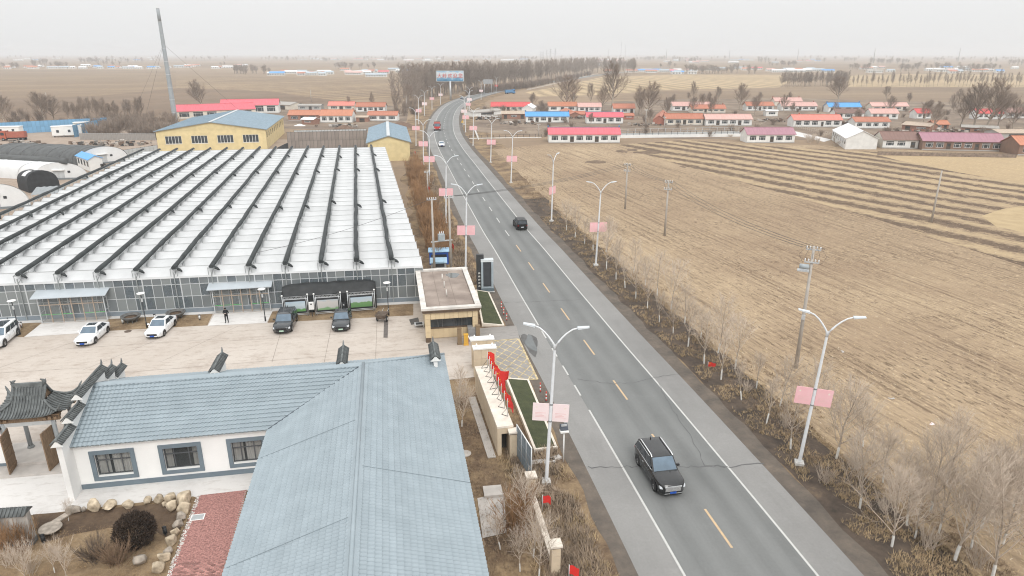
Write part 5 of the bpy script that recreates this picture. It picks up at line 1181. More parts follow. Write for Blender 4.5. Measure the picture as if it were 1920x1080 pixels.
# transformer platform between the left pair
l1, l2 = up['l1'][0].location, up['l2'][0].location
t = thing('pole_transformer', (l1 + l2) / 2 + Vector((0, 0, 4.6)), ang(l1, l2), 'grey transformer on a beam between the two concrete poles', 'transformer'); w = (l2 - l1).length
m_ = MB(); m_.bar((-w / 2 - .3, 0, 0), (w / 2 + .3, 0, 0), .14); m_.build('beam', STEEL, t); m_ = MB(); m_.box(-.45, .35, -.3, .3, .08, .95); m_.build('tank', TRF, t)
for x in (-.25, 0, .25): m_ = MB(); m_.lathe([(.06, .95), (.08, 1.05), (.04, 1.3)], 8, (x, 0, 0)); m_.build('bushing', INS, t)
def wire(a, c, sag, label, r=.02):
    a, c = Vector(a), Vector(c); P = []
    for i in range(15):
        u = i / 14; q = a.lerp(c, u); q.z -= sag * 4 * u * (1 - u); P.append(q)
    m_ = MB(); m_.tube(P, r, 4, caps=False); o = m_.build('overhead_wire', WIRE); tag(o, label, 'wire', 'overhead wires'); return o
def top(k, dx=0, dz=.2): o, h = up[k]; return o.matrix_basis @ Vector((dx, .15, h - dz))
for k in up: up[k][0].matrix_basis
for k, dx in enumerate((-.9, 0, .9)):
    wire(top('l2', dx), top('r3', dx), .7, ['upper thin overhead wire crossing the road', 'middle thin overhead wire crossing the road', 'lower thin overhead wire crossing the road'][k])
    wire(top('r3', dx), top('r2', dx), .5, 'thin overhead wire between the two poles behind the saplings'); wire(top('r2', dx), top('r1', dx), .9, 'thin overhead wire running to the transformer pole in the field')
wire(top('l1', 0), (-30, 75, 6.2), .6, 'thin wire dropping from the pole pair over the greenhouse roof')

# ------------------------------------------------------------------ vehicles
TYRE = mat('tyre', (.02, .02, .02), .8); RIM = mat('alloy_rim', (.55, .56, .57), .3, .05, 3, metal=.6); CGL = mat('car_glass', (.035, .045, .055), .06, .2, 1, spec=.7)
CGLB = mat('car_windscreen', (.10, .15, .20), .05, .25, 1.2, spec=.8); CHR = mat('chrome', (.75, .76, .77), .18, .03, 2, metal=.7); PLATEB = mat('blue_plate', (.02, .09, .42), .4); PLATEG = mat('green_plate', (.45, .62, .50), .4); PLATEW = mat('white_plate', (.6, .65, .7), .4)
HLAMP = mat('headlamp', (.62, .65, .68), .12); TLAMP = mat('tail_lamp', (.30, .02, .02), .2); BLKP = mat('black_plastic', (.018, .018, .019), .5)
def loft(b, rings, mi=0):
    n = len(rings[0]); i0 = len(b.v)
    for r in rings: b.v += [tuple(p) for p in r]
    for k in range(len(rings) - 1):
        for j in range(n - 1):
            a = i0 + k * n + j; b.f.append((a, a + 1, a + n + 1, a + n)); b.mi.append(mi); b.sm.append(True)
    for k, rev in ((0, False), (len(rings) - 1, True)):
        f = [i0 + k * n + j for j in range(n)]; b.f.append(tuple(f if not rev else reversed(f))); b.mi.append(mi); b.sm.append(False)
def car(p, rz, label, paint, L=4.7, W=1.83, Hh=1.45, suv=False, plate=PLATEB, sunroof=False, rails=False, grille='dark', group=None, cat='car', rear_open=False):
    # local +x is the nose
    t = thing('parked_car' if group else 'car', p, rz, label, cat, group)
    g0 = .17 if not suv else .24; hw = W / 2; belt = Hh * (.62 if not suv else .60); hood = Hh * (.60 if not suv else .62)
    st = [(-.5, .50, .80, .40), (-.485, .80, .90, .34), (-.44, .96, .97, .24), (-.30, 1.0, 1.0, 0), (.0, 1.0, 1.0, 0), (.18, 1.0, 1.0, 0), (.30, .985, .985, 0), (.40, .95, .96, .04), (.455, .86, .87, .14), (.49, .70, .72, .26), (.50, .60, .60, .32)]
    rings = []
    for fx, wl, wu, up_ in st:
        x = fx * L; ztop = belt if fx < .16 else hood - max(0, fx - .16) * L * (.055 if not suv else .035)
        if fx >= .455: ztop -= {.455: .05, .49: .15, .50: .26}[fx]
        if fx <= -.485: ztop -= .03 if fx > -.5 else .12
        if not suv and fx <= -.30: ztop += .02
        zb = g0 + up_ * .35; m1 = zb + (ztop - zb) * .45; R_ = []
        prof = [(0, zb), (wl * .92, zb), (wl, zb + .10), (wl, m1), (wu * .985, ztop - .10), (wu * .90, ztop - .015), (wu * .5, ztop + .015), (0, ztop + .025)]
        full = [(-y_, z) for y_, z in reversed(prof[1:])] + prof[1:]
        R_ = [(x, y_ * hw, z) for y_, z in full]; rings.append(R_)
    b = MB(); loft(b, rings); b.build('body', paint, t)
    # cabin: roof shell and the pillars between the glass
    xb0, xb1, xt0, xt1 = ((-.40 * L, .205 * L, -.20 * L, .05 * L) if not suv else (-.475 * L, .225 * L, -.40 * L, .07 * L))
    if suv == 'van': xb0, xt0 = -.49 * L, -.45 * L
    zb, zt = belt - .02, Hh; wb, wt = hw * .93, hw * .74 if not suv else hw * .80
    P = [(xb0, -wb, zb), (xb1, -wb, zb), (xb1, wb, zb), (xb0, wb, zb), (xt0, -wt, zt - .03), (xt1, -wt, zt - .03), (xt1, wt, zt - .03), (xt0, wt, zt - .03)]
    b = MB(); b.raw(P, [(0, 1, 5, 4), (1, 2, 6, 5), (2, 3, 7, 6), (3, 0, 4, 7)]); 
    b.grid(lambda a, c: (xt0 + (xt1 - xt0) * a, -wt + 2 * wt * c, zt - .03 + .05 * (1 - (2 * c - 1) ** 4) * (1 - (2 * a - 1) ** 6) ), 10, 10); b.build('cabin', paint, t)
    P = [Vector(q) for q in P]
    def quad(i0, i1, i2, i3, u0, u1, v0, v1, nm, m, off=.012):
        a, b_, c_, d_ = P[i0], P[i1], P[i2], P[i3]; f = lambda u, v: a.lerp(b_, u).lerp(d_.lerp(c_, u), v)
        n_ = (b_ - a).cross(d_ - a).normalized() * off; mm = MB(); mm.grid(lambda u, v: f(u0 + (u1 - u0) * u, v0 + (v1 - v0) * v) + n_ * (1 + 1.5 * math.sin(math.pi * u)), 6, 4); return mm.build(nm, m, t)
    quad(1, 2, 6, 5, .05, .95, .08, .94, 'windscreen', CGLB); quad(3, 0, 4, 7, .07, .93, .15, .9, 'rear_window', CGL)
    for i0, i1, i2, i3 in ((0, 1, 5, 4), (2, 3, 7, 6)):
        flip = i0 == 2
        if not flip: segs = ((.06, .40), (.43, .90)) if not suv else ((.04, .28), (.31, .60), (.63, .93))
        else: segs = ((.10, .57), (.60, .94)) if not suv else ((.07, .37), (.40, .69), (.72, .96))
        for u0, u1 in segs: quad(i0, i1, i2, i3, u0, u1, .16, .88, 'side_window', CGL, .008)
    # wheels
    wr = .335 if not suv else .40
    for fx in (-.30, .305):
        for sg in (-1, 1):
            b = MB(); b.lathe([(wr * .62, -.1), (wr * .97, -.1), (wr, -.05), (wr, .05), (wr * .97, .1), (wr * .62, .1)], 20); b.v = [(x + fx * L, z + sg * (hw - .11), y + wr) for x, y, z in b.v]; w_ = b.build('wheel', TYRE, t)
            b = MB(); b.lathe([(.05, 0), (wr * .22, .012), (wr * .60, .0), (wr * .66, -.03)], 14, cap=False); b.v = [(x + fx * L, sg * (hw - .005) + sg * z, y + wr) for x, y, z in b.v]; b.build('rim', RIM, w_)
            b = MB(); pts = [(fx * L + (wr + .07) * math.cos(a), sg * (hw + .004), max(wr + (wr + .07) * math.sin(a), g0 + .02)) for a in [math.pi * 2 * i / 24 for i in range(24)]]; b.face(pts if sg < 0 else list(reversed(pts))); b.build('wheel_arch', BLKP, t)
    # face
    zg = g0 + (hood - g0) * .5; xf = L * .5
    b = MB(); gw = hw * (.55 if grille != 'none' else .5); hh = .12 if not suv else .17
    b.box(xf - .16, xf + .004, -gw, gw, zg - hh, zg + hh * .7); b.build('grille', {'chrome': mat('grille_grey', (.30, .30, .30), .35, .3, 14)}.get(grille, BLKP), t)
    if grille == 'chrome':
        b = MB(); b.box(xf - .10, xf + .03, -gw - .04, gw + .04, zg + hh * .7, zg + hh * .7 + .09); b.box(xf - .10, xf + .02, -gw * 1.1, gw * 1.1, g0 + .12, g0 + .16); b.build('chrome_trim', CHR, t)
        b = MB(); b.box(xf + .012, xf + .03, -.09, .09, zg - .02, zg + .06); b.build('badge', CHR, t)
    b = MB(); b.box(xf - .1, xf + .004, -hw * .62, hw * .62, g0 + .02, g0 + .12); b.build('lower_intake', BLKP, t)
    for sg in (-1, 1):
        b = MB(); y0_, y1_ = sorted((sg * hw * .60, sg * hw * .90)); z0_ = zg + hh * .1
        b.hexa([(xf - .30, y0_, z0_), (xf - .02, y0_, z0_), (xf - .14, y1_, z0_), (xf - .36, y1_, z0_), (xf - .30, y0_, z0_ + .15), (xf - .05, y0_, z0_ + .13), (xf - .19, y1_, z0_ + .17), (xf - .40, y1_, z0_ + .17)] if sg > 0 else [(xf - .36, y0_, z0_), (xf - .14, y0_, z0_), (xf - .02, y1_, z0_), (xf - .30, y1_, z0_), (xf - .40, y0_, z0_ + .17), (xf - .19, y0_, z0_ + .17), (xf - .05, y1_, z0_ + .13), (xf - .30, y1_, z0_ + .15)]); b.build('headlight', HLAMP, t)
        b = MB(); b.box(-xf + .0, -xf + .22, *sorted((sg * hw * .58, sg * hw * .88)), belt - .30, belt - .12); b.build('tail_light', TLAMP, t)
        b = MB(); b.hexa([(xb1 - .62, sg * (hw + .02), belt + .02), (xb1 - .42, sg * (hw + .02), belt + .02), (xb1 - .42, sg * (hw + .20), belt + .05), (xb1 - .62, sg * (hw + .20), belt + .05), (xb1 - .60, sg * (hw + .02), belt + .16), (xb1 - .46, sg * (hw + .02), belt + .16), (xb1 - .46, sg * (hw + .19), belt + .17), (xb1 - .60, sg * (hw + .19), belt + .17)]); b.build('mirror', paint, t)
        for fx in (-.10, .08): b = MB(); b.box(fx * L - .1, fx * L + .1, *sorted((sg * (hw - .01), sg * (hw + .03))), belt - .16, belt - .12); b.build('door_handle', CHR if rails else paint, t)
        b = MB()
        for fx in (-.14, .09): b.box(fx * L - .008, fx * L + .008, *sorted((sg * (hw - .02), sg * (hw + .003))), g0 + .14, belt - .12)
        b.build('door_gap', BLKP, t)
        if rails: b = MB(); b.tube([(xt0 + .1, sg * wt * .93, zt), (xt0 + .3, sg * wt * .93, zt + .07), (xt1 - .2, sg * wt * .93, zt + .07), (xt1 + .05, sg * wt * .94, zt - .02)], .045, 7); b.build('roof_rail', CHR, t)
        if rails:
            b = MB(); f = lambda u, v: P[0 if sg < 0 else 3].lerp(P[1 if sg < 0 else 2], u).lerp(P[4 if sg < 0 else 7].lerp(P[5 if sg < 0 else 6], u), v) + Vector((0, sg * .025, 0))
            b.tube([f(.02, .12), f(.95, .12)], .018, 5); b.tube([f(.02, .12), f(.02, .75), f(.1, .92), f(.9, .94)], .018, 5); b.build('window_trim', CHR, t)
    b = MB(); b.box(xf + .013, xf + .03, -.22, .22, g0 + .13, g0 + .27); b.build('licence_plate', plate, t)
    b = MB(); b.box(-xf - .02, -xf - .004, -.22, .22, g0 + .30, g0 + .44); b.build('licence_plate', plate, t)
    b = MB(); b.box(-xf + .0, -xf + .1, -hw * .7, hw * .7, g0 + .05, g0 + .22); b.build('rear_bumper', BLKP, t)
    if sunroof: b = MB(); b.box(xt0 + (xt1 - xt0) * .25, xt1 - .15, -wt * .62, wt * .62, zt + .005, zt + .03); b.build('sunroof', CGL, t)
    if suv: b = MB(); b.tube([(xt0 + .25, 0, zt), (xt0 + .15, 0, zt + .16)], [.05, .02], 6); b.build('antenna', BLKP, t)
    return t
CWHITE = mat('car_white', (.78, .79, .80), .25, .03, 1, coat=.6); CDARK = mat('car_dark_grey', (.030, .034, .038), .22, .1, 1, coat=.7); CBLACK = mat('car_black', (.012, .013, .014), .2, .1, 1, coat=.7); CBLK2 = mat('car_black_matt', (.014, .014, .015), .35, .1, 1)
def face_dir(rear, nose): a, c = at(*rear), at(*nose); return (a + c) / 2, ang(a, c)
Zc = Vector((0, 0, .048))
p, r = face_dir((190, 622), (160, 648)); car(p + Zc, r, 'white sedan parked below the left porch ramp', CWHITE, sunroof=True, group='cars parked in the yard')
p, r = face_dir((316, 609), (290, 634)); car(p + Zc, r, 'white sedan parked near the lawn by the planter bowls', CWHITE, sunroof=True, group='cars parked in the yard')
p, r = face_dir((30, 620), (-22, 664)); car(p + Zc, r, 'white minivan cut off by the left picture edge', CWHITE, 4.9, 1.85, 1.7, suv='van', sunroof=True, group='cars parked in the yard')
p, r = face_dir((542, 602), (531, 624)); car(p + Zc, r, 'dark grey hatchback with green plate parked in front of the left display board', CDARK, 4.75, 1.92, 1.62, suv=True, plate=PLATEG, group='cars parked in the yard')
p, r = face_dir((644, 597), (640, 620)); car(p + Zc, r, 'dark grey sedan with green plate parked between two display boards', CDARK, 4.85, 1.9, 1.5, plate=PLATEG, group='cars parked in the yard')
Zr = Vector((0, 0, .034))
p = at(1234, 893); car(p + Zr, road_dir(p.y) + math.pi, 'large black SUV with chrome grille driving towards the camera', CBLACK, 5.1, 1.98, 1.88, suv=True, rails=True, grille='chrome', cat='suv')
p = at(975, 427); car(p + Zr, road_dir(p.y), 'black SUV seen from behind driving away on the right lane', CBLK2, 4.5, 1.85, 1.78, suv='van', plate=PLATEW, cat='suv')
p = at(828, 274); car(p + Zr, road_dir(p.y) + math.pi, 'white sedan approaching ahead of the red truck', CWHITE, 4.6, 1.82, 1.48)
p = at(866, 185.5); car(p + Zr, road_dir(p.y) + math.pi, 'tiny grey car at the far bend of the road', mat('car_grey', (.2, .2, .2), .4), 4.6, 1.82, 1.5)
def truck(p, rz, label, cabc, bodyc, Lc=7.5):
    t = thing('truck', p, rz, label, 'truck'); W = 1.22
    b = MB(); b.hexa([(2.0, -W, .6), (3.9, -W, .6), (3.9, W, .6), (2.0, W, .6), (2.0, -W * .95, 3.2), (3.55, -W * .95, 3.2), (3.55, W * .95, 3.2), (2.0, W * .95, 3.2)]); b.build('cab', cabc, t)
    b = MB(); b.face([(3.80, -W * .88, 1.75), (3.80, W * .88, 1.75), (3.64, W * .85, 2.8), (3.64, -W * .85, 2.8)]); b.build('windscreen', CGLB, t)
    for sg in (-1, 1):
        b = MB(); b.face([(2.4, sg * (W * .985), 1.8), (3.4, sg * (W * .985), 1.8), (3.4, sg * (W * .975), 2.7), (2.4, sg * (W * .975), 2.7)]); b.build('side_window', CGL, t)
        b = MB(); b.box(3.86, 3.93, *sorted((sg * W * .6, sg * W * .95)), .75, 1.0); b.build('headlight', HLAMP, t)
        b = MB(); b.box(3.5, 3.6, *sorted((sg * (W + .03), sg * (W + .25))), 1.9, 2.6); b.build('mirror', BLKP, t)
        for x in (2.9, -1.6, -2.9):
            b = MB(); b.lathe([(.3, -.14), (.5, -.14), (.5, .14), (.3, .14)], 16); b.v = [(a + x, z + sg * (W - .14), c + .5) for a, c, z in b.v]; w_ = b.build('wheel', TYRE, t)
            b = MB(); b.lathe([(.05, 0), (.28, .02)], 12); b.v = [(a + x, sg * (W + .002), c + .5) for a, c, z in b.v]; b.build('rim', STEEL, w_)
    b = MB(); b.box(3.84, 3.92, -W * .8, W * .8, 1.15, 1.5); b.build('grille', mat('truck_red_bright', (.6, .03, .03), .4), t)
    b = MB(); b.box(3.6, 3.95, -W, W, .5, .7); b.build('bumper', BLKP, t)
    b = MB(); x0 = 1.8 - Lc * .72
    b.box(x0, 1.8, -W, -W + .08, 1.0, 2.9); b.box(x0, 1.8, W - .08, W, 1.0, 2.9); b.box(x0, 1.8, -W + .08, W - .08, 1.0, 1.1); b.box(1.72, 1.8, -W + .08, W - .08, 1.1, 3.3); b.box(x0, x0 + .08, -W + .08, W - .08, 1.1, 2.9); b.build('cargo_bed', bodyc, t)
    b = MB(); b.grid(lambda a, c: (x0 + .1 + (1.6 - x0) * a, (-W + .1) + (2 * W - .2) * c, 2.6 + .35 * math.sin(math.pi * a) * math.sin(math.pi * c)), 8, 6); b.build('load', mat('sand_load', (.28, .22, .16), .95, .2, 2), t)
    b = MB(); b.box(x0, 3.4, -.4, .4, .5, .95); b.build('chassis', BLKP, t); return t
p = at(820, 244); truck(p + Zr, road_dir(p.y) + math.pi, 'red dump truck coming down the left lane behind the white car', mat('truck_red', (.40, .06, .045), .5), mat('truck_brown', (.22, .10, .07), .7))
p = at(956, 176); truck(p, R(20), 'small blue truck parked beside the far road bend', mat('truck_blue', (.08, .25, .5), .5), mat('truck_blue_bed', (.10, .25, .45), .6))

# ------------------------------------------------------------------ the person in black
def person(p, rz, label):
    t = thing('person', p, rz, label, 'person')
    J = {}; E_ = []
    def j(n, co, r, par=None): J[n] = (Vector(co), r, par)
    j('pelvis', (0, 0, .95), .145); j('waist', (0, -.01, 1.10), .14, 'pelvis'); j('chest', (0, 0, 1.32), .165, 'waist'); j('neck0', (0, 0, 1.47), .075, 'chest'); j('neck1', (0, -.02, 1.53), .06, 'neck0'); j('head', (0, -.045, 1.62), .098, 'neck1'); j('crown', (0, -.03, 1.71), .075, 'head')
    for s_, n in ((-1, 'l'), (1, 'r')):
        j('hip' + n, (s_ * .10, 0, .90), .105, 'pelvis'); j('knee' + n, (s_ * .125, -.02, .50), .07, 'hip' + n); j('calf' + n, (s_ * .13, .01, .34), .066, 'knee' + n); j('ank' + n, (s_ * .135, .02, .09), .05, 'calf' + n); j('toe' + n, (s_ * .16, -.17, .045), .042, 'ank' + n)
        j('sh' + n, (s_ * .19, .01, 1.41), .075, 'chest'); j('el' + n, (s_ * .30, .02, 1.14), .055, 'sh' + n); j('wr' + n, (s_ * .10, -.24, 1.17), .036, 'el' + n); j('palm' + n, (s_ * .055, -.29, 1.18), .038, 'wr' + n)
    names = list(J); idx = {n: i for i, n in enumerate(names)}
    me = bpy.data.meshes.new('body'); me.from_pydata([J[n][0] for n in names], [(idx[n], idx[J[n][2]]) for n in names if J[n][2]], [])
    o = bpy.data.objects.new('body', me); COL.objects.link(o)
    md = o.modifiers.new('skin', 'SKIN'); md.use_smooth_shade = True; sv = me.skin_vertices[0].data
    for n in names: r = J[n][1]; sv[idx[n]].radius = (r * (1.25 if n in ('chest', 'waist', 'pelvis') else 1), r); sv[idx[n]].use_root = n == 'pelvis'
    o.modifiers.new('sub', 'SUBSURF').levels = 2; o.modifiers['sub'].render_levels = 2
    dg = bpy.context.evaluated_depsgraph_get(); me2 = bpy.data.meshes.new_from_object(o.evaluated_get(dg)); bpy.data.objects.remove(o)
    me2.materials.clear()
    for q in (mat('black_jacket', (.014, .015, .017), .8, .2, 6), mat('skin', (.45, .28, .20), .6), mat('black_trousers', (.012, .013, .016), .85), mat('black_shoe', (.015, .014, .013), .5)): me2.materials.append(q)
    for f in me2.polygons:
        c = f.center; f.use_smooth = True
        f.material_index = 1 if (1.545 < c.z < 1.69 and c.y < -.06) or (c.y < -.235 and 1.1 < c.z < 1.26 and abs(c.x) < .12) else 3 if c.z < .10 else 2 if c.z < .93 else 0
    body = put('body', me2, t)
    b = MB(); b.lathe([(.115, 1.60), (.122, 1.66), (.105, 1.73), (.05, 1.765), (.005, 1.77)], 14, (0, -.022, 0)); b.box(-.07, .07, -.20, -.11, 1.665, 1.68); b.build('cap', mat('black_cap', (.012, .012, .013), .8), t)
    b = MB(); b.lathe([(.01, -.02), (.014, 0), (.01, .02)], 6, (0, -.155, 1.605)); b.build('nose', MATS['skin'], t)
    for s_ in (-1, 1):                                     # five fingers round the controller
        b = MB()
        for k in range(4):
            y = -.30 + (k - 1.5) * .002; z = 1.215 - k * .019
            b.tube([(s_ * .075, y - .02, z), (s_ * .045, y - .05, z - .004), (s_ * .018, y - .042, z - .006)], [.0095, .009, .007], 6)
        b.tube([(s_ * .085, -.275, 1.215), (s_ * .06, -.285, 1.24), (s_ * .035, -.31, 1.235)], [.011, .010, .008], 6); b.build('fingers', MATS['skin'], t)
    b = MB(); b.box(-.085, .085, -.335, -.285, 1.165, 1.235); o = b.build('controller', STEEL, None, loc=p, rz=rz); tag(o, 'small grey remote controller held in both hands by the person', 'controller')
    return t
person(at(426, 606) + Vector((0, 0, .06)), R(4), 'person in black cap, jacket and trousers holding a controller with both hands')
# ------------------------------------------------------------------ village houses
ROOFC = {'pinkred': (.62, .13, .16), 'blue': (.10, .33, .68), 'terra': (.42, .165, .105), 'pale': (.58, .36, .32), 'mauve': (.36, .19, .23), 'salmon': (.60, .21, .17), 'dbrown': (.20, .12, .10), 'white': (.78, .79, .80), 'red': (.55, .09, .09), 'orange': (.48, .20, .12), 'grey': (.36, .34, .31), 'bluegrey': (.26, .34, .40), 'tan': (.45, .36, .28), 'greyblue': (.40, .47, .52)}
WALLC = {'white': (.72, .72, .70), 'cream': (.66, .61, .53), 'brick': (.30, .165, .12), 'brown': (.24, .155, .115), 'grey': (.42, .41, .39), 'yellow': (.68, .56, .31), 'redbrick': (.36, .15, .11)}
def rmat(k): return mat('roof_' + k, ROOFC[k], .55, .10, .8, rnd=.05, stretch=(3, .3, 1))
def wmat(k): return mat('wall_' + k, WALLC[k], .9, .09, .7, rnd=.05)
HOUSES = []
def free(p, m=1.5):
    for a, r, w, d in HOUSES:
        q = Matrix.Rotation(-r, 3, 'Z') @ (p - a)
        if -m < q.x < w + m and -m < q.y < d + m: return False
    return True
def window(t, a, c, z0, z1, y, detail=True, frame=None):
    b = MB(); w = .07; y0_, y1_ = y + .05, y + .16
    b.box(a, c, y0_, y1_, z0, z0 + w); b.box(a, c, y0_, y1_, z1 - w, z1); b.box(a, a + w, y0_, y1_, z0 + w, z1 - w); b.box(c - w, c, y0_, y1_, z0 + w, z1 - w)
    if detail:
        zt = z1 - (z1 - z0) * .3; b.box(a + w, c - w, y0_ + .01, y1_ - .01, zt - .04, zt + .04); q = (c - a) * .24
        for x in (a + q, c - q): b.box(x - .04, x + .04, y0_ + .015, y1_ - .015, z0 + w, zt - .04)
    wn = b.build('window', frame or WHITE, t)
    b = MB(); b.face([(a + .03, y + .12, z0 + .03), (c - .03, y + .12, z0 + .03), (c - .03, y + .12, z1 - .03), (a + .03, y + .12, z1 - .03)]); b.build('pane', PANE, wn)
    return wn
def house(pl, pr, label, roof, wall, eave=2.75, rise=1.5, depth=6.5, ops='ww d ww', chim=(), gcap=None, base=True, group='village houses', name='village_house', side=False):
    """ops: w window, W wide window, d door, space a gap"""
    a, c = at(*pl), at(*pr); t = thing(name, a, ang(a, c), label, 'house', group); w = (c - a).length
    n = sum({'w': 2.2, 'W': 3.0, 'd': 1.4, ' ': .5}[k] for k in ops) or 1; u = w / (n + .6); x = .3 * u; holes = []; kinds = []
    for k in ops:
        L_ = {'w': 2.2, 'W': 3.0, 'd': 1.4, ' ': .5}[k] * u
        if k in 'wW': holes.append((x + L_ * .14, x + L_ * .86, .85, eave - .45)); kinds.append('w')
        elif k == 'd': holes.append((x + L_ * .18, x + L_ * .82, .02, min(2.15, eave - .4))); kinds.append('d')
        x += L_
    HOUSES.append((a, ang(a, c), w, depth)); wall_openings(0, w, eave, .28, holes, 0).build('wall', wmat(wall), t)
    b = MB(); b.box(0, .28, .281, depth, 0, eave); b.box(w - .28, w, .281, depth, 0, eave); b.box(.281, w - .281, depth - .28, depth, 0, eave)
    for x in (0.0, w - .28): b.raw([(x, 0, eave), (x, depth, eave), (x, depth / 2, eave + rise), (x + .28, 0, eave), (x + .28, depth, eave), (x + .28, depth / 2, eave + rise)], [(0, 2, 1), (3, 4, 5)])
    b.build('wall', wmat(wall if not side else side), t)
    if base: b = MB(); b.box(-.04, w + .04, -.05, -.002, 0, .32); b.build('base_course', wmat('grey'), t)
    for h_, kd in zip(holes, kinds):
        if kd == 'w': window(t, *h_, 0)
        else:
            b = MB(); b.box(h_[0], h_[1], .08, .14, h_[2], h_[3]); d_ = b.build('door', mat('house_door', (.085, .065, .05), .6, .2, 3), t)
            b = MB(); b.box(h_[0] + .25, h_[1] - .25, .06, .079, h_[3] * .55, h_[3] - .25); b.build('door_glass', PANE, d_)
    ov = .38; ex = .3; sl = rise / (depth / 2); ze = eave - ov * sl + .05
    for sg, y0_, y1_ in ((-1, -ov, depth / 2), (1, depth + ov, depth / 2)):
        b = MB(); p = [(-ex, y0_, ze), (w + ex, y0_, ze), (w + ex, y1_, eave + rise + .05), (-ex, y1_, eave + rise + .05)]
        b.raw([*p, *[(x, y, z + .1) for x, y, z in p]], [(3, 2, 1, 0), (4, 5, 6, 7), (0, 1, 5, 4), (1, 2, 6, 5), (2, 3, 7, 6), (3, 0, 4, 7)] if sg < 0 else [(0, 1, 2, 3), (7, 6, 5, 4), (4, 5, 1, 0), (5, 6, 2, 1), (6, 7, 3, 2), (7, 4, 0, 3)]); ro = b.build('roof', rmat(roof), t)
        if sg < 0:
            b = MB(); n_ = max(6, int(w / .9))
            for i in range(n_ + 1): x = -ex + (w + 2 * ex) * i / n_; b.bar((x, y0_, ze + .11), (x, y1_, eave + rise + .16), .06, .04)
            b.build('roof_seams', rmat(roof), ro)
    b = MB(); b.bar((-ex, depth / 2, eave + rise + .17), (w + ex, depth / 2, eave + rise + .17), .3, .12); b.build('ridge', rmat(roof) if not gcap else gcap, t)
    if gcap:
        for x in (-.1, w + .1): b = MB(); b.box(x - .2, x + .2, depth / 2 - .3, depth / 2 + .3, eave + rise + .18, eave + rise + .75); b.build('ridge_end', gcap, t)
    for fx in chim: b = MB(); b.box(w * fx - .22, w * fx + .22, depth * .62, depth * .62 + .45, eave + rise * .6, eave + rise + .75); b.build('chimney', wmat('redbrick'), t)
    return t
BCAP = mat('blue_ridge_cap', (.10, .22, .38), .5)
H = house
H((1029, 268), (1162, 268), 'white house with bright pink-red roof and two dark doors nearest the road field', 'pinkred', 'white', 2.85, 1.7, 7.5, 'wwdwwdww', gcap=BCAP)
H((986, 230), (1066, 230), 'white house with bright blue roof behind the pink-red roofed house', 'blue', 'white', 2.7, 1.5, 6.5, 'wdwdww', gcap=BCAP)
H((1100, 232), (1168, 232), 'white house with pink-red roof and green door behind the front row', 'pinkred', 'white', 2.8, 1.6, 6.5, 'wwdww', gcap=BCAP)
H((1248, 235), (1318, 235), 'cream house with terracotta tile roof right of the red-brick gable', 'terra', 'cream', 2.7, 1.7, 6.5, 'wwdww', (.0,))
H((1323, 236), (1409, 236), 'white house with pale pink roof and two doors behind the village fence', 'pale', 'white', 2.7, 1.6, 6.5, 'wdwwdw')
H((1400, 268), (1489, 268), 'white house with mauve roof standing alone at the field edge', 'mauve', 'white', 2.8, 1.8, 7.0, 'ww dww', side='white')
H((1487, 238.5), (1577, 238.5), 'long white house with salmon red roof and five dark windows', 'salmon', 'white', 2.9, 1.7, 6.5, 'WWW dWW', (.18, .95))
H((1602, 241), (1667, 241), 'white house with terracotta roof and grey porch behind the white shed', 'terra', 'white', 2.7, 1.4, 6, 'w ww w')
H((1654, 278), (1720, 279), 'white-fronted house with dark brown roof right of the white shed', 'dbrown', 'white', 2.7, 2.0, 8, 'ww d', (.98,), side='cream')
H((1728, 281), (1880, 284), 'long brown-brick house with mauve roof at the field edge', 'mauve', 'brown', 2.8, 2.0, 8, 'wwdwwdww')
H((1908, 291), (1990, 291), 'brown gabled house with orange roof cut off at the right edge', 'orange', 'brown', 3.0, 2.0, 8, 'wdw', side='brown')
H((1261, 208), (1334, 208), 'white house with pink roof and blue door in the second village row', 'pale', 'white', 2.6, 1.6, 6, 'wdw ww')
H((1296, 212), (1360, 212), 'long house with terracotta roof in front of the blue-doored house', 'terra', 'cream', 2.2, 1.5, 6, 'wwdwww', (.0, .97))
H((1399, 208), (1450, 208), 'white house with terracotta roof behind bare tree in the second village row', 'terra', 'white', 2.7, 1.5, 6, 'wwdww')
H((1465, 208), (1531, 208), 'white house with pale pink roof and four windows above the salmon roof', 'pale', 'white', 2.5, 1.6, 6, 'ww dww', (.0, .97))
H((1452, 199), (1503, 199), 'cream house with faded pink roof at the back of the village', 'pale', 'cream', 2.7, 1.7, 6, 'wd', (.0, .96))
H((1436, 218), (1458, 218), 'small flat white outbuilding in the village centre', 'white', 'white', 2.4, .25, 4, 'w', base=False)
H((1553, 211), (1613, 211), 'white house with bright blue roof at the back right of the village', 'blue', 'white', 2.8, 1.7, 6, 'dw ww', gcap=BCAP)
H((1566, 223), (1619, 223), 'white house with dull brown-pink roof in front of the blue roof', 'dbrown', 'white', 2.6, 1.6, 6, 'dw d')
H((1632, 224), (1683, 224), 'white house with faded pink roof right of the brown-roofed one', 'pale', 'white', 2.7, 1.7, 6, 'ww d w', (.97,))
H((1634, 208), (1702, 208), 'long house with washed-out pink roof at the back right', 'pale', 'cream', 2.4, 1.6, 6, 'wdwwd')
H((1718, 223), (1745, 223), 'white house with red roof half hidden by bare trees', 'red', 'white', 2.6, 1.6, 6, 'wdw')
H((1750, 243), (1778, 243), 'low house with orange roof among the bare trees on the right', 'orange', 'brick', 2.0, 1.2, 5, 'wd')
H((1690, 243), (1742, 247), 'low shed with pale flat roof behind the dark brown roof', 'tan', 'brick', 1.9, .9, 8, 'd w', base=False)
H((1832, 224), (1880, 224), 'white house behind the bare trees with pinkish roof', 'red', 'white', 2.7, 1.6, 6, 'wwdww')
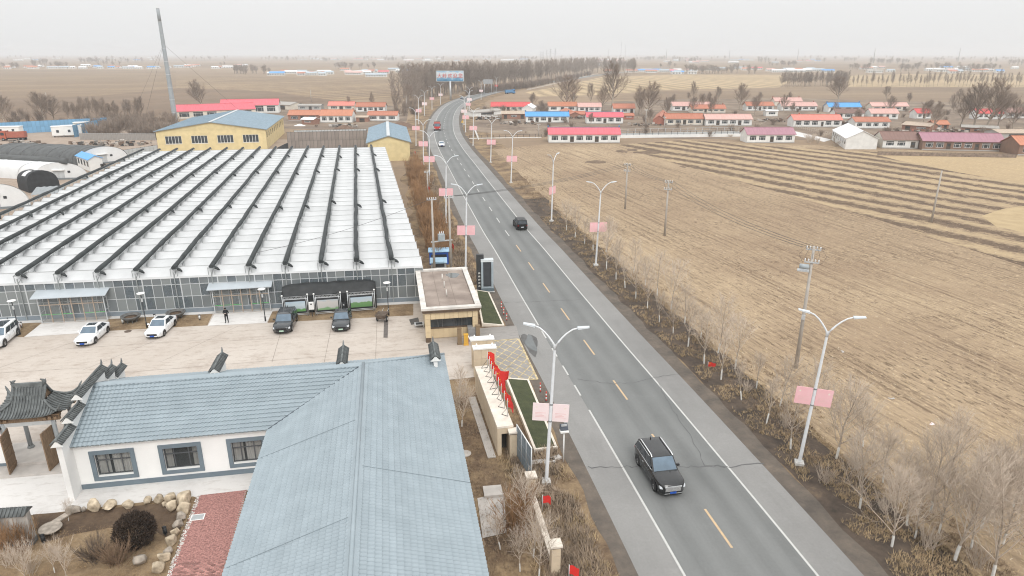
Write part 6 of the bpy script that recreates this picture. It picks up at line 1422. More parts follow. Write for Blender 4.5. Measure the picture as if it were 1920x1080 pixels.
H((1886, 222), (1925, 222), 'white house with pinkish roof at the far right edge', 'pale', 'white', 2.7, 1.6, 6, 'wdw')
H((1802, 247), (1870, 250), 'long low grey-roofed shed behind the mauve-roofed brick house', 'grey', 'brick', 1.7, .6, 5, 'd wd', base=False)
H((1872, 262), (1935, 262), 'pale tin-roofed shed behind the orange gable at right', 'tan', 'grey', 2.2, .8, 8, 'd', base=False)
H((921, 209), (993, 209), 'long house with red roof just right of the road bend', 'red', 'cream', 2.5, 1.8, 7, 'wwdwwd')
H((941, 223), (986, 223), 'low brick shed with pale grey tin roof left of the blue roof', 'tan', 'brick', 2.2, .9, 7, 'd w d', base=False)
H((887, 219), (940, 214), 'white walled shed with sloping tin roof beside the road', 'grey', 'white', 1.8, .7, 6, 'd', base=False)
H((1028, 209), (1081, 209), 'white house with orange roof behind the large bare tree', 'orange', 'white', 2.7, 1.7, 6, 'w d w')
H((1084, 210), (1127, 210), 'white house with pale pinkish roof right of the large bare tree', 'pale', 'white', 2.6, 1.6, 6, 'wdww')
H((1150, 213), (1190, 213), 'white house with terracotta roof behind the pink-red roofed one', 'terra', 'white', 2.6, 1.8, 6, 'ww d')
H((1068, 221), (1100, 221), 'small brown-roofed outbuilding between the blue and pink-red roofs', 'terra', 'brick', 1.6, 1.1, 5, 'd', base=False)
H((1170, 224), (1188, 224), 'small brick outbuilding right of the green-doored house', 'terra', 'redbrick', 1.7, .8, 4, 'w', base=False)
H((541, 227), (598, 227), 'brick house with orange tile roof nearest the yellow workshop', 'orange', 'brick', 2.6, 1.7, 7, 'wd w')
H((601, 230), (660, 230), 'white glazed-front house with orange roof and pale awning', 'orange', 'white', 3.0, 2.0, 8, 'WWdWW', (.98,))
H((690, 227), (745, 227), 'white house with terracotta roof and dark windows by the small blue-roofed hall', 'terra', 'white', 2.5, 1.4, 6, 'WWW')
H((616, 207), (664, 207), 'back-row house with dull pink roof left of the road', 'salmon', 'cream', 2.5, 1.7, 6, 'wdw')
H((668, 210), (722, 210), 'back-row white house with mossy terracotta roof left of the road', 'terra', 'white', 2.7, 1.7, 6, 'wdwdw')
H((559, 207), (602, 207), 'grey flat-roofed farm shed behind the brick house', 'grey', 'grey', 2.4, .5, 6, 'w dw', base=False)
H((508, 204), (545, 206), 'tin-roofed shed with pale sloping roof behind the workshops', 'grey', 'cream', 2.4, 1.1, 9, 'd', base=False)
H((566, 233), (588, 234), 'small brick outbuilding with white roof before the orange roofs', 'white', 'brick', 2.0, .6, 4, 'w', base=False)
H((668, 229), (690, 229), 'small brick lean-to with tan roof between two orange-roofed houses', 'tan', 'brick', 2.0, .5, 4, 'd', base=False)
H((330, 224), (480, 218), 'long workshop with bright red roof behind the yellow building', 'pinkred', 'cream', 3.4, 2.4, 11, 'wwwdww')
H((415, 214), (523, 212), 'long hall with pink roof and white gable behind the yellow building', 'pinkred', 'white', 4.0, 2.4, 11, 'wwdww', side='white')
# red-brick gable facing the camera, white shed
def gable_house(corner, left, right, label, roof, wall, eave, rise, wl=0, name='gabled_shed', cat='shed'):
    """front gable between left and right; long side runs back"""
    a, c = at(*left), at(*right); e = at(*corner); t = thing(name, a, ang(a, c), label, cat, 'village houses'); w = (c - a).length
    q = Matrix.Rotation(-ang(a, c), 3, 'Z') @ (e - a); dx, dy = q.x, q.y
    b = MB(); p = [(0, 0, 0), (w, 0, 0), (w + dx, dy, 0), (dx, dy, 0)]; tp = [(x, y, eave) for x, y, z in p]; r0, r1 = (w / 2, 0, eave + rise), (w / 2 + dx, dy, eave + rise)
    b.raw(p + tp + [r0, r1], [(0, 1, 5, 8, 4), (1, 2, 6, 5), (2, 3, 7, 9, 6), (3, 0, 4, 7)]); b.build('wall', wmat(wall), t)
    o_ = .3
    for s0, s1, r_ in ((4, 7, -1), (5, 6, 1)):
        i0, i1 = Vector(tp[s0 - 4]), Vector(tp[s1 - 4]); R0, R1 = Vector(r0), Vector(r1); d = (i1 - i0).normalized() * o_
        ou = (i0 - R0).normalized() * o_; b = MB(); A = [i0 - d + ou, i1 + d + ou, R1 + d, R0 - d]; A = [v + Vector((0, 0, .03)) for v in A]; b.raw(A + [v + Vector((0, 0, .1)) for v in A], [(0, 1, 2, 3), (7, 6, 5, 4), (0, 4, 5, 1), (1, 5, 6, 2), (2, 6, 7, 3), (3, 7, 4, 0)]); b.build('roof', rmat(roof), t)
    n = wl
    for i in range(n):
        u0, u1 = (i + .25) / n, (i + .7) / n; b = MB(); A, B_ = Vector(p[0]), Vector(p[3]); off = Vector((-.03, 0, 0)); b.face([A.lerp(B_, u0) + off + V(0, 0, eave * .45), A.lerp(B_, u0) + off + V(0, 0, eave * .82), A.lerp(B_, u1) + off + V(0, 0, eave * .82), A.lerp(B_, u1) + off + V(0, 0, eave * .45)]); b.build('window', PANE, t)
    return t
gable_house((1559, 262), (1584, 280), (1643, 280), 'white gabled shed with white roof and row of small side windows', 'white', 'white', 3.3, 2.2, 7)
gable_house((1232, 222), (1224, 234), (1246, 234), 'small red-brick gabled shed left of the cream house', 'terra', 'redbrick', 2.0, 1.7, 0)
b = gable_house((1050, 213), (1066, 222), (1090, 222), 'small brown brick gabled shed between two front-row houses', 'terra', 'brick', 1.5, 1.2, 0)
gable_house((985, 207), (978, 211), (999, 211), 'small white gabled shed behind the blue roof', 'white', 'white', 2.0, 1.6, 0)

# ------------------------------------------------------------------ yellow workshop and the small blue-roofed hall
def big_hall(A, B_, D, label, eave, rise, wall, roof, wins, side=(), name='workshop'):
    t = thing(name, A, ang(A, B_), label, 'building'); w = (B_ - A).length
    wall_openings(0, w, eave, .3, [(a, c, z0, z1) for a, c, z0, z1 in wins], 0).build('wall', wmat(wall), t)
    b = MB(); b.box(0, .3, .301, D, 0, eave); b.box(.301, w - .301, D - .3, D, 0, eave); b.build('wall', wmat(wall), t)
    wo = wall_openings(0, D - .302, eave, .3, side, 0); wo.v = [(w - y, x + .301, z) for x, y, z in wo.v]; wo.build('wall', wmat(wall), t)
    b = MB()
    for y in (0, D - .3): b.raw([(0, y, eave), (w, y, eave), (w / 2, y, eave + rise), (0, y + .3, eave), (w, y + .3, eave), (w / 2, y + .3, eave + rise)], [(0, 1, 2), (5, 4, 3)])
    b.build('gable', wmat(wall), t)
    for a, c, z0, z1 in wins:
        wn = window(t, a, c, z0, z1, 0, False); b = MB(); n = 5
        for i in range(1, n): b.box(a + (c - a) * i / n - .05, a + (c - a) * i / n + .05, .06, .15, z0 + .08, z1 - .08)
        b.build('mullion', WHITE, wn)
        b = MB(); b.box(a - .2, c + .2, -.08, -.001, z0 - .14, z0 - .02); b.build('sill', wmat('cream'), wn)
    for y0_, y1_, z0, z1 in side:
        b = MB(); b.face([(w - .08, y0_ + .3, z0), (w - .08, y1_ + .3, z0), (w - .08, y1_ + .3, z1), (w - .08, y0_ + .3, z1)]); b.build('side_window', PANE, t)
    ov = .5
    for sg in (0, 1):
        x0_ = -ov if sg == 0 else w + ov; z0 = eave - ov * rise / (w / 2) + .05; b = MB()
        p = [(x0_, -ov, z0), (w / 2, -ov, eave + rise + .05), (w / 2, D + ov, eave + rise + .05), (x0_, D + ov, z0)]
        b.raw(p + [(x, y, z + .14) for x, y, z in p], [(0, 1, 2, 3), (7, 6, 5, 4), (0, 4, 5, 1), (1, 5, 6, 2), (2, 6, 7, 3), (3, 7, 4, 0)]); ro = b.build('roof', rmat(roof), t)
        b = MB(); n = int(D / 1.0)
        for i in range(n + 1): y = -ov + (D + 2 * ov) * i / n; b.bar((x0_, y, z0 + .16), (w / 2, y, eave + rise + .21), .07, .05)
        b.build('roof_seams', rmat(roof), ro)
    b = MB(); b.bar((w / 2, -ov, eave + rise + .22), (w / 2, D + ov, eave + rise + .22), .9, .1); b.build('ridge_cap', mat('ridge_cap_grey', (.52, .55, .56), .5), t)
    return t
YA, YB = Vector((-105.9, 205.3, 0)), Vector((-75.4, 211.4, 0))
big_hall(YA, YB, 46, 'large yellow workshop with blue-grey metal roof behind the greenhouse', 6.0, 2.4, 'yellow', 'bluegrey', [(2.3, 6.9, 2.3, 4.6), (9.6, 14.2, 2.3, 4.6), (17.0, 21.6, 2.3, 4.6), (24.3, 28.9, 2.3, 4.6)], [(1.5 + 4.4 * k, 3.2 + 4.4 * k, 3.4, 5.0) for k in range(10)])
big_hall(Vector((-39.2, 186.6, 0)), Vector((-28.1, 188.6, 0)), 40, 'narrow cream-walled hall with blue-grey roof at the greenhouse back corner', 5.0, 1.7, 'yellow', 'bluegrey', [])
# corrugated panel fence between the halls
def panel_fence(pl, pr, h, n, rows, label, m, zb=0.0, name='panel_fence', posts=None, group=None):
    a, c = at(*pl), at(*pr); t = thing(name, a, ang(a, c), label, 'fence', group); w = (c - a).length
    pm_ = MB(); pm_.box(.03, w / n - .03, -.03, .03, .02, h / rows - .02); me = pm_.mesh('panel', m)
    for i in range(n):
        for j in range(rows): put('panel', me, t, (w * i / n, 0, zb + h * j / rows))
    b = MB()
    for i in range(n + 1): b.bar((w * i / n, .06, 0), (w * i / n, .06, zb + h + .1), .09)
    b.build('posts', posts or DARK, t); b = MB()
    for j in range(rows + 1): b.bar((0, .05, zb + h * j / rows), (w, .05, zb + h * j / rows), .05)
    b.build('rails', posts or DARK, t); return t
DIRTW = mat('dirty_panel', (.26, .225, .20), .9, .2, .5, rnd=.12); PGREY = mat('pale_panel', (.47, .49, .49), .6, .08, .8, rnd=.06)
panel_fence((541, 281), (690, 277), 5.3, 22, 2, 'tall grimy grey panel wall between the two workshops', DIRTW)
panel_fence((553, 265), (688, 262), 3.6, 24, 2, 'pale sheet-metal fence behind the grimy panel wall', PGREY)
# black spoil heap and litter behind the greenhouse
def heap(px, w, d, h, m, label, cat='heap', seed=1):
    b = MB(); p = at(*px)
    def fn(a, c): x = (a * 2 - 1); y = (c * 2 - 1); r = min(1, math.hypot(x, y)); return (x * w / 2, y * d / 2, max(0, h * (1 - r ** 1.3) + .18 * h * noise.noise(Vector((x * 3, y * 3, seed))) * (1 - r)))
    b.grid(fn, 18, 18); o = b.build('heap', m, None, loc=p); return tag(o, label, cat)
heap((545, 278), 9, 4, 1.8, mat('coal_black', (.03, .03, .032), .9, .3, 2), 'black heap beside the yellow workshop')
heap((645, 246), 11, 7, 2.4, mat('brown_mound', (.16, .105, .075), .95, .2, 1), 'round brown soil mound behind the panel wall', seed=3)
heap((752, 238), 13, 8, 2.2, MATS['brown_mound'], 'reddish soil mound behind the small hall', seed=4)
heap((562, 236), 5, 2, .8, WHITE, 'white plastic sheeting heap in the back yard', seed=5)
# ------------------------------------------------------------------ billboard
bp = at(845, 187); bt = thing('billboard', bp, R(3), 'tall roadside billboard with red Chinese welcome characters on sky blue', 'billboard'); bh = high(845, 187, 152); bt_h = high(845, 187, 133)
b = MB(); b.lathe([(.65, 0), (.55, bh)], 14); b.build('pole', STEEL, bt)
BW_ = 16.6; g = NG('billboard_sky', .5); n1 = g.noise(.35, 5, g.xform(0, (1, 1, 2))); zc = g.axis(g.co, 2); f = g.math('ADD', g.math('MULTIPLY', g.math('SUBTRACT', zc, bh), 1 / (bt_h - bh)), g.math('MULTIPLY', g.math('SUBTRACT', n1, .5), .8))
BBM = g.end(g.ramp(f, [(.0, (.06, .19, .33)), (.28, (.16, .36, .52)), (.42, (.55, .62, .66)), (.8, (.62, .68, .71)), (1.0, (.28, .48, .64))]))
b = MB(); b.box(-BW_ / 2, BW_ / 2, -.35, .35, bh, bt_h); pn = b.build('panel', BBM, bt)
b = MB()
for z in (bh - .1, bt_h + .1): b.bar((-BW_ / 2 - .2, 0, z), (BW_ / 2 + .2, 0, z), .8, .2)
for x in (-BW_ / 2 - .1, BW_ / 2 + .1): b.bar((x, 0, bh - .1), (x, 0, bt_h + .1), .2, .8)
b.build('frame', STEEL, bt)
b = MB()
for i in range(9): x = -BW_ / 2 + BW_ * (i + .5) / 9; b.bar((x, .36, bh), (x, .7, bt_h), .1)
b.bar((-BW_ / 2, .5, (bh + bt_h) / 2), (BW_ / 2, .5, (bh + bt_h) / 2), .3); b.build('back_bracing', STEEL, bt)
CHRED = mat('sign_red', (.55, .10, .09), .6)
for k, ch in enumerate('大岭欢迎您'):
    cu = bpy.data.curves.new('ch', 'FONT'); cu.body = ch; cu.size = 2.9; cu.extrude = .03; cu.align_x = 'CENTER'; cu.offset = .03
    co = bpy.data.objects.new('ch', cu); COL.objects.link(co); dg = bpy.context.evaluated_depsgraph_get(); me = bpy.data.meshes.new_from_object(co.evaluated_get(dg)); bpy.data.objects.remove(co)
    if len(me.vertices):
        me.materials.clear(); me.materials.append(CHRED); o = put('character', me, pn, (-BW_ / 2 + BW_ * (k + .5) / 5, -.39, bh + (bt_h - bh) * .5 - .9)); o.rotation_euler = (math.pi / 2, 0, 0)
# grey direction sign board and warning sign beyond the bend
t = thing('road_sign', at(915, 176), R(-8), 'grey rectangular road sign in front of the wood', 'road sign')
for x in (-2.5, 2.5): b = MB(); b.lathe([(.12, 0), (.12, 7)], 8, (x, 0, 0)); b.build('post', STEEL, t)
b = MB(); b.box(-3.4, 3.4, -.06, .06, 7, 10.2); b.build('panel', mat('sign_back_grey', (.36, .37, .38), .6), t)
t = thing('road_sign', at(867, 238), R(0), 'yellow triangular warning sign right of the bend', 'road sign'); b = MB(); b.lathe([(.05, 0), (.05, 2.2)], 8); b.build('post', STEEL, t); b = MB(); b.raw([(-.55, -.06, 1.7), (.55, -.06, 1.7), (0, -.06, 2.65), (-.55, -.03, 1.7), (.55, -.03, 1.7), (0, -.03, 2.65)], [(0, 1, 2), (5, 4, 3), (0, 3, 4, 1), (1, 4, 5, 2), (2, 5, 3, 0)]); b.build('panel', mat('warning_yellow', (.65, .40, .06), .6), t)
# ------------------------------------------------------------------ chimney with guy wires
cp = at(330, 233); ch_h = high(330, 233, 15)
ct = thing('steel_chimney', cp, 0, 'tall slim grey steel chimney rising behind the yellow workshop', 'chimney'); nseg = 9
for k in range(nseg):
    r0 = 1.05 - .45 * k / nseg; r1 = 1.05 - .45 * (k + 1) / nseg; b = MB(); b.lathe([(r0, ch_h * k / nseg), (r1, ch_h * (k + 1) / nseg)], 18, cap=k == nseg - 1); b.build('stack_section', mat('chimney_steel', (.33, .36, .38), .5, .1, .4), ct)
    b = MB(); b.lathe([(r1 + .02, ch_h * (k + 1) / nseg - .2), (r1 + .09, ch_h * (k + 1) / nseg - .1), (r1 + .02, ch_h * (k + 1) / nseg)], 18); b.build('flange', STEEL, ct)
for k, a in enumerate((20, 140, 260)):
    b = MB(); b.tube([(0, 0, ch_h * .7), (30 * math.cos(R(a)), 30 * math.sin(R(a)), 0)], .035, 4); b.build('guy_wire', WIRE, ct)

# ------------------------------------------------------------------ arched tunnels and the yard on the left
COVER = mat('tunnel_grey_cover', (.105, .11, .11), .85, .2, .4, stretch=(.3, 3, 3)); WFILM = mat('tunnel_white_film', (.70, .71, .71), .5, .06, .5)
def tunnel(pl, pr, apex_y, length, axis, label, cover, strip=False, inset=.15, name='arched_tunnel', seams=6):
    """front arch from pl to pr; axis is the world direction the tube runs back along"""
    a, c = at(*pl), at(*pr); w = (c - a).length; t = thing(name, a, ang(a, c), label, 'polytunnel', 'arched tunnels left of the greenhouse'); r = ang(a, c)
    mid = ((pl[0] + pr[0]) / 2, (pl[1] + pr[1]) / 2); h = high(*mid, apex_y); ax = Matrix.Rotation(-r, 3, 'Z') @ Vector((math.cos(axis), math.sin(axis), 0)); N = 24
    arc = [(w / 2 - w / 2 * math.cos(math.pi * i / N), h * math.sin(math.pi * i / N) ** .72) for i in range(N + 1)]
    b = MB(); b.face([(x, 0, max(z, .0)) for x, z in arc]); b.build('front_wall', WFILM, t)
    b = MB(); b.box(-.05, w + .05, -.08, -.005, 0, .45); b.build('base_band', mat('tunnel_base', (.20, .22, .23), .8), t)
    def pt(i, d, up_=.0): x, z = arc[i]; q = ax * d; k = 1 + up_ / max(w, 1); return (w / 2 + (x - w / 2) * k + q.x, q.y, z * k)
    b = MB(); vs_ = []; 
    for d in [length * k / 8 for k in range(9)]: vs_ += [pt(i, d - .1, inset) for i in range(N + 1)]
    fs = []; mi = []
    for k in range(8):
        for i in range(N): fs.append((k * (N + 1) + i, k * (N + 1) + i + 1, (k + 1) * (N + 1) + i + 1, (k + 1) * (N + 1) + i))
    b.raw(vs_, fs, 0, True); b.build('cover', cover, t)
    for k in range(seams):
        d = length * (k + .5) / seams; b = MB(); b.tube([pt(i, d, inset + .12) for i in range(N + 1)], .06, 5); b.build('hoop', mat('hoop_dark', (.16, .165, .165), .8) if cover is COVER else STEEL, t)
    if strip: b = MB(); b.tube([pt(N // 2 + strip, -.2, 1.2), pt(N // 2 + strip, length * .5, 1.3), pt(N // 2 + strip, length, 1.2)], [.75, .8, .75], 8); b.build('blanket_roll', COVER, t)
    b = MB(); b.box(w * .36, w * .56, -.06, -.01, .45, min(2.7, h * .55)); b.build('door', mat('tunnel_door', (.46, .48, .49), .6), t)
    b = MB(); b.box(w * .34, w * .58, -.5, -.01, min(2.7, h * .55), min(2.7, h * .55) + .2); b.build('door_hood', WHITE, t)
    b = MB(); b.box(w * .63, w * .68, -.05, -.01, h * .4, h * .4 + .5); b.build('vent', DARK, t); return t
AX = math.pi + R(8.4)
tunnel((150, 312), (242, 302), 275, 30, AX - R(22), 'grey-covered arched tunnel with white front wall and shutter door', COVER, seams=7)
tunnel((68, 338), (166, 336), 305, 42, AX - R(25), 'white arched tunnel with dark roll along its ridge', WFILM, strip=2, seams=4)
tunnel((-70, 398), (58, 388), 345, 40, AX - R(25), 'white arched tunnel cut off at the left picture edge', WFILM, strip=0, seams=3)
# black covered shelter
ba, bb_ = at(55, 362), at(115, 358); t = thing('black_covered_shelter', ba, ang(ba, bb_), 'rounded shelter under black sheeting with white tear, before the white tunnel', 'shelter'); w = (bb_ - ba).length; N = 18
BLS = mat('black_sheeting', (.03, .032, .034), .7, .3, 1.2, bump=.4); arc = [(w / 2 - w / 2 * math.cos(math.pi * i / N), 4.6 * math.sin(math.pi * i / N) ** .45) for i in range(N + 1)]
b = MB(); b.face([(x, 0, z) for x, z in arc]); b.build('front', BLS, t); b = MB(); b.raw([(x - d * 3.0, d * 6, z * (1 - .1 * d)) for d in (0, .5, 1) for x, z in arc], [(k * (N + 1) + i, k * (N + 1) + i + 1, (k + 1) * (N + 1) + i + 1, (k + 1) * (N + 1) + i) for k in range(2) for i in range(N)], 0, True); b.build('cover', BLS, t)
b = MB(); b.raw([(arc[i][0] - d * 3.0, d * 6, arc[i][1] * (1 - .1 * d) + .05) for d in (.25, .62) for i in range(3, 13)], [(i, i + 1, 10 + i + 1, 10 + i) for i in range(9) if i != 4]); b.build('white_tear', WFILM, t)
# corrugated lean-to roof next to the greenhouse
a, c = at(62, 388), at(118, 384); t = thing('lean_to_roof', a, ang(a, c), 'grey corrugated lean-to roof beside the greenhouse edge', 'roof'); w = (c - a).length; b = MB()
b.grid(lambda u, v: (w * u, 6 * v, 2.3 + .5 * v + .05 * math.sin(u * w * 6)), 60, 2); b.build('sheet', mat('corrugated_grey', (.27, .29, .30), .6), t)
for x in (.2, w - .2):
    for y in (.2, 5.8): b = MB(); b.box(x - .06, x + .06, y - .06, y + .06, 0, 2.3 + .5 * y / 6); b.build('post', STEEL, t)
# blue-roofed cabin
a, c = at(170, 322), at(195, 318); e = at(147, 313); t = thing('site_cabin', a, ang(a, c), 'small white site cabin with bright blue roof beside the tunnels', 'cabin'); w = (c - a).length; q = Matrix.Rotation(-ang(a, c), 3, 'Z') @ (e - a)
b = MB(); p = [(0, 0, 0), (w, 0, 0), (w + q.x, q.y, 0), (q.x, q.y, 0)]; b.raw(p + [(x, y, 3.0) for x, y, z in p] + [(w / 2, 0, 3.7), (w / 2 + q.x, q.y, 3.7)], [(0, 1, 5, 8, 4), (1, 2, 6, 5), (2, 3, 7, 9, 6), (3, 0, 4, 7)]); b.build('wall', WHITE, t)
for s0 in (0, 1):
    i0, i1 = Vector((w * s0, 0, 3.0)), Vector((w * s0 + q.x, q.y, 3.0)); r0, r1 = Vector((w / 2, 0, 3.72)), Vector((w / 2 + q.x, q.y, 3.72)); d = (i1 - i0).normalized() * .3; ou = (i0 - r0).normalized() * .35
    b = MB(); A = [i0 - d + ou, i1 + d + ou, r1 + d, r0 - d]; b.raw(A + [v + V(0, 0, .1) for v in A], [(0, 1, 2, 3), (7, 6, 5, 4), (0, 4, 5, 1), (1, 5, 6, 2), (2, 6, 7, 3), (3, 7, 4, 0)]); b.build('roof', mat('cabin_blue', (.12, .36, .70), .5), t)
for k in range(4):
    A, B_ = Vector(p[0]), Vector(p[3]); u0, u1 = (.08, .32, .56, .8)[k], (.2, .44, .68, .92)[k]; b = MB(); o_ = Vector((-.03, -.03, 0)); b.face([A.lerp(B_, u0) + o_ + V(0, 0, 1.1), A.lerp(B_, u0) + o_ + V(0, 0, 2.4), A.lerp(B_, u1) + o_ + V(0, 0, 2.4), A.lerp(B_, u1) + o_ + V(0, 0, 1.1)]); b.build('window', PANE, t)
b = MB(); b.bar(Vector(p[0]) + V(-.02, -.02, 3.0), Vector(p[3]) + V(-.02, -.02, 3.0), .1, .16); b.build('eave_trim', MATS['cabin_blue'], t)
# fences on the left
BLF = mat('blue_site_fence', (.17, .36, .55), .6, .15, .5, rnd=.08)
panel_fence((-60, 256), (203, 241), 4.2, 34, 2, 'long blue sheet fence enclosing the left compound', BLF, posts=mat('blue_post', (.10, .2, .32), .6))
panel_fence((203, 241), (140, 258), 4.2, 10, 2, 'short blue sheet fence running back beside the white cabins', BLF, posts=MATS['blue_post'])
panel_fence((235, 299), (297, 289), 2.6, 8, 1, 'pale grey sheet fence running to the yellow workshop', PGREY)
panel_fence((150, 262), (292, 263), 2.2, 16, 1, 'grey mesh fence below the brown hedge', mat('mesh_grey', (.30, .28, .26), .9, .15, .8), posts=STEEL)
# village fence and white kerb walls
def rail_fence(pl, pr, n, h, label, wallh=.0, m=DARK, wm=None):
    a, c = at(*pl), at(*pr); t = thing('rail_fence', a, ang(a, c), label, 'fence'); w = (c - a).length
    if wallh: b = MB(); b.box(0, w, -.12, .12, 0, wallh); b.build('kerb_wall', wm or WHITE, t)
    pmx = MB(); pmx.box(-.05, .05, -.05, .05, wallh, wallh + h); me = pmx.mesh('post', m)
    for i in range(n + 1): put('post', me, t, (w * i / n, 0, 0))
    for z in (.35, .95): b = MB(); b.box(0, w, -.025, .025, wallh + h * z - .03, wallh + h * z + .03); b.build('rail', m, t)
    return t
rail_fence((1163, 259), (1398, 256), 20, 1.3, 'white kerb wall with dark railing beside the village lane', 1.0)
rail_fence((1163, 250), (1385, 246), 16, 1.6, 'dark wire fence on the far side of the village lane', 0, STEEL)
rail_fence((880, 260), (1015, 258), 12, 1.0, 'low white kerb with rail beside the roadside plot', .22)
rail_fence((888, 240), (897, 262), 8, .9, 'white picket line at the roadside end of the plot', .4, WHITE)
rail_fence((1488, 238), (1560, 256), 18, 1.3, 'pale picket fence running down to the white shed', 0, mat('pale_picket', (.5, .45, .38), .9))
pf('lane', [(1163, 259), (1163, 250), (1385, 246), (1398, 256)], .03, mat('lane_concrete', (.33, .33, .32), .9, .1, .5)); pf('lane', [(1410, 240), (1490, 246), (1560, 262), (1545, 266), (1480, 252), (1405, 247)], .03, PALE)
rail_fence((1645, 291), (1905, 296), 30, .2, 'old low stone wall along the field edge before the brick house', .9, BROWN, mat('rubble_wall', (.24, .19, .155), .95, .35, 1.2))
rail_fence((888, 218), (960, 222), 6, .6, 'low white wall with pillars at the village entrance by the road', .7, WHITE)
# white trailers, red truck and scrap in the compound
def cabin_box(px, w, d, h, rz, label, m=WHITE, nw=2):
    t = thing('container_cabin', at(*px), rz, label, 'cabin'); b = MB(); b.box(0, w, 0, d, .6, h); b.build('body', m, t)
    b = MB(); b.box(-.15, w + .15, -.15, d + .15, h, h + .18); b.build('roof', WHITE, t)
    for k in range(nw): b = MB(); x = w * (k + .4) / nw; b.box(x, x + .8, -.04, -.005, 1.6, 2.5); b.build('window', PANE, t)
    for x in (.3, w - .3): b = MB(); b.box(x - .15, x + .15, .2, d - .2, 0, .6); b.build('support', CONC, t)
    return t
cabin_box((99, 258), 7, 3, 3.6, R(25), 'white container cabin left of a pair inside the blue fence'); cabin_box((118, 257), 6, 3, 3.7, R(28), 'white container cabin right of a pair inside the blue fence'); cabin_box((140, 248), 7, 3, 3.4, R(20), 'grey-white container cabin against the blue fence', mat('cabin_grey', (.5, .5, .48), .7))
truck(at(28, 263), R(195), 'orange-red lorry parked inside the blue fence', mat('lorry_orange', (.42, .11, .06), .6), mat('lorry_orange_bed', (.38, .12, .08), .7)); cabin_box((-8, 256), 8, 3, 3.2, R(10), 'white container at the left edge inside the blue fence')
SCRAPM = [mat('scrap_grey', (.24, .22, .20), .9, .3, 1), mat('scrap_brown', (.16, .11, .08), .9, .3, 1), mat('scrap_dark', (.06, .055, .05), .9, .3, 1), mat('scrap_pale', (.42, .38, .34), .9, .2, 1)]
def scrap(px, w, d, n, label, seed):
    rr = random.Random(seed); b = MB()
    for i in range(n):
        x, y = rr.gauss(0, w / 4), rr.gauss(0, d / 4); s_ = rr.uniform(.4, 1.3); z = rr.uniform(0, .9)
        q = Matrix.Rotation(rr.uniform(0, 3), 3, 'Z') @ Matrix.Rotation(rr.uniform(-.4, .4), 3, 'X'); sz = (s_, s_ * rr.uniform(.3, 1), s_ * rr.uniform(.2, .8))
        b.hexa([Vector((x, y, z)) + q @ Vector((sx * sz[0] / 2, sy_ * sz[1] / 2, sz[2] * k)) for k in (0, 1) for sx, sy_ in ((-1, -1), (1, -1), (1, 1), (-1, 1))], rr.randrange(4))
    o = b.build('scrap_heap', SCRAPM, None, loc=at(*px)); return tag(o, label, 'scrap', kind='stuff')
scrap((75, 285), 18, 10, 90, 'heap of dark machinery scrap behind the white tunnel', 1); scrap((208, 272), 24, 10, 110, 'scattered scrap and rubble behind the grey tunnel', 2); scrap((50, 272), 14, 6, 40, 'small scrap pile beside the orange lorry', 3); scrap((188, 318), 3, 2, 14, 'clutter against the end of the blue-roofed cabin', 4); scrap((660, 276), 20, 3, 40, 'litter of boards behind the greenhouse back wall', 5)
for k, (x, y, lb) in enumerate([(975, 233, 'straw and junk pile left of the blue-roofed house'), (1085, 222, 'junk pile between the blue and pink-red roofs'), (1210, 236, 'junk pile by the red-brick gable'), (1440, 228, 'junk in the yard left of the salmon roof'), (1595, 234, 'junk right of the salmon-roofed house'), (1700, 250, 'junk behind the dark brown roof'), (1785, 248, 'junk under the right bare trees'), (640, 238, 'junk in the yard behind the panel wall'), (905, 224, 'rubble beside the white walled shed')]): scrap((x, y), 16, 7, 40, lb, 20 + k)
# ------------------------------------------------------------------ bare trees
BARK = mat('bark_greybrown', (.36, .305, .25), .95, .2, 3); TWIG = mat('twigs_tan', (.50, .42, .345), .95, .15, 2, rnd=.12); TWIGD = mat('twigs_dark', (.265, .21, .168), .95, .2, 1, rnd=.12)
TWIGO = mat('twigs_russet', (.30, .18, .095), .95, .25, 1, rnd=.18); TWIGF = mat('twigs_far', (.29, .24, .20), .95, .15, .3, rnd=.10)
LIME = mat('limewash', (.66, .65, .62), .95, .12, 4)
def stick(b, p, q, r0, r1, mi=0, n=3): b.tube([p, q], [r0, r1], n, mi, caps=False, sm=False)
def bend(rr, p, d, L, n, r0, r1, lift, jit):
    P = [Vector(p)]; R_ = [r0]; d = Vector(d).normalized()
    for k in range(n):
        d = (d + Vector((rr.gauss(0, jit), rr.gauss(0, jit), rr.gauss(0, jit) * .5 + lift))).normalized(); P.append(P[-1] + d * L / n); R_.append(r0 + (r1 - r0) * (k + 1) / n)
    return P, R_
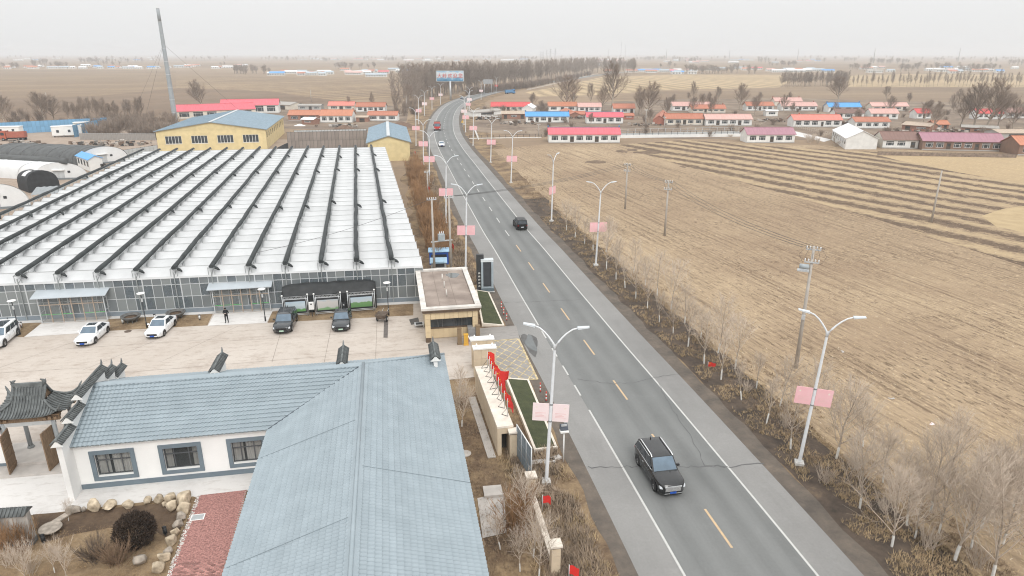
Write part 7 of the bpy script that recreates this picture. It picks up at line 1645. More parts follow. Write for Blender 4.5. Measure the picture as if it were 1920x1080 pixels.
def make_tree(seed, h, trunk_h, limbs, ang_up, L1, sub, L2, tw, L3, r_tr, r_tw, lime=0.0, crown_m=TWIG, lift=.10, fork=True):
    rr = random.Random(seed); tr = MB(); cr = MB()
    tp, trad = bend(rr, (0, 0, 0), (rr.gauss(0, .04), rr.gauss(0, .04), 1), h * (.86 if fork else .97), 8, r_tr, r_tr * .18, .06, .05)
    tr.tube(tp, trad, 7, 0, caps=False)
    if lime:
        # limewashed foot: its own sleeve, a touch proud of the bark
        c = [p for p in tp if p.z < lime]; e = tp[len(c) - 1].lerp(tp[len(c)], (lime - c[-1].z) / max(.01, tp[len(c)].z - c[-1].z)) if len(c) < len(tp) else tp[-1]
        tr.tube(c + [e], [r_tr * 1.12] * len(c) + [r_tr * 1.05], 8, 1, caps=False)
    def on_trunk(z):
        for k in range(len(tp) - 1):
            if tp[k + 1].z >= z: u = (z - tp[k].z) / (tp[k + 1].z - tp[k].z); return tp[k].lerp(tp[k + 1], u), trad[k] + (trad[k + 1] - trad[k]) * u
        return tp[-1], trad[-1]
    for i in range(limbs):
        f = (i + rr.random()) / limbs; z = trunk_h + (tp[-1].z - trunk_h) * f * .96; p, r = on_trunk(z); az = i * 2.4 + rr.uniform(-.5, .5); a_ = ang_up + rr.uniform(-.15, .15)
        d = Vector((math.cos(az) * math.sin(a_), math.sin(az) * math.sin(a_), math.cos(a_))); L_ = L1 * h * (1 - .62 * f) * rr.uniform(.8, 1.2)
        P, R_ = bend(rr, p, d, L_, 5, max(r * .62, r_tw * 1.5), r_tw, lift, .10); cr.tube(P, R_, 4, 0, caps=False, sm=False)
        for s_ in range(sub):
            u = .25 + .75 * (s_ + rr.random()) / sub; k = min(4, int(u * 5)); q = P[k].lerp(P[k + 1], u * 5 - k); dd = (P[k + 1] - P[k]).normalized() + Vector((rr.gauss(0, .55), rr.gauss(0, .55), rr.gauss(.15, .35))); L__ = L2 * L_ * (1.15 - .6 * u) * rr.uniform(.7, 1.3)
            Q, S_ = bend(rr, q, dd, L__, 3, r_tw * 1.25, r_tw * .7, lift * .6, .14); cr.tube(Q, S_, 3, 0, caps=False, sm=False)
            for t_ in range(tw):
                u2 = .2 + .8 * (t_ + rr.random()) / tw; k2 = min(2, int(u2 * 3)); e = Q[k2].lerp(Q[k2 + 1], u2 * 3 - k2); dd2 = ((Q[k2 + 1] - Q[k2]).normalized() + Vector((rr.gauss(0, .6), rr.gauss(0, .6), rr.gauss(.15, .4)))).normalized(); l3 = L3 * L__ * rr.uniform(.6, 1.4)
                stick(cr, e, e + dd2 * l3, r_tw * .75, r_tw * .4)
    return tr.mesh('trunk', [BARK, LIME]), cr.mesh('crown', crown_m)
def plant_tree(meshes, p, h_s, rz, label, group, name='bare_tree', cat='tree', parts=('trunk', 'crown')):
    t = thing(name, p, rz, label, cat, group); t.scale = (h_s,) * 3 if isinstance(h_s, (int, float)) else h_s
    if cat == 'tree': t.rotation_euler = (random.Random(label + str(p)).gauss(0, .05), random.Random(str(p)).gauss(0, .05), rz)
    put(parts[0], meshes[0], t); put(parts[1], meshes[1], t); return t
SAP = [make_tree(10 + k, 4.7 + .35 * k, 1.3, 15 + 2 * k, .5 + .05 * k, .48, 6, .52, 4, .65, .065, .0085, lime=1.05) for k in range(5)]
SAPB = [make_tree(30 + k, 6.2, .9, 22, .62, .55, 8, .5, 6, .6, .075, .0085, lime=.95) for k in range(3)]
BIG = [make_tree(50 + k, 11, 1.8, 24, .80, .46, 11, .5, 9, .6, .27, .020, crown_m=TWIGD) for k in range(4)]
POP = [make_tree(70 + k, 17, 3.5, 26, .50, .27, 6, .55, 4, .7, .20, .045, crown_m=TWIGF, fork=False) for k in range(5)]
FARB = [make_tree(90 + k, 10, 1.6, 14, .72, .48, 7, .5, 5, .55, .28, .05, crown_m=TWIGF) for k in range(4)]
def make_bush(seed, h, stems, r, m, spread=.35, tw=8):
    rr = random.Random(seed); st = MB(); cr = MB()
    for i in range(stems):
        az = rr.uniform(0, 6.28); d = Vector((math.cos(az) * spread * rr.random(), math.sin(az) * spread * rr.random(), 1)); b0 = (rr.gauss(0, .12 * h), rr.gauss(0, .12 * h), 0)
        P, R_ = bend(rr, b0, d, h * rr.uniform(.7, 1.05), 5, r * 1.6, r * .6, .02, .06); (st if i < 4 else cr).tube(P, R_, 3, 0, caps=False, sm=False)
        for k in range(tw):
            u = rr.uniform(.2, .95); j = min(4, int(u * 5)); e = P[j].lerp(P[j + 1], u * 5 - j); dd = ((P[j + 1] - P[j]).normalized() + Vector((rr.gauss(0, .3), rr.gauss(0, .3), .1))).normalized(); stick(cr, e, e + dd * h * rr.uniform(.15, .4), r * .7, r * .35)
    return st.mesh('stems', m), cr.mesh('twigs', m)
BUSHO = [make_bush(110 + k, 3.6, 34, .024, TWIGO, .5, 10) for k in range(4)]
BUSHG = [make_bush(120 + k, 1.6, 30, .010, TWIG, .9, 9) for k in range(3)]
BUSHD = [make_bush(130 + k, 2.6, 30, .03, TWIGD, .6, 9) for k in range(3)]
def ordn(k): return ['nearest', 'second', 'third', 'fourth', 'fifth', 'sixth', 'seventh', 'eighth', 'ninth', 'tenth', 'eleventh', 'twelfth', 'thirteenth', 'fourteenth', 'fifteenth', 'sixteenth', 'seventeenth', 'eighteenth', 'nineteenth', 'twentieth', 'twenty-first', 'twenty-second', 'twenty-third', 'twenty-fourth'][k]
rr = random.Random(21)
row1 = [(1672, 1025), (1612, 953), (1568, 860), (1482, 842), (1437, 795), (1390, 750), (1352, 712), (1320, 682), (1290, 650), (1262, 626), (1236, 604), (1214, 578), (1192, 560), (1172, 540), (1155, 524), (1137, 505), (1112, 470), (1096, 458), (1078, 446), (1062, 432)]
for k, px in enumerate(row1): plant_tree(rr.choice(SAP if k > 2 else SAPB), at(*px), rr.uniform(.72, 1.1), rr.uniform(0, 6.28), 'bare whitewashed sapling, %s along the roadside row from the bottom' % ordn(k), 'whitewashed saplings along the right verge', 'roadside_sapling')
row2 = [(1700, 985), (1655, 905), (1618, 838), (1512, 800), (1462, 762), (1418, 728), (1378, 692), (1346, 662), (1314, 634), (1284, 606), (1258, 580), (1232, 556), (1210, 534), (1188, 512), (1162, 490), (1136, 472)]
for k, px in enumerate(row2): plant_tree(rr.choice(SAP if k > 2 else SAPB), at(*px), rr.uniform(.65, 1.05), rr.uniform(0, 6.28), 'bare sapling in the second row towards the field, %s from the bottom' % ordn(k), 'whitewashed saplings along the right verge', 'roadside_sapling')
for k, (px, s_) in enumerate([((1790, 1050), 1.15), ((1860, 1085), 1.1), ((1745, 960), 1.0), ((1925, 1060), 1.1), ((1840, 990), .95), ((1900, 950), .9), ((1775, 905), .85), ((1820, 1030), .8), ((1880, 1020), .9), ((1715, 1010), .7), ((1930, 1000), .8), ((1760, 1000), .75), ((1850, 940), .7)]):
    plant_tree(SAPB[k % 3], at(*px), s_, k * 1.1, 'bare spreading young tree in the bottom right corner, %s of the corner group' % ordn(k), 'young trees in the corner', 'young_tree')
for k, (px, s_) in enumerate([((1545, 905), .8), ((1660, 960), .9), ((1740, 1030), 1.0), ((1470, 800), .7), ((1600, 880), .8), ((1830, 1060), 1.0), ((1720, 900), .9), ((1400, 735), .6)]):
    plant_tree(BUSHG[k % 3], at(*px), s_, k * .9, 'low tangle of bare pale twigs under the saplings, %s from the bottom' % ordn([4, 2, 1, 6, 5, 0, 3, 7][k]), 'low shrubs under the saplings', 'bare_shrub', 'shrub', ('stems', 'twigs'))
# garden by the hall
plant_tree(SAPB[0], at(866, 800), .62, 1.0, 'bare young tree with whitewashed trunk between the hall and the flag wall', 'courtyard trees', 'young_tree')
plant_tree(SAP[1], at(862, 745), .62, 2.0, 'twiggy bare tree in front of the entrance piers', 'courtyard trees', 'young_tree')
for k, px in enumerate([(938, 1030), (975, 1072), (1000, 1045), (1010, 1085), (985, 1000)]): plant_tree(SAP[k % 5], at(*px), .55 + .05 * k, k, 'whitewashed sapling in the dry bed below the fence pillars, %s from the left' % ordn([0, 1, 3, 4, 2][k]).replace('nearest', 'first'), 'saplings in the lower bed', 'roadside_sapling')
for k, (px, s_) in enumerate([((960, 975), .62), ((985, 960), .6), ((975, 1005), .66), ((950, 1000), .5)]): plant_tree(BUSHO[k % 4], at(*px), s_, k, 'russet dry brush beside the lower stone pillars, %s of its clump from the top' % ordn([1, 0, 3, 2][k]).replace('nearest', 'first'), 'russet brush by the pillars', 'dry_brush', 'shrub', ('stems', 'twigs'))
# evergreen globe and garden shrubs
def leaf_ball(seed, r, n, sz, m1, sx=1.0):
    rq = random.Random(seed); b = MB()
    for i in range(n):
        d = Vector((rq.gauss(0, 1), rq.gauss(0, 1), rq.gauss(0, 1))).normalized(); q = r * (1 + .14 * noise.noise(d * 2.3 + Vector((seed, 0, 0)))) * rq.uniform(.72, 1.02)
        p = d * q; p.z = p.z * .92 + r * .95
        if p.z < .05: continue
        a = (d + Vector((rq.gauss(0, .5), rq.gauss(0, .5), rq.gauss(.3, .5)))).normalized() * sz * rq.uniform(.6, 1.4); s_ = a.cross(Vector((rq.gauss(0, 1), rq.gauss(0, 1), rq.gauss(0, 1)))).normalized() * sz * .22
        b.face([p - s_, p + s_, p + a])
    return b.mesh('foliage', m1)
EVG = mat('dark_evergreen', (.052, .036, .026), .9, .4, 3); st_ = MB()
for i in range(6): a = i; stick(st_, (0, 0, 0), (.4 * math.cos(a), .4 * math.sin(a), .9), .04, .02)
stm = st_.mesh('stems', BARK)
t = thing('round_shrub', at(258, 1022), 0, 'dark round clipped evergreen shrub in the garden', 'shrub'); put('foliage', leaf_ball(3, 1.12, 9000, .16, EVG), t); put('stems', stm, t)
BRG = mat('bronze_shrub', (.22, .15, .10), .95, .3, 3)
for k, (px, r, lb) in enumerate([((178, 1052), .75, 'smaller brown-grey shrub left of the dark evergreen'), ((222, 1060), .85, 'loose bronze shrub below the dark evergreen')]):
    t = thing('garden_shrub', at(*px), 0, lb, 'shrub', 'garden shrubs'); bm_ = make_bush(140 + k, r * 2.0, 46, .011, BRG if k else mat('brown_shrub', (.15, .115, .09), .95, .3, 3), 1.1, 16); put('foliage', bm_[1], t); put('stems', bm_[0], t)
for k, (px, s_) in enumerate([((110, 1048), .8), ((20, 1060), .75), ((60, 1075), .8), ((-5, 1020), .6)]): plant_tree(BUSHG[k % 3], at(*px), s_, k, 'bare grey garden bush on the dry lawn, %s' % ['right of the screen wall', 'below the screen wall', 'at the bottom edge', 'against the screen wall'][k], 'bare garden bushes', 'bare_shrub', 'shrub', ('stems', 'twigs'))
for k, (px, s_) in enumerate([((10, 1034), .55), ((45, 1032), .5)]): plant_tree(BUSHO[k], at(*px), s_, k, 'russet climber twigs hanging before the screen wall, %s' % ['left one', 'right one'][k], 'climbers on the screen wall', 'dry_climber', 'shrub', ('stems', 'twigs'))
for k, (px, s_) in enumerate([((128, 1095), .5), ((103, 1075), .42), ((129, 978), .3), ((50, 1100), .5)]): plant_tree(SAP[k], at(*px), s_, k, 'small whitewashed garden sapling, %s' % ['at the bottom edge right of centre lawn', 'left of the bottom one', 'beside the boulders by the paving', 'in the lower left corner'][k], 'garden saplings', 'garden_sapling')
# willow brush between greenhouse and road
n_ = 0
for k in range(80):
    u = rr.random(); px = (768 + 62 * u + rr.uniform(-16, 14), 292 + 205 * u); p = at(*px)
    if p.y > 176 and p.x < -27.5: continue
    if p.x < -10.3 - (p.y - 76) * .219 + 1.2: continue
    plant_tree(rr.choice(BUSHO), p, rr.uniform(.6, 1.05), rr.uniform(0, 6), 'russet willow brush between the greenhouse side and the road', 'russet willow brush beside the greenhouse', 'willow_bush', 'shrub', ('stems', 'twigs'))
for k in range(10):
    p = at(786 + 5.5 * k + rr.uniform(-5, 5), 318 + 18 * k); m_ = MB(); m_.lathe([(.055, 0), (.05, 1.5)], 7); o = m_.build('stake', WHITE, None, loc=p); tag(o, 'thin white stake among the russet brush, %s from the far end' % ordn(k).replace('nearest', 'first'), 'stake', 'white stakes in the brush')
for k, px in enumerate([(848, 488), (838, 470), (828, 428), (804, 372), (791, 322), (778, 300)]): flag(at(*px), 2.6, .8, .7, R(-60), 'small red flag above the russet brush, %s from the gatehouse' % ordn(k).replace('nearest', 'first'), 'red flags along the greenhouse side', star=False, droop=.6)
# brown hedge on the left
for k in range(70):
    p = at(rr.uniform(165, 325), rr.uniform(236, 262)); 
    plant_tree(rr.choice(BUSHD), p, (2.2, 2.2, rr.uniform(1.4, 2.1)), rr.uniform(0, 6), 'dense brown hedge bush between the blue fence and yellow workshop', 'brown hedge bushes', 'hedge_bush', 'shrub', ('stems', 'twigs'))
for k in range(16):
    p = at(rr.uniform(735, 795), rr.uniform(196, 218)); plant_tree(rr.choice(BUSHD), p, (1.7, 1.7, rr.uniform(1.2, 2)), rr.uniform(0, 6), 'dark thicket bush beside the left verge near the bend', 'thicket bushes near the bend', 'thicket_bush', 'shrub', ('stems', 'twigs'))
for k in range(14):
    p = at(rr.uniform(905, 955), rr.uniform(205, 216)); plant_tree(rr.choice(BUSHD), p, (1.3, 1.3, rr.uniform(.8, 1.2)), rr.uniform(0, 6), 'brown brush in front of the red-roofed house by the road', 'brush by the red-roofed house', 'dry_bush', 'shrub', ('stems', 'twigs'))
for k, (x, y) in enumerate([q for q in [(rr.uniform(895, 1900), rr.uniform(200, 258)) for _ in range(110)] if free(at(*q))]): plant_tree((BUSHD + BUSHG)[k % 6], at(x, y), (1.2, 1.2, rr.uniform(.6, 1.0)), k, 'low bare bush in the yards between the village houses', 'bushes in the village yards', 'dry_bush', 'shrub', ('stems', 'twigs'))
for k, q in enumerate([q for q in [(rr.uniform(990, 1920), rr.uniform(188, 236)) for _ in range(75)] if free(at(*q), 2.5)][:34]): s_ = rr.uniform(.45, .85); plant_tree(BIG[k % 4], at(*q), (s_ * .9, s_ * .9, s_), k, 'medium bare tree standing among the village yards', 'trees among the village yards', 'bare_tree')
for k in range(22): p = at(rr.uniform(20, 330), rr.uniform(222, 236)); plant_tree(BUSHD[k % 3], p, (1.6, 1.6, rr.uniform(1, 1.7)), k, 'brown bush in the scrub strip beyond the blue fence', 'scrub beyond the blue fence', 'dry_bush', 'shrub', ('stems', 'twigs'))
for k in range(14):
    p = at(rr.uniform(1505, 1580), 258 + rr.uniform(0, 18)); plant_tree(rr.choice(BUSHG), p, (1.6, 1.6, 1.2), rr.uniform(0, 6), 'pale dry brush left of the white shed', 'brush by the white shed', 'dry_bush', 'shrub', ('stems', 'twigs'))
# large village trees
VT = [((1062, 207), 145, 'large spreading bare tree behind the blue-roofed house'), ((1000, 202), 176, 'bare tree right of the long red roof'), ((1108, 197), 158, 'slim bare tree behind the pale pink roof'), ((1147, 203), 122, 'tall leaning bare tree in the village centre'), ((1198, 215), 165, 'bare tree left of the red-brick gable'), ((1212, 219), 160, 'broad bare tree behind the red-brick gable'), ((1130, 208), 165, 'small bare tree behind the pink-red roof'), ((1385, 207), 160, 'bare tree left of the terracotta second row roof'), ((1572, 192), 146, 'round bare tree above the back blue roof'), ((1747, 246), 196, 'forked bare tree behind the brown house'), ((1730, 232), 190, 'bare tree left of the forked one'), ((1800, 238), 180, 'tall bare tree left of the big cluster'), ((1825, 240), 160, 'tallest bare tree of the right cluster'), ((1848, 243), 158, 'broad bare tree of the right cluster'), ((1870, 240), 178, 'bare tree at the right end of the cluster'), ((1898, 244), 192, 'dark bare tree near the right edge'), ((1920, 240), 190, 'bare tree cut by the right edge'), ((380, 204), 155, 'round many-stemmed bare tree right of the chimney'), ((85, 232), 176, 'broad bare tree beyond the blue fence'), ((104, 230), 182, 'bare tree right of the broad one beyond the blue fence'), ((10, 237), 182, 'bare tree at the left picture edge'), ((700, 206), 176, 'thin bare tree behind the back-row house'), ((655, 206), 182, 'thin bare tree behind the dull pink roof'), ((745, 210), 172, 'bare tree beside the thicket left of the bend'), ((765, 202), 160, 'bare tree at the left end of the wood'), ((1340, 210), 180, 'thin bare tree in front of the terracotta second row'), ((1316, 209), 178, 'thin bare tree left of the other in the second row'), ((1300, 190), 155, 'thin bare tree behind the pink roof')]
for k, (px, ty, lb) in enumerate(VT):
    hh = high(*px, ty); w_ = 1.25 if 'spread' in lb or 'broad' in lb or 'round' in lb else .95 if 'thin' not in lb and 'slim' not in lb else .6
    m_ = BIG[k % 4]; s_ = hh / 10.0; plant_tree(m_, at(*px), (s_ * w_, s_ * w_, s_), k * 1.3, lb, 'large bare village trees', 'bare_tree')
for k in range(15):
    px = (128 + 10 * k + rr.uniform(-4, 4), 226 + rr.uniform(-2, 3)); plant_tree(BIG[k % 4], at(*px), (.55, .55, rr.uniform(.6, 1.0)), k, 'thin bare tree in the row behind the hedge, %s from the left end' % ordn(k).replace('nearest', 'first'), 'row of thin trees behind the hedge', 'bare_tree')
# ------------------------------------------------------------------ the roadside wood and shelter belts
front = []
base = [(772, 198), (800, 186), (830, 181), (870, 174), (905, 169), (945, 164), (1000, 156), (1060, 146), (1120, 136)]
def along(P, u):
    x = u * (len(P) - 1); k = min(len(P) - 2, int(x)); f = x - k; return (P[k][0] + (P[k + 1][0] - P[k][0]) * f, P[k][1] + (P[k + 1][1] - P[k][1]) * f)
for k in range(70):
    px = along(base, (k + rr.random()) / 70); p = at(*px) + Vector((0, rr.uniform(0, 6), 0)); s_ = rr.uniform(1.0, 1.25) * (.8 if px[0] < 850 else 1); plant_tree(POP[k % 5], p, (s_ * 1.1, s_ * 1.1, s_), rr.uniform(0, 6), 'bare poplar in the front row of the roadside wood', 'poplars at the front of the wood', 'poplar_tree')
mass = MB()
def stamp(b, meshes, p, s_, rz):
    c, sn = math.cos(rz) * s_, math.sin(rz) * s_
    for me in meshes:
        i0 = len(b.v); b.v += [(p.x + v.co.x * c - v.co.y * sn, p.y + v.co.x * sn + v.co.y * c, v.co.z * s_) for v in me.vertices]
        for f in me.polygons: b.f.append(tuple(i0 + k for k in f.vertices)); b.mi.append(0); b.sm.append(False)
LOWP = [make_tree(200 + k, 17, 3.0, 14, .55, .30, 3, .6, 3, .8, .2, .085, crown_m=TWIGF, fork=False) for k in range(4)]
for k in range(330):
    u = rr.random() ** .8; px = along(base, u); p = at(*px); p.y += 6 + rr.random() * 70 * (.3 + u); p.x -= rr.random() * 25 * (1 - u) - 10 * u; stamp(mass, LOWP[k % 4], p, rr.uniform(1.0, 1.3), rr.uniform(0, 6))
o = mass.build('poplar_wood', TWIGF); tag(o, 'dense brown poplar wood along the far bend of the road', 'wood', kind='stuff')
low = [(876, 180), (930, 172), (985, 166), (1050, 154), (1110, 141)]; hm = MB()
for k in range(150):
    p = at(*along(low, rr.random())); stamp(hm, BUSHD[k % 3], p + Vector((rr.uniform(-3, 3), rr.uniform(4, 10), 0)), rr.uniform(1.2, 2.2), rr.uniform(0, 6))
o = hm.build('hedge_row', TWIGD); tag(o, 'low brown hedge along the foot of the wood', 'hedge', kind='stuff')
rail_fence((988, 169), (1120, 138.5), 34, .8, 'white guard rail posts along the far road', .1, WHITE)
for k in range(60):
    px = (1458 + 132 * rr.random(), 0); px = (px[0], 164 - rr.random() * 4); s_ = rr.uniform(.62, .8); plant_tree(POP[k % 5], at(*px), (s_ * 1.2, s_ * 1.2, s_), rr.uniform(0, 6), 'bare poplar of the square shelter belt right of centre', 'poplars of the right shelter belt', 'poplar_tree')
for k in range(44):
    px = (1600 + 7.6 * k + rr.uniform(-3, 3), 162 + rr.uniform(-1.5, 1.5)); s_ = rr.uniform(.5, .85); plant_tree(POP[k % 5], at(*px), (s_, s_, s_), rr.uniform(0, 6), 'bare tree in the long sparse row at the far right', 'sparse far tree row on the right', 'poplar_tree')
for k in range(40):
    px = (1125 + 66 * rr.random(), 140 - rr.random() * 8); s_ = rr.uniform(1.0, 1.25); plant_tree(POP[k % 5], at(*px), (s_ * 1.3, s_ * 1.3, s_), rr.uniform(0, 6), 'bare poplar of the far wood behind the road end', 'poplars of the far wood', 'poplar_tree')
# distant trees, in clumps between the far villages: trunk and crown in one mesh
fj = []
for k, (a, c) in enumerate(FARB): b = MB(); stamp(b, (a, c), Vector((0, 0, 0)), 1.0, 0); fj.append(b.mesh('far_tree', TWIGF))
cl = [(8, 128, 5), (25, 129, 6), (80, 121, 8), (108, 127, 9), (60, 126, 5), (165, 118, 10), (185, 118, 8), (225, 117, 5), (205, 123, 6), (262, 117, 3), (300, 115, 3), (385, 113, 4), (423, 124, 2), (465, 138, 12), (450, 138, 8), (505, 138, 4), (515, 113, 5), (545, 114, 4), (610, 115, 10), (685, 112, 6), (735, 114, 9), (755, 113, 6), (640, 130, 5), (660, 130, 5), (690, 128, 5), (750, 133, 4), (790, 135, 5), (890, 109, 8), (920, 108, 5), (985, 112, 6), (1005, 113, 3), (1065, 118, 5), (1090, 116, 4), (1210, 113, 9), (1240, 112, 8), (1270, 113, 8), (1300, 137, 9), (1320, 138, 10), (1345, 138, 9), (1368, 137, 7), (1285, 118, 5), (1310, 116, 5), (1380, 130, 4), (1405, 138, 4), (1415, 113, 3), (1440, 118, 4), (1465, 124, 9), (1485, 124, 8), (1540, 116, 6), (1590, 115, 5), (1600, 130, 5), (1650, 119, 9), (1670, 119, 8), (1700, 119, 6), (1620, 132, 6), (1700, 133, 8), (1720, 130, 7), (1755, 130, 8), (1775, 128, 6), (1815, 135, 9), (1840, 134, 9), (1860, 130, 5), (1900, 122, 6), (1855, 117, 5), (1760, 115, 5), (1800, 114, 4), (1890, 112, 5), (1170, 128, 4), (1250, 127, 5)]
sky_w = MB(); LOWF = [make_tree(300 + k, 10, 1.2, 8, .75, .5, 3, .6, 2, .8, .28, .17, crown_m=TWIGF) for k in range(3)]
for i, (x, y, n) in enumerate(cl):
    if y <= 119:
        for k in range(int(n * 1.6)): stamp(sky_w, LOWF[k % 3], at(x + rr.gauss(0, 10), y + rr.gauss(0, .5)), rr.uniform(1, 1.7), rr.uniform(0, 6))
        continue
    for k in range(n):
        px = (x + rr.gauss(0, 9), y + rr.gauss(0, .8)); p = at(*px); s_ = rr.uniform(.75, 1.35) * (1.0 if y > 122 else 1.25)
        o = put('far_tree', fj[(i + k) % 4], None, p, rr.uniform(0, 6)); o.scale = (s_ * 1.2, s_ * 1.2, s_); tag(o, 'hazy bare tree among the far-off village trees', 'tree', 'far-off trees')
for k in range(150): stamp(sky_w, LOWF[k % 3], at(rr.uniform(-50, 1970), rr.uniform(107, 114)), rr.uniform(1.2, 2.0), rr.uniform(0, 6))
tag(sky_w.build('skyline_woods', TWIGF), 'misty grey woods along the far skyline', 'wood', kind='stuff')
# ------------------------------------------------------------------ far-off village houses
FROOF = ['white', 'blue', 'pinkred', 'pale', 'grey', 'greyblue', 'terra', 'white', 'greyblue', 'orange']; FM = {}
def far_house(px, roof, w, label, group, h=3.0, d=7, rz=None):
    key = (roof, w)
    if key not in FM:
        b = MB(); b.box(-w / 2, w / 2, 0, d, 0, h); r_ = 1.7
        b.raw([(-w / 2 - .3, -.4, h - .1), (w / 2 + .3, -.4, h - .1), (w / 2 + .3, d / 2, h + r_), (-w / 2 - .3, d / 2, h + r_), (w / 2 + .3, d + .4, h - .1), (-w / 2 - .3, d + .4, h - .1)], [(0, 1, 2, 3), (3, 2, 4, 5)], 1)
        b.raw([(-w / 2, 0, h), (-w / 2, d, h), (-w / 2, d / 2, h + r_ - .1)], [(0, 2, 1)]); b.raw([(w / 2, 0, h), (w / 2, d, h), (w / 2, d / 2, h + r_ - .1)], [(0, 1, 2)])
        n = max(2, int(w / 3.2))
        for i in range(n): x = -w / 2 + w * (i + .25) / n; b.box(x, x + w / n * .5, -.05, -.01, .9, 2.3, 2)
        FM[key] = b.mesh('far_house', [wmat('white'), rmat(roof), PANE])
    o = put('far_house', FM[key], None, at(*px), rz if rz is not None else rr.uniform(-.12, .12)); return tag(o, label, 'house', group)
NM = {'white': 'white', 'blue': 'bright blue', 'pinkred': 'pink-red', 'pale': 'pale pink', 'grey': 'grey', 'greyblue': 'grey-blue', 'terra': 'terracotta', 'orange': 'orange'}
def village(n, x0, x1, y0, y1, where, ws=(10, 14, 20)):
    for k in range(n):
        r_ = rr.choice(FROOF); far_house((rr.uniform(x0, x1), rr.uniform(y0, y1)), r_, rr.choice(ws), 'tiny far house with %s roof in the village %s' % (NM[r_], where), 'far houses in the village ' + where)
village(26, 0, 335, 125.5, 129.5, 'on the left horizon')
village(20, 510, 700, 136, 142, 'beyond the left fields')
village(12, 640, 790, 132, 141, 'left of the wood', (12, 16, 24))
village(16, 1145, 1300, 134, 139.5, 'behind the far wood', (12, 18, 26))
village(14, 1285, 1560, 129, 134, 'on the right horizon', (14, 20, 26))
village(20, 1600, 1915, 128, 138, 'on the far right horizon', (12, 18, 24))
village(26, 560, 1000, 111, 115, 'at the misty central skyline', (20, 30, 40))
village(30, 1050, 1560, 111, 119, 'at the misty right skyline', (20, 30, 45))
village(10, 330, 470, 124, 129, 'past the chimney', (14, 18, 22))
village(16, 0, 330, 108, 114, 'at the misty left skyline', (20, 30, 40))
for px, r_, w, lb in [((610, 139.5), 'greyblue', 22, 'grey-blue-roofed long shed beyond the striped field'), ((705, 144.5), 'greyblue', 26, 'grey-blue open-fronted barn nearest the striped field'), ((545, 138), 'white', 18, 'white-roofed far shed beyond the left fields'), ((1462, 135.5), 'white', 24, 'white-roofed long shed left of the shelter belt'), ((1492, 135.5), 'white', 32, 'longest white-roofed shed above the shelter belt'), ((1553, 135.8), 'blue', 20, 'bright blue-roofed shed above the shelter belt'), ((1115, 124), 'greyblue', 26, 'grey-blue-roofed hall beyond the end of the wood'), ((208, 128.6), 'blue', 13, 'blue-roofed cream house in the far left village'), ((283, 129), 'blue', 16, 'blue-roofed house left of the chimney in the far village'), ((160, 124.5), 'white', 22, 'long white-roofed shed in the far left village')]:
    tag(far_house(px, r_, w, lb, 'single far sheds', rz=0.0), lb, 'shed', 'single far sheds')
# pylons and masts on the skyline
PYL = mat('pylon_steel', (.30, .31, .32), .6, .1, .5)
def pylon(px, ty, label, arms=3, wide=.16):
    h = high(*px, ty); t = thing('pylon', at(*px), R(10), label, 'pylon', 'pylons and masts on the skyline'); w = h * wide / 2; r = .32 if arms else .4; tw = w * .12
    for sx in (-1, 1):
        for s2 in (-1, 1): b = MB(); b.bar((sx * w, s2 * w, 0), (sx * tw, s2 * tw, h), r); b.build('leg', PYL, t)
    b = MB(); n = 8
    for k in range(n):
        z0, z1 = h * k / n, h * (k + 1) / n; a0, a1 = w + (tw - w) * k / n, w + (tw - w) * (k + 1) / n
        for s2 in (-1, 1): b.bar((-a0, s2 * a0, z0), (a1, s2 * a1, z1), r * .6); b.bar((a0, s2 * a0, z0), (-a1, s2 * a1, z1), r * .6)
    b.build('lattice', PYL, t)
    for k in range(arms): z = h * (.62 + .16 * k); L_ = h * (.20 - .035 * k); b = MB(); b.bar((-L_, 0, z), (L_, 0, z), r * 1.3); b.bar((-L_, 0, z), (0, 0, z + h * .05), r * .7); b.bar((L_, 0, z), (0, 0, z + h * .05), r * .7); b.build('crossarm', PYL, t)
for px, ty, lb, ar in [((1041, 115), 91, 'largest lattice pylon left of centre skyline', 3), ((1032, 114), 91.5, 'lattice pylon just left of the largest one', 3), ((1025, 113), 93, 'third lattice pylon from the largest one', 3), ((1018, 112), 95, 'fourth lattice pylon, fading into the mist', 2), ((1014, 112), 95.5, 'faintest lattice pylon of the group', 2)]: pylon(px, ty, lb, ar)
for px, ty, lb in [((1164, 108), 78.5, 'tallest thin mast on the skyline'), ((1172, 108), 83, 'second thin mast right of the tallest'), ((1140, 110), 91, 'short thin mast left of the pair'), ((1249, 113), 91, 'thin mast above the grey skyline wood'), ((1367, 111), 91, 'thin leaning mast right of centre skyline'), ((1495, 113), 91, 'thin mast above the right horizon sheds'), ((1637, 118), 91, 'thin mast in the right half of the skyline'), ((1796, 116), 90, 'rightmost thin mast on the skyline')]: pylon(px, ty, lb, 0, .05)

# ------------------------------------------------------------------ dry grass, straw and litter
def tufts(name, fn, n, m, hmin, hmax, label, blades=5):
    b = MB(); q = random.Random(name)
    for i in range(n):
        p = fn(q)
        if p is None: continue
        h = q.uniform(hmin, hmax)
        for k in range(blades):
            a = q.uniform(0, 6.28); l = q.uniform(.2, .9) * h; w = h * .07; x, y = p.x + q.gauss(0, h * .25), p.y + q.gauss(0, h * .25)
            b.face([(x - w * math.sin(a), y + w * math.cos(a), .01), (x + w * math.sin(a), y - w * math.cos(a), .01), (x + l * math.cos(a), y + l * math.sin(a), h * q.uniform(.5, 1))])
    o = b.build(name, m); return tag(o, label, 'grass', kind='stuff')
GT1 = mat('dry_grass_straw', (.40, .30, .18), .95, .25, .4); GT2 = mat('dry_grass_brown', (.255, .185, .12), .95, .3, .4); GT3 = mat('dry_reed_grey', (.29, .225, .165), .95, .3, .5)
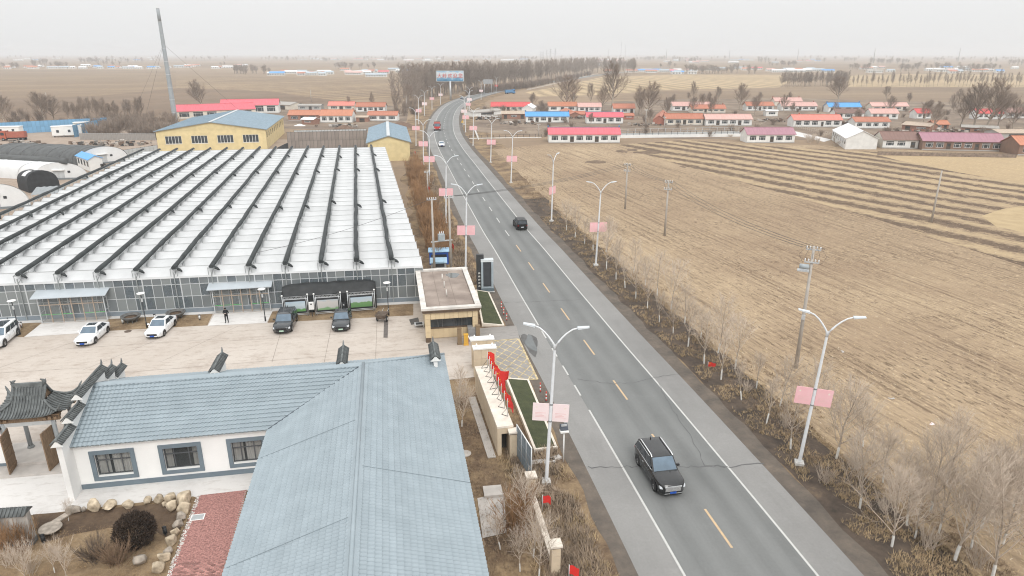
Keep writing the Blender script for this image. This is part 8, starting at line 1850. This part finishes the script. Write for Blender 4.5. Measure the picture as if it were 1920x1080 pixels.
def vr(q, y0, y1, d0, d1):
    y = y0 + (y1 - y0) * q.random() ** 1.6; return on_road(road_s(y), q.uniform(d0, d1))
def clump(p, s=.5): return noise.noise(Vector((p.x * s, p.y * s, 5)))
tufts('verge_grass', lambda q: (lambda p: p if clump(p) > -.15 else None)(vr(q, 26, 120, 8.0, 12.8)), 9000, GT1, .12, .35, 'pale dry grass on the right verge under the saplings')
tufts('verge_grass', lambda q: (lambda p: p if clump(p, .35) > -.1 else None)(vr(q, 26, 160, 9.5, 15.0)), 6000, GT2, .12, .38, 'brown dry grass on the right verge')
tufts('verge_weeds', lambda q: (lambda p: p if clump(p, .4) > -.3 and not (44 < p.y < 82) else None)(vr(q, 24, 170, -11.5, -8.0)), 11000, GT3, .2, .65, 'tall dry weeds on the left verge', 6)
tufts('verge_weeds', lambda q: (lambda p: p if clump(p, .5) > .0 and not (44 < p.y < 82) else None)(vr(q, 24, 170, -12.0, -7.6)), 7000, GT1, .2, .55, 'straw-coloured dead weeds on the left verge')
def gard(q): p = at(q.uniform(-120, 330), q.uniform(985, 1120)); return p if clump(p, .6) > -.2 else None
tufts('lawn_grass', gard, 7000, mat('lawn_straw', (.36, .25, .14), .95, .25, .8), .06, .18, 'short dry grass on the garden lawn')
tufts('bed_grass', lambda q: at(q.uniform(835, 1020), q.uniform(740, 1110)) if q.random() < .8 else None, 5000, GT2, .08, .25, 'dead ground cover between the hall and the flag wall')
def fieldp(q):
    y = 24 + 170 * q.random() ** 2.2; x0 = on_road(road_s(y), 13).x; p = Vector((x0 + q.random() ** 1.2 * (25 + y * .62), y, 0)); return p
def flecks(n):
    b = MB(); q = random.Random(77); dr = Vector((-math.sin(R(17)), math.cos(R(17)), 0)); nr = Vector((dr.y, -dr.x, 0))
    for i in range(n):
        p = fieldp(q); s_ = p.dot(nr); s2 = round(s_ / .75) * .75; p += nr * (s2 - s_ + q.gauss(0, .12)); l = q.uniform(.1, .4); w = q.uniform(.012, .03); a = q.gauss(0, .7); d = (dr * math.cos(a) + nr * math.sin(a)) * l; e = Vector((-d.y, d.x, 0)).normalized() * w; z = q.uniform(.02, .1)
        b.face([(p.x - e.x, p.y - e.y, .015), (p.x + e.x, p.y + e.y, .015), (p.x + d.x, p.y + d.y, z)], 1 if q.random() < .05 else 0)
    o = b.build('field_straw', [mat('stubble_straw', (.46, .35, .21), .95, .2, .3), mat('pale_husk', (.66, .58, .46), .95)]); tag(o, 'cut stubble and loose straw on the right-hand field', 'straw', kind='stuff')
flecks(45000)
# litter on the field edge
for k, (px, lb) in enumerate([((1672, 748), 'white plastic sheet scrap on the field edge'), ((1748, 796), 'pale pink plastic scrap on the field'), ((1580, 660), 'small white paper scrap on the stubble'), ((1885, 938), 'white plastic scrap among the corner twigs')]):
    b = MB(); q = random.Random(k); b.grid(lambda a, c: ((a - .5) * .5, (c - .5) * .2 + .05 * math.sin(9 * a), .05 + .09 * noise.noise(Vector((a * 5, c * 5, k)))), 10, 5); o = b.build('plastic_scrap', CONC if k != 1 else BANP, None, loc=at(*px), rz=k * .7); tag(o, lb, 'litter', 'litter on the field')

# ------------------------------------------------------------------ haze: one even body of air round the whole place
hz = bpy.data.materials.new('haze'); hz.use_nodes = True; hn = hz.node_tree.nodes; hn.clear(); ho = hn.new('ShaderNodeOutputMaterial'); pv = hn.new('ShaderNodeVolumePrincipled')
pv.inputs['Color'].default_value = (.88, .92, .97, 1); pv.inputs['Density'].default_value = .00028; pv.inputs['Anisotropy'].default_value = .2
hz.node_tree.links.new(pv.outputs[0], ho.inputs['Volume']); hz.cycles.homogeneous_volume = True
b = MB(); b.box(-14500, 14500, -700, 16500, -1.5, 62); o = b.build('haze', hz); tag(o, 'thin pale haze in the air', 'haze', kind='stuff')
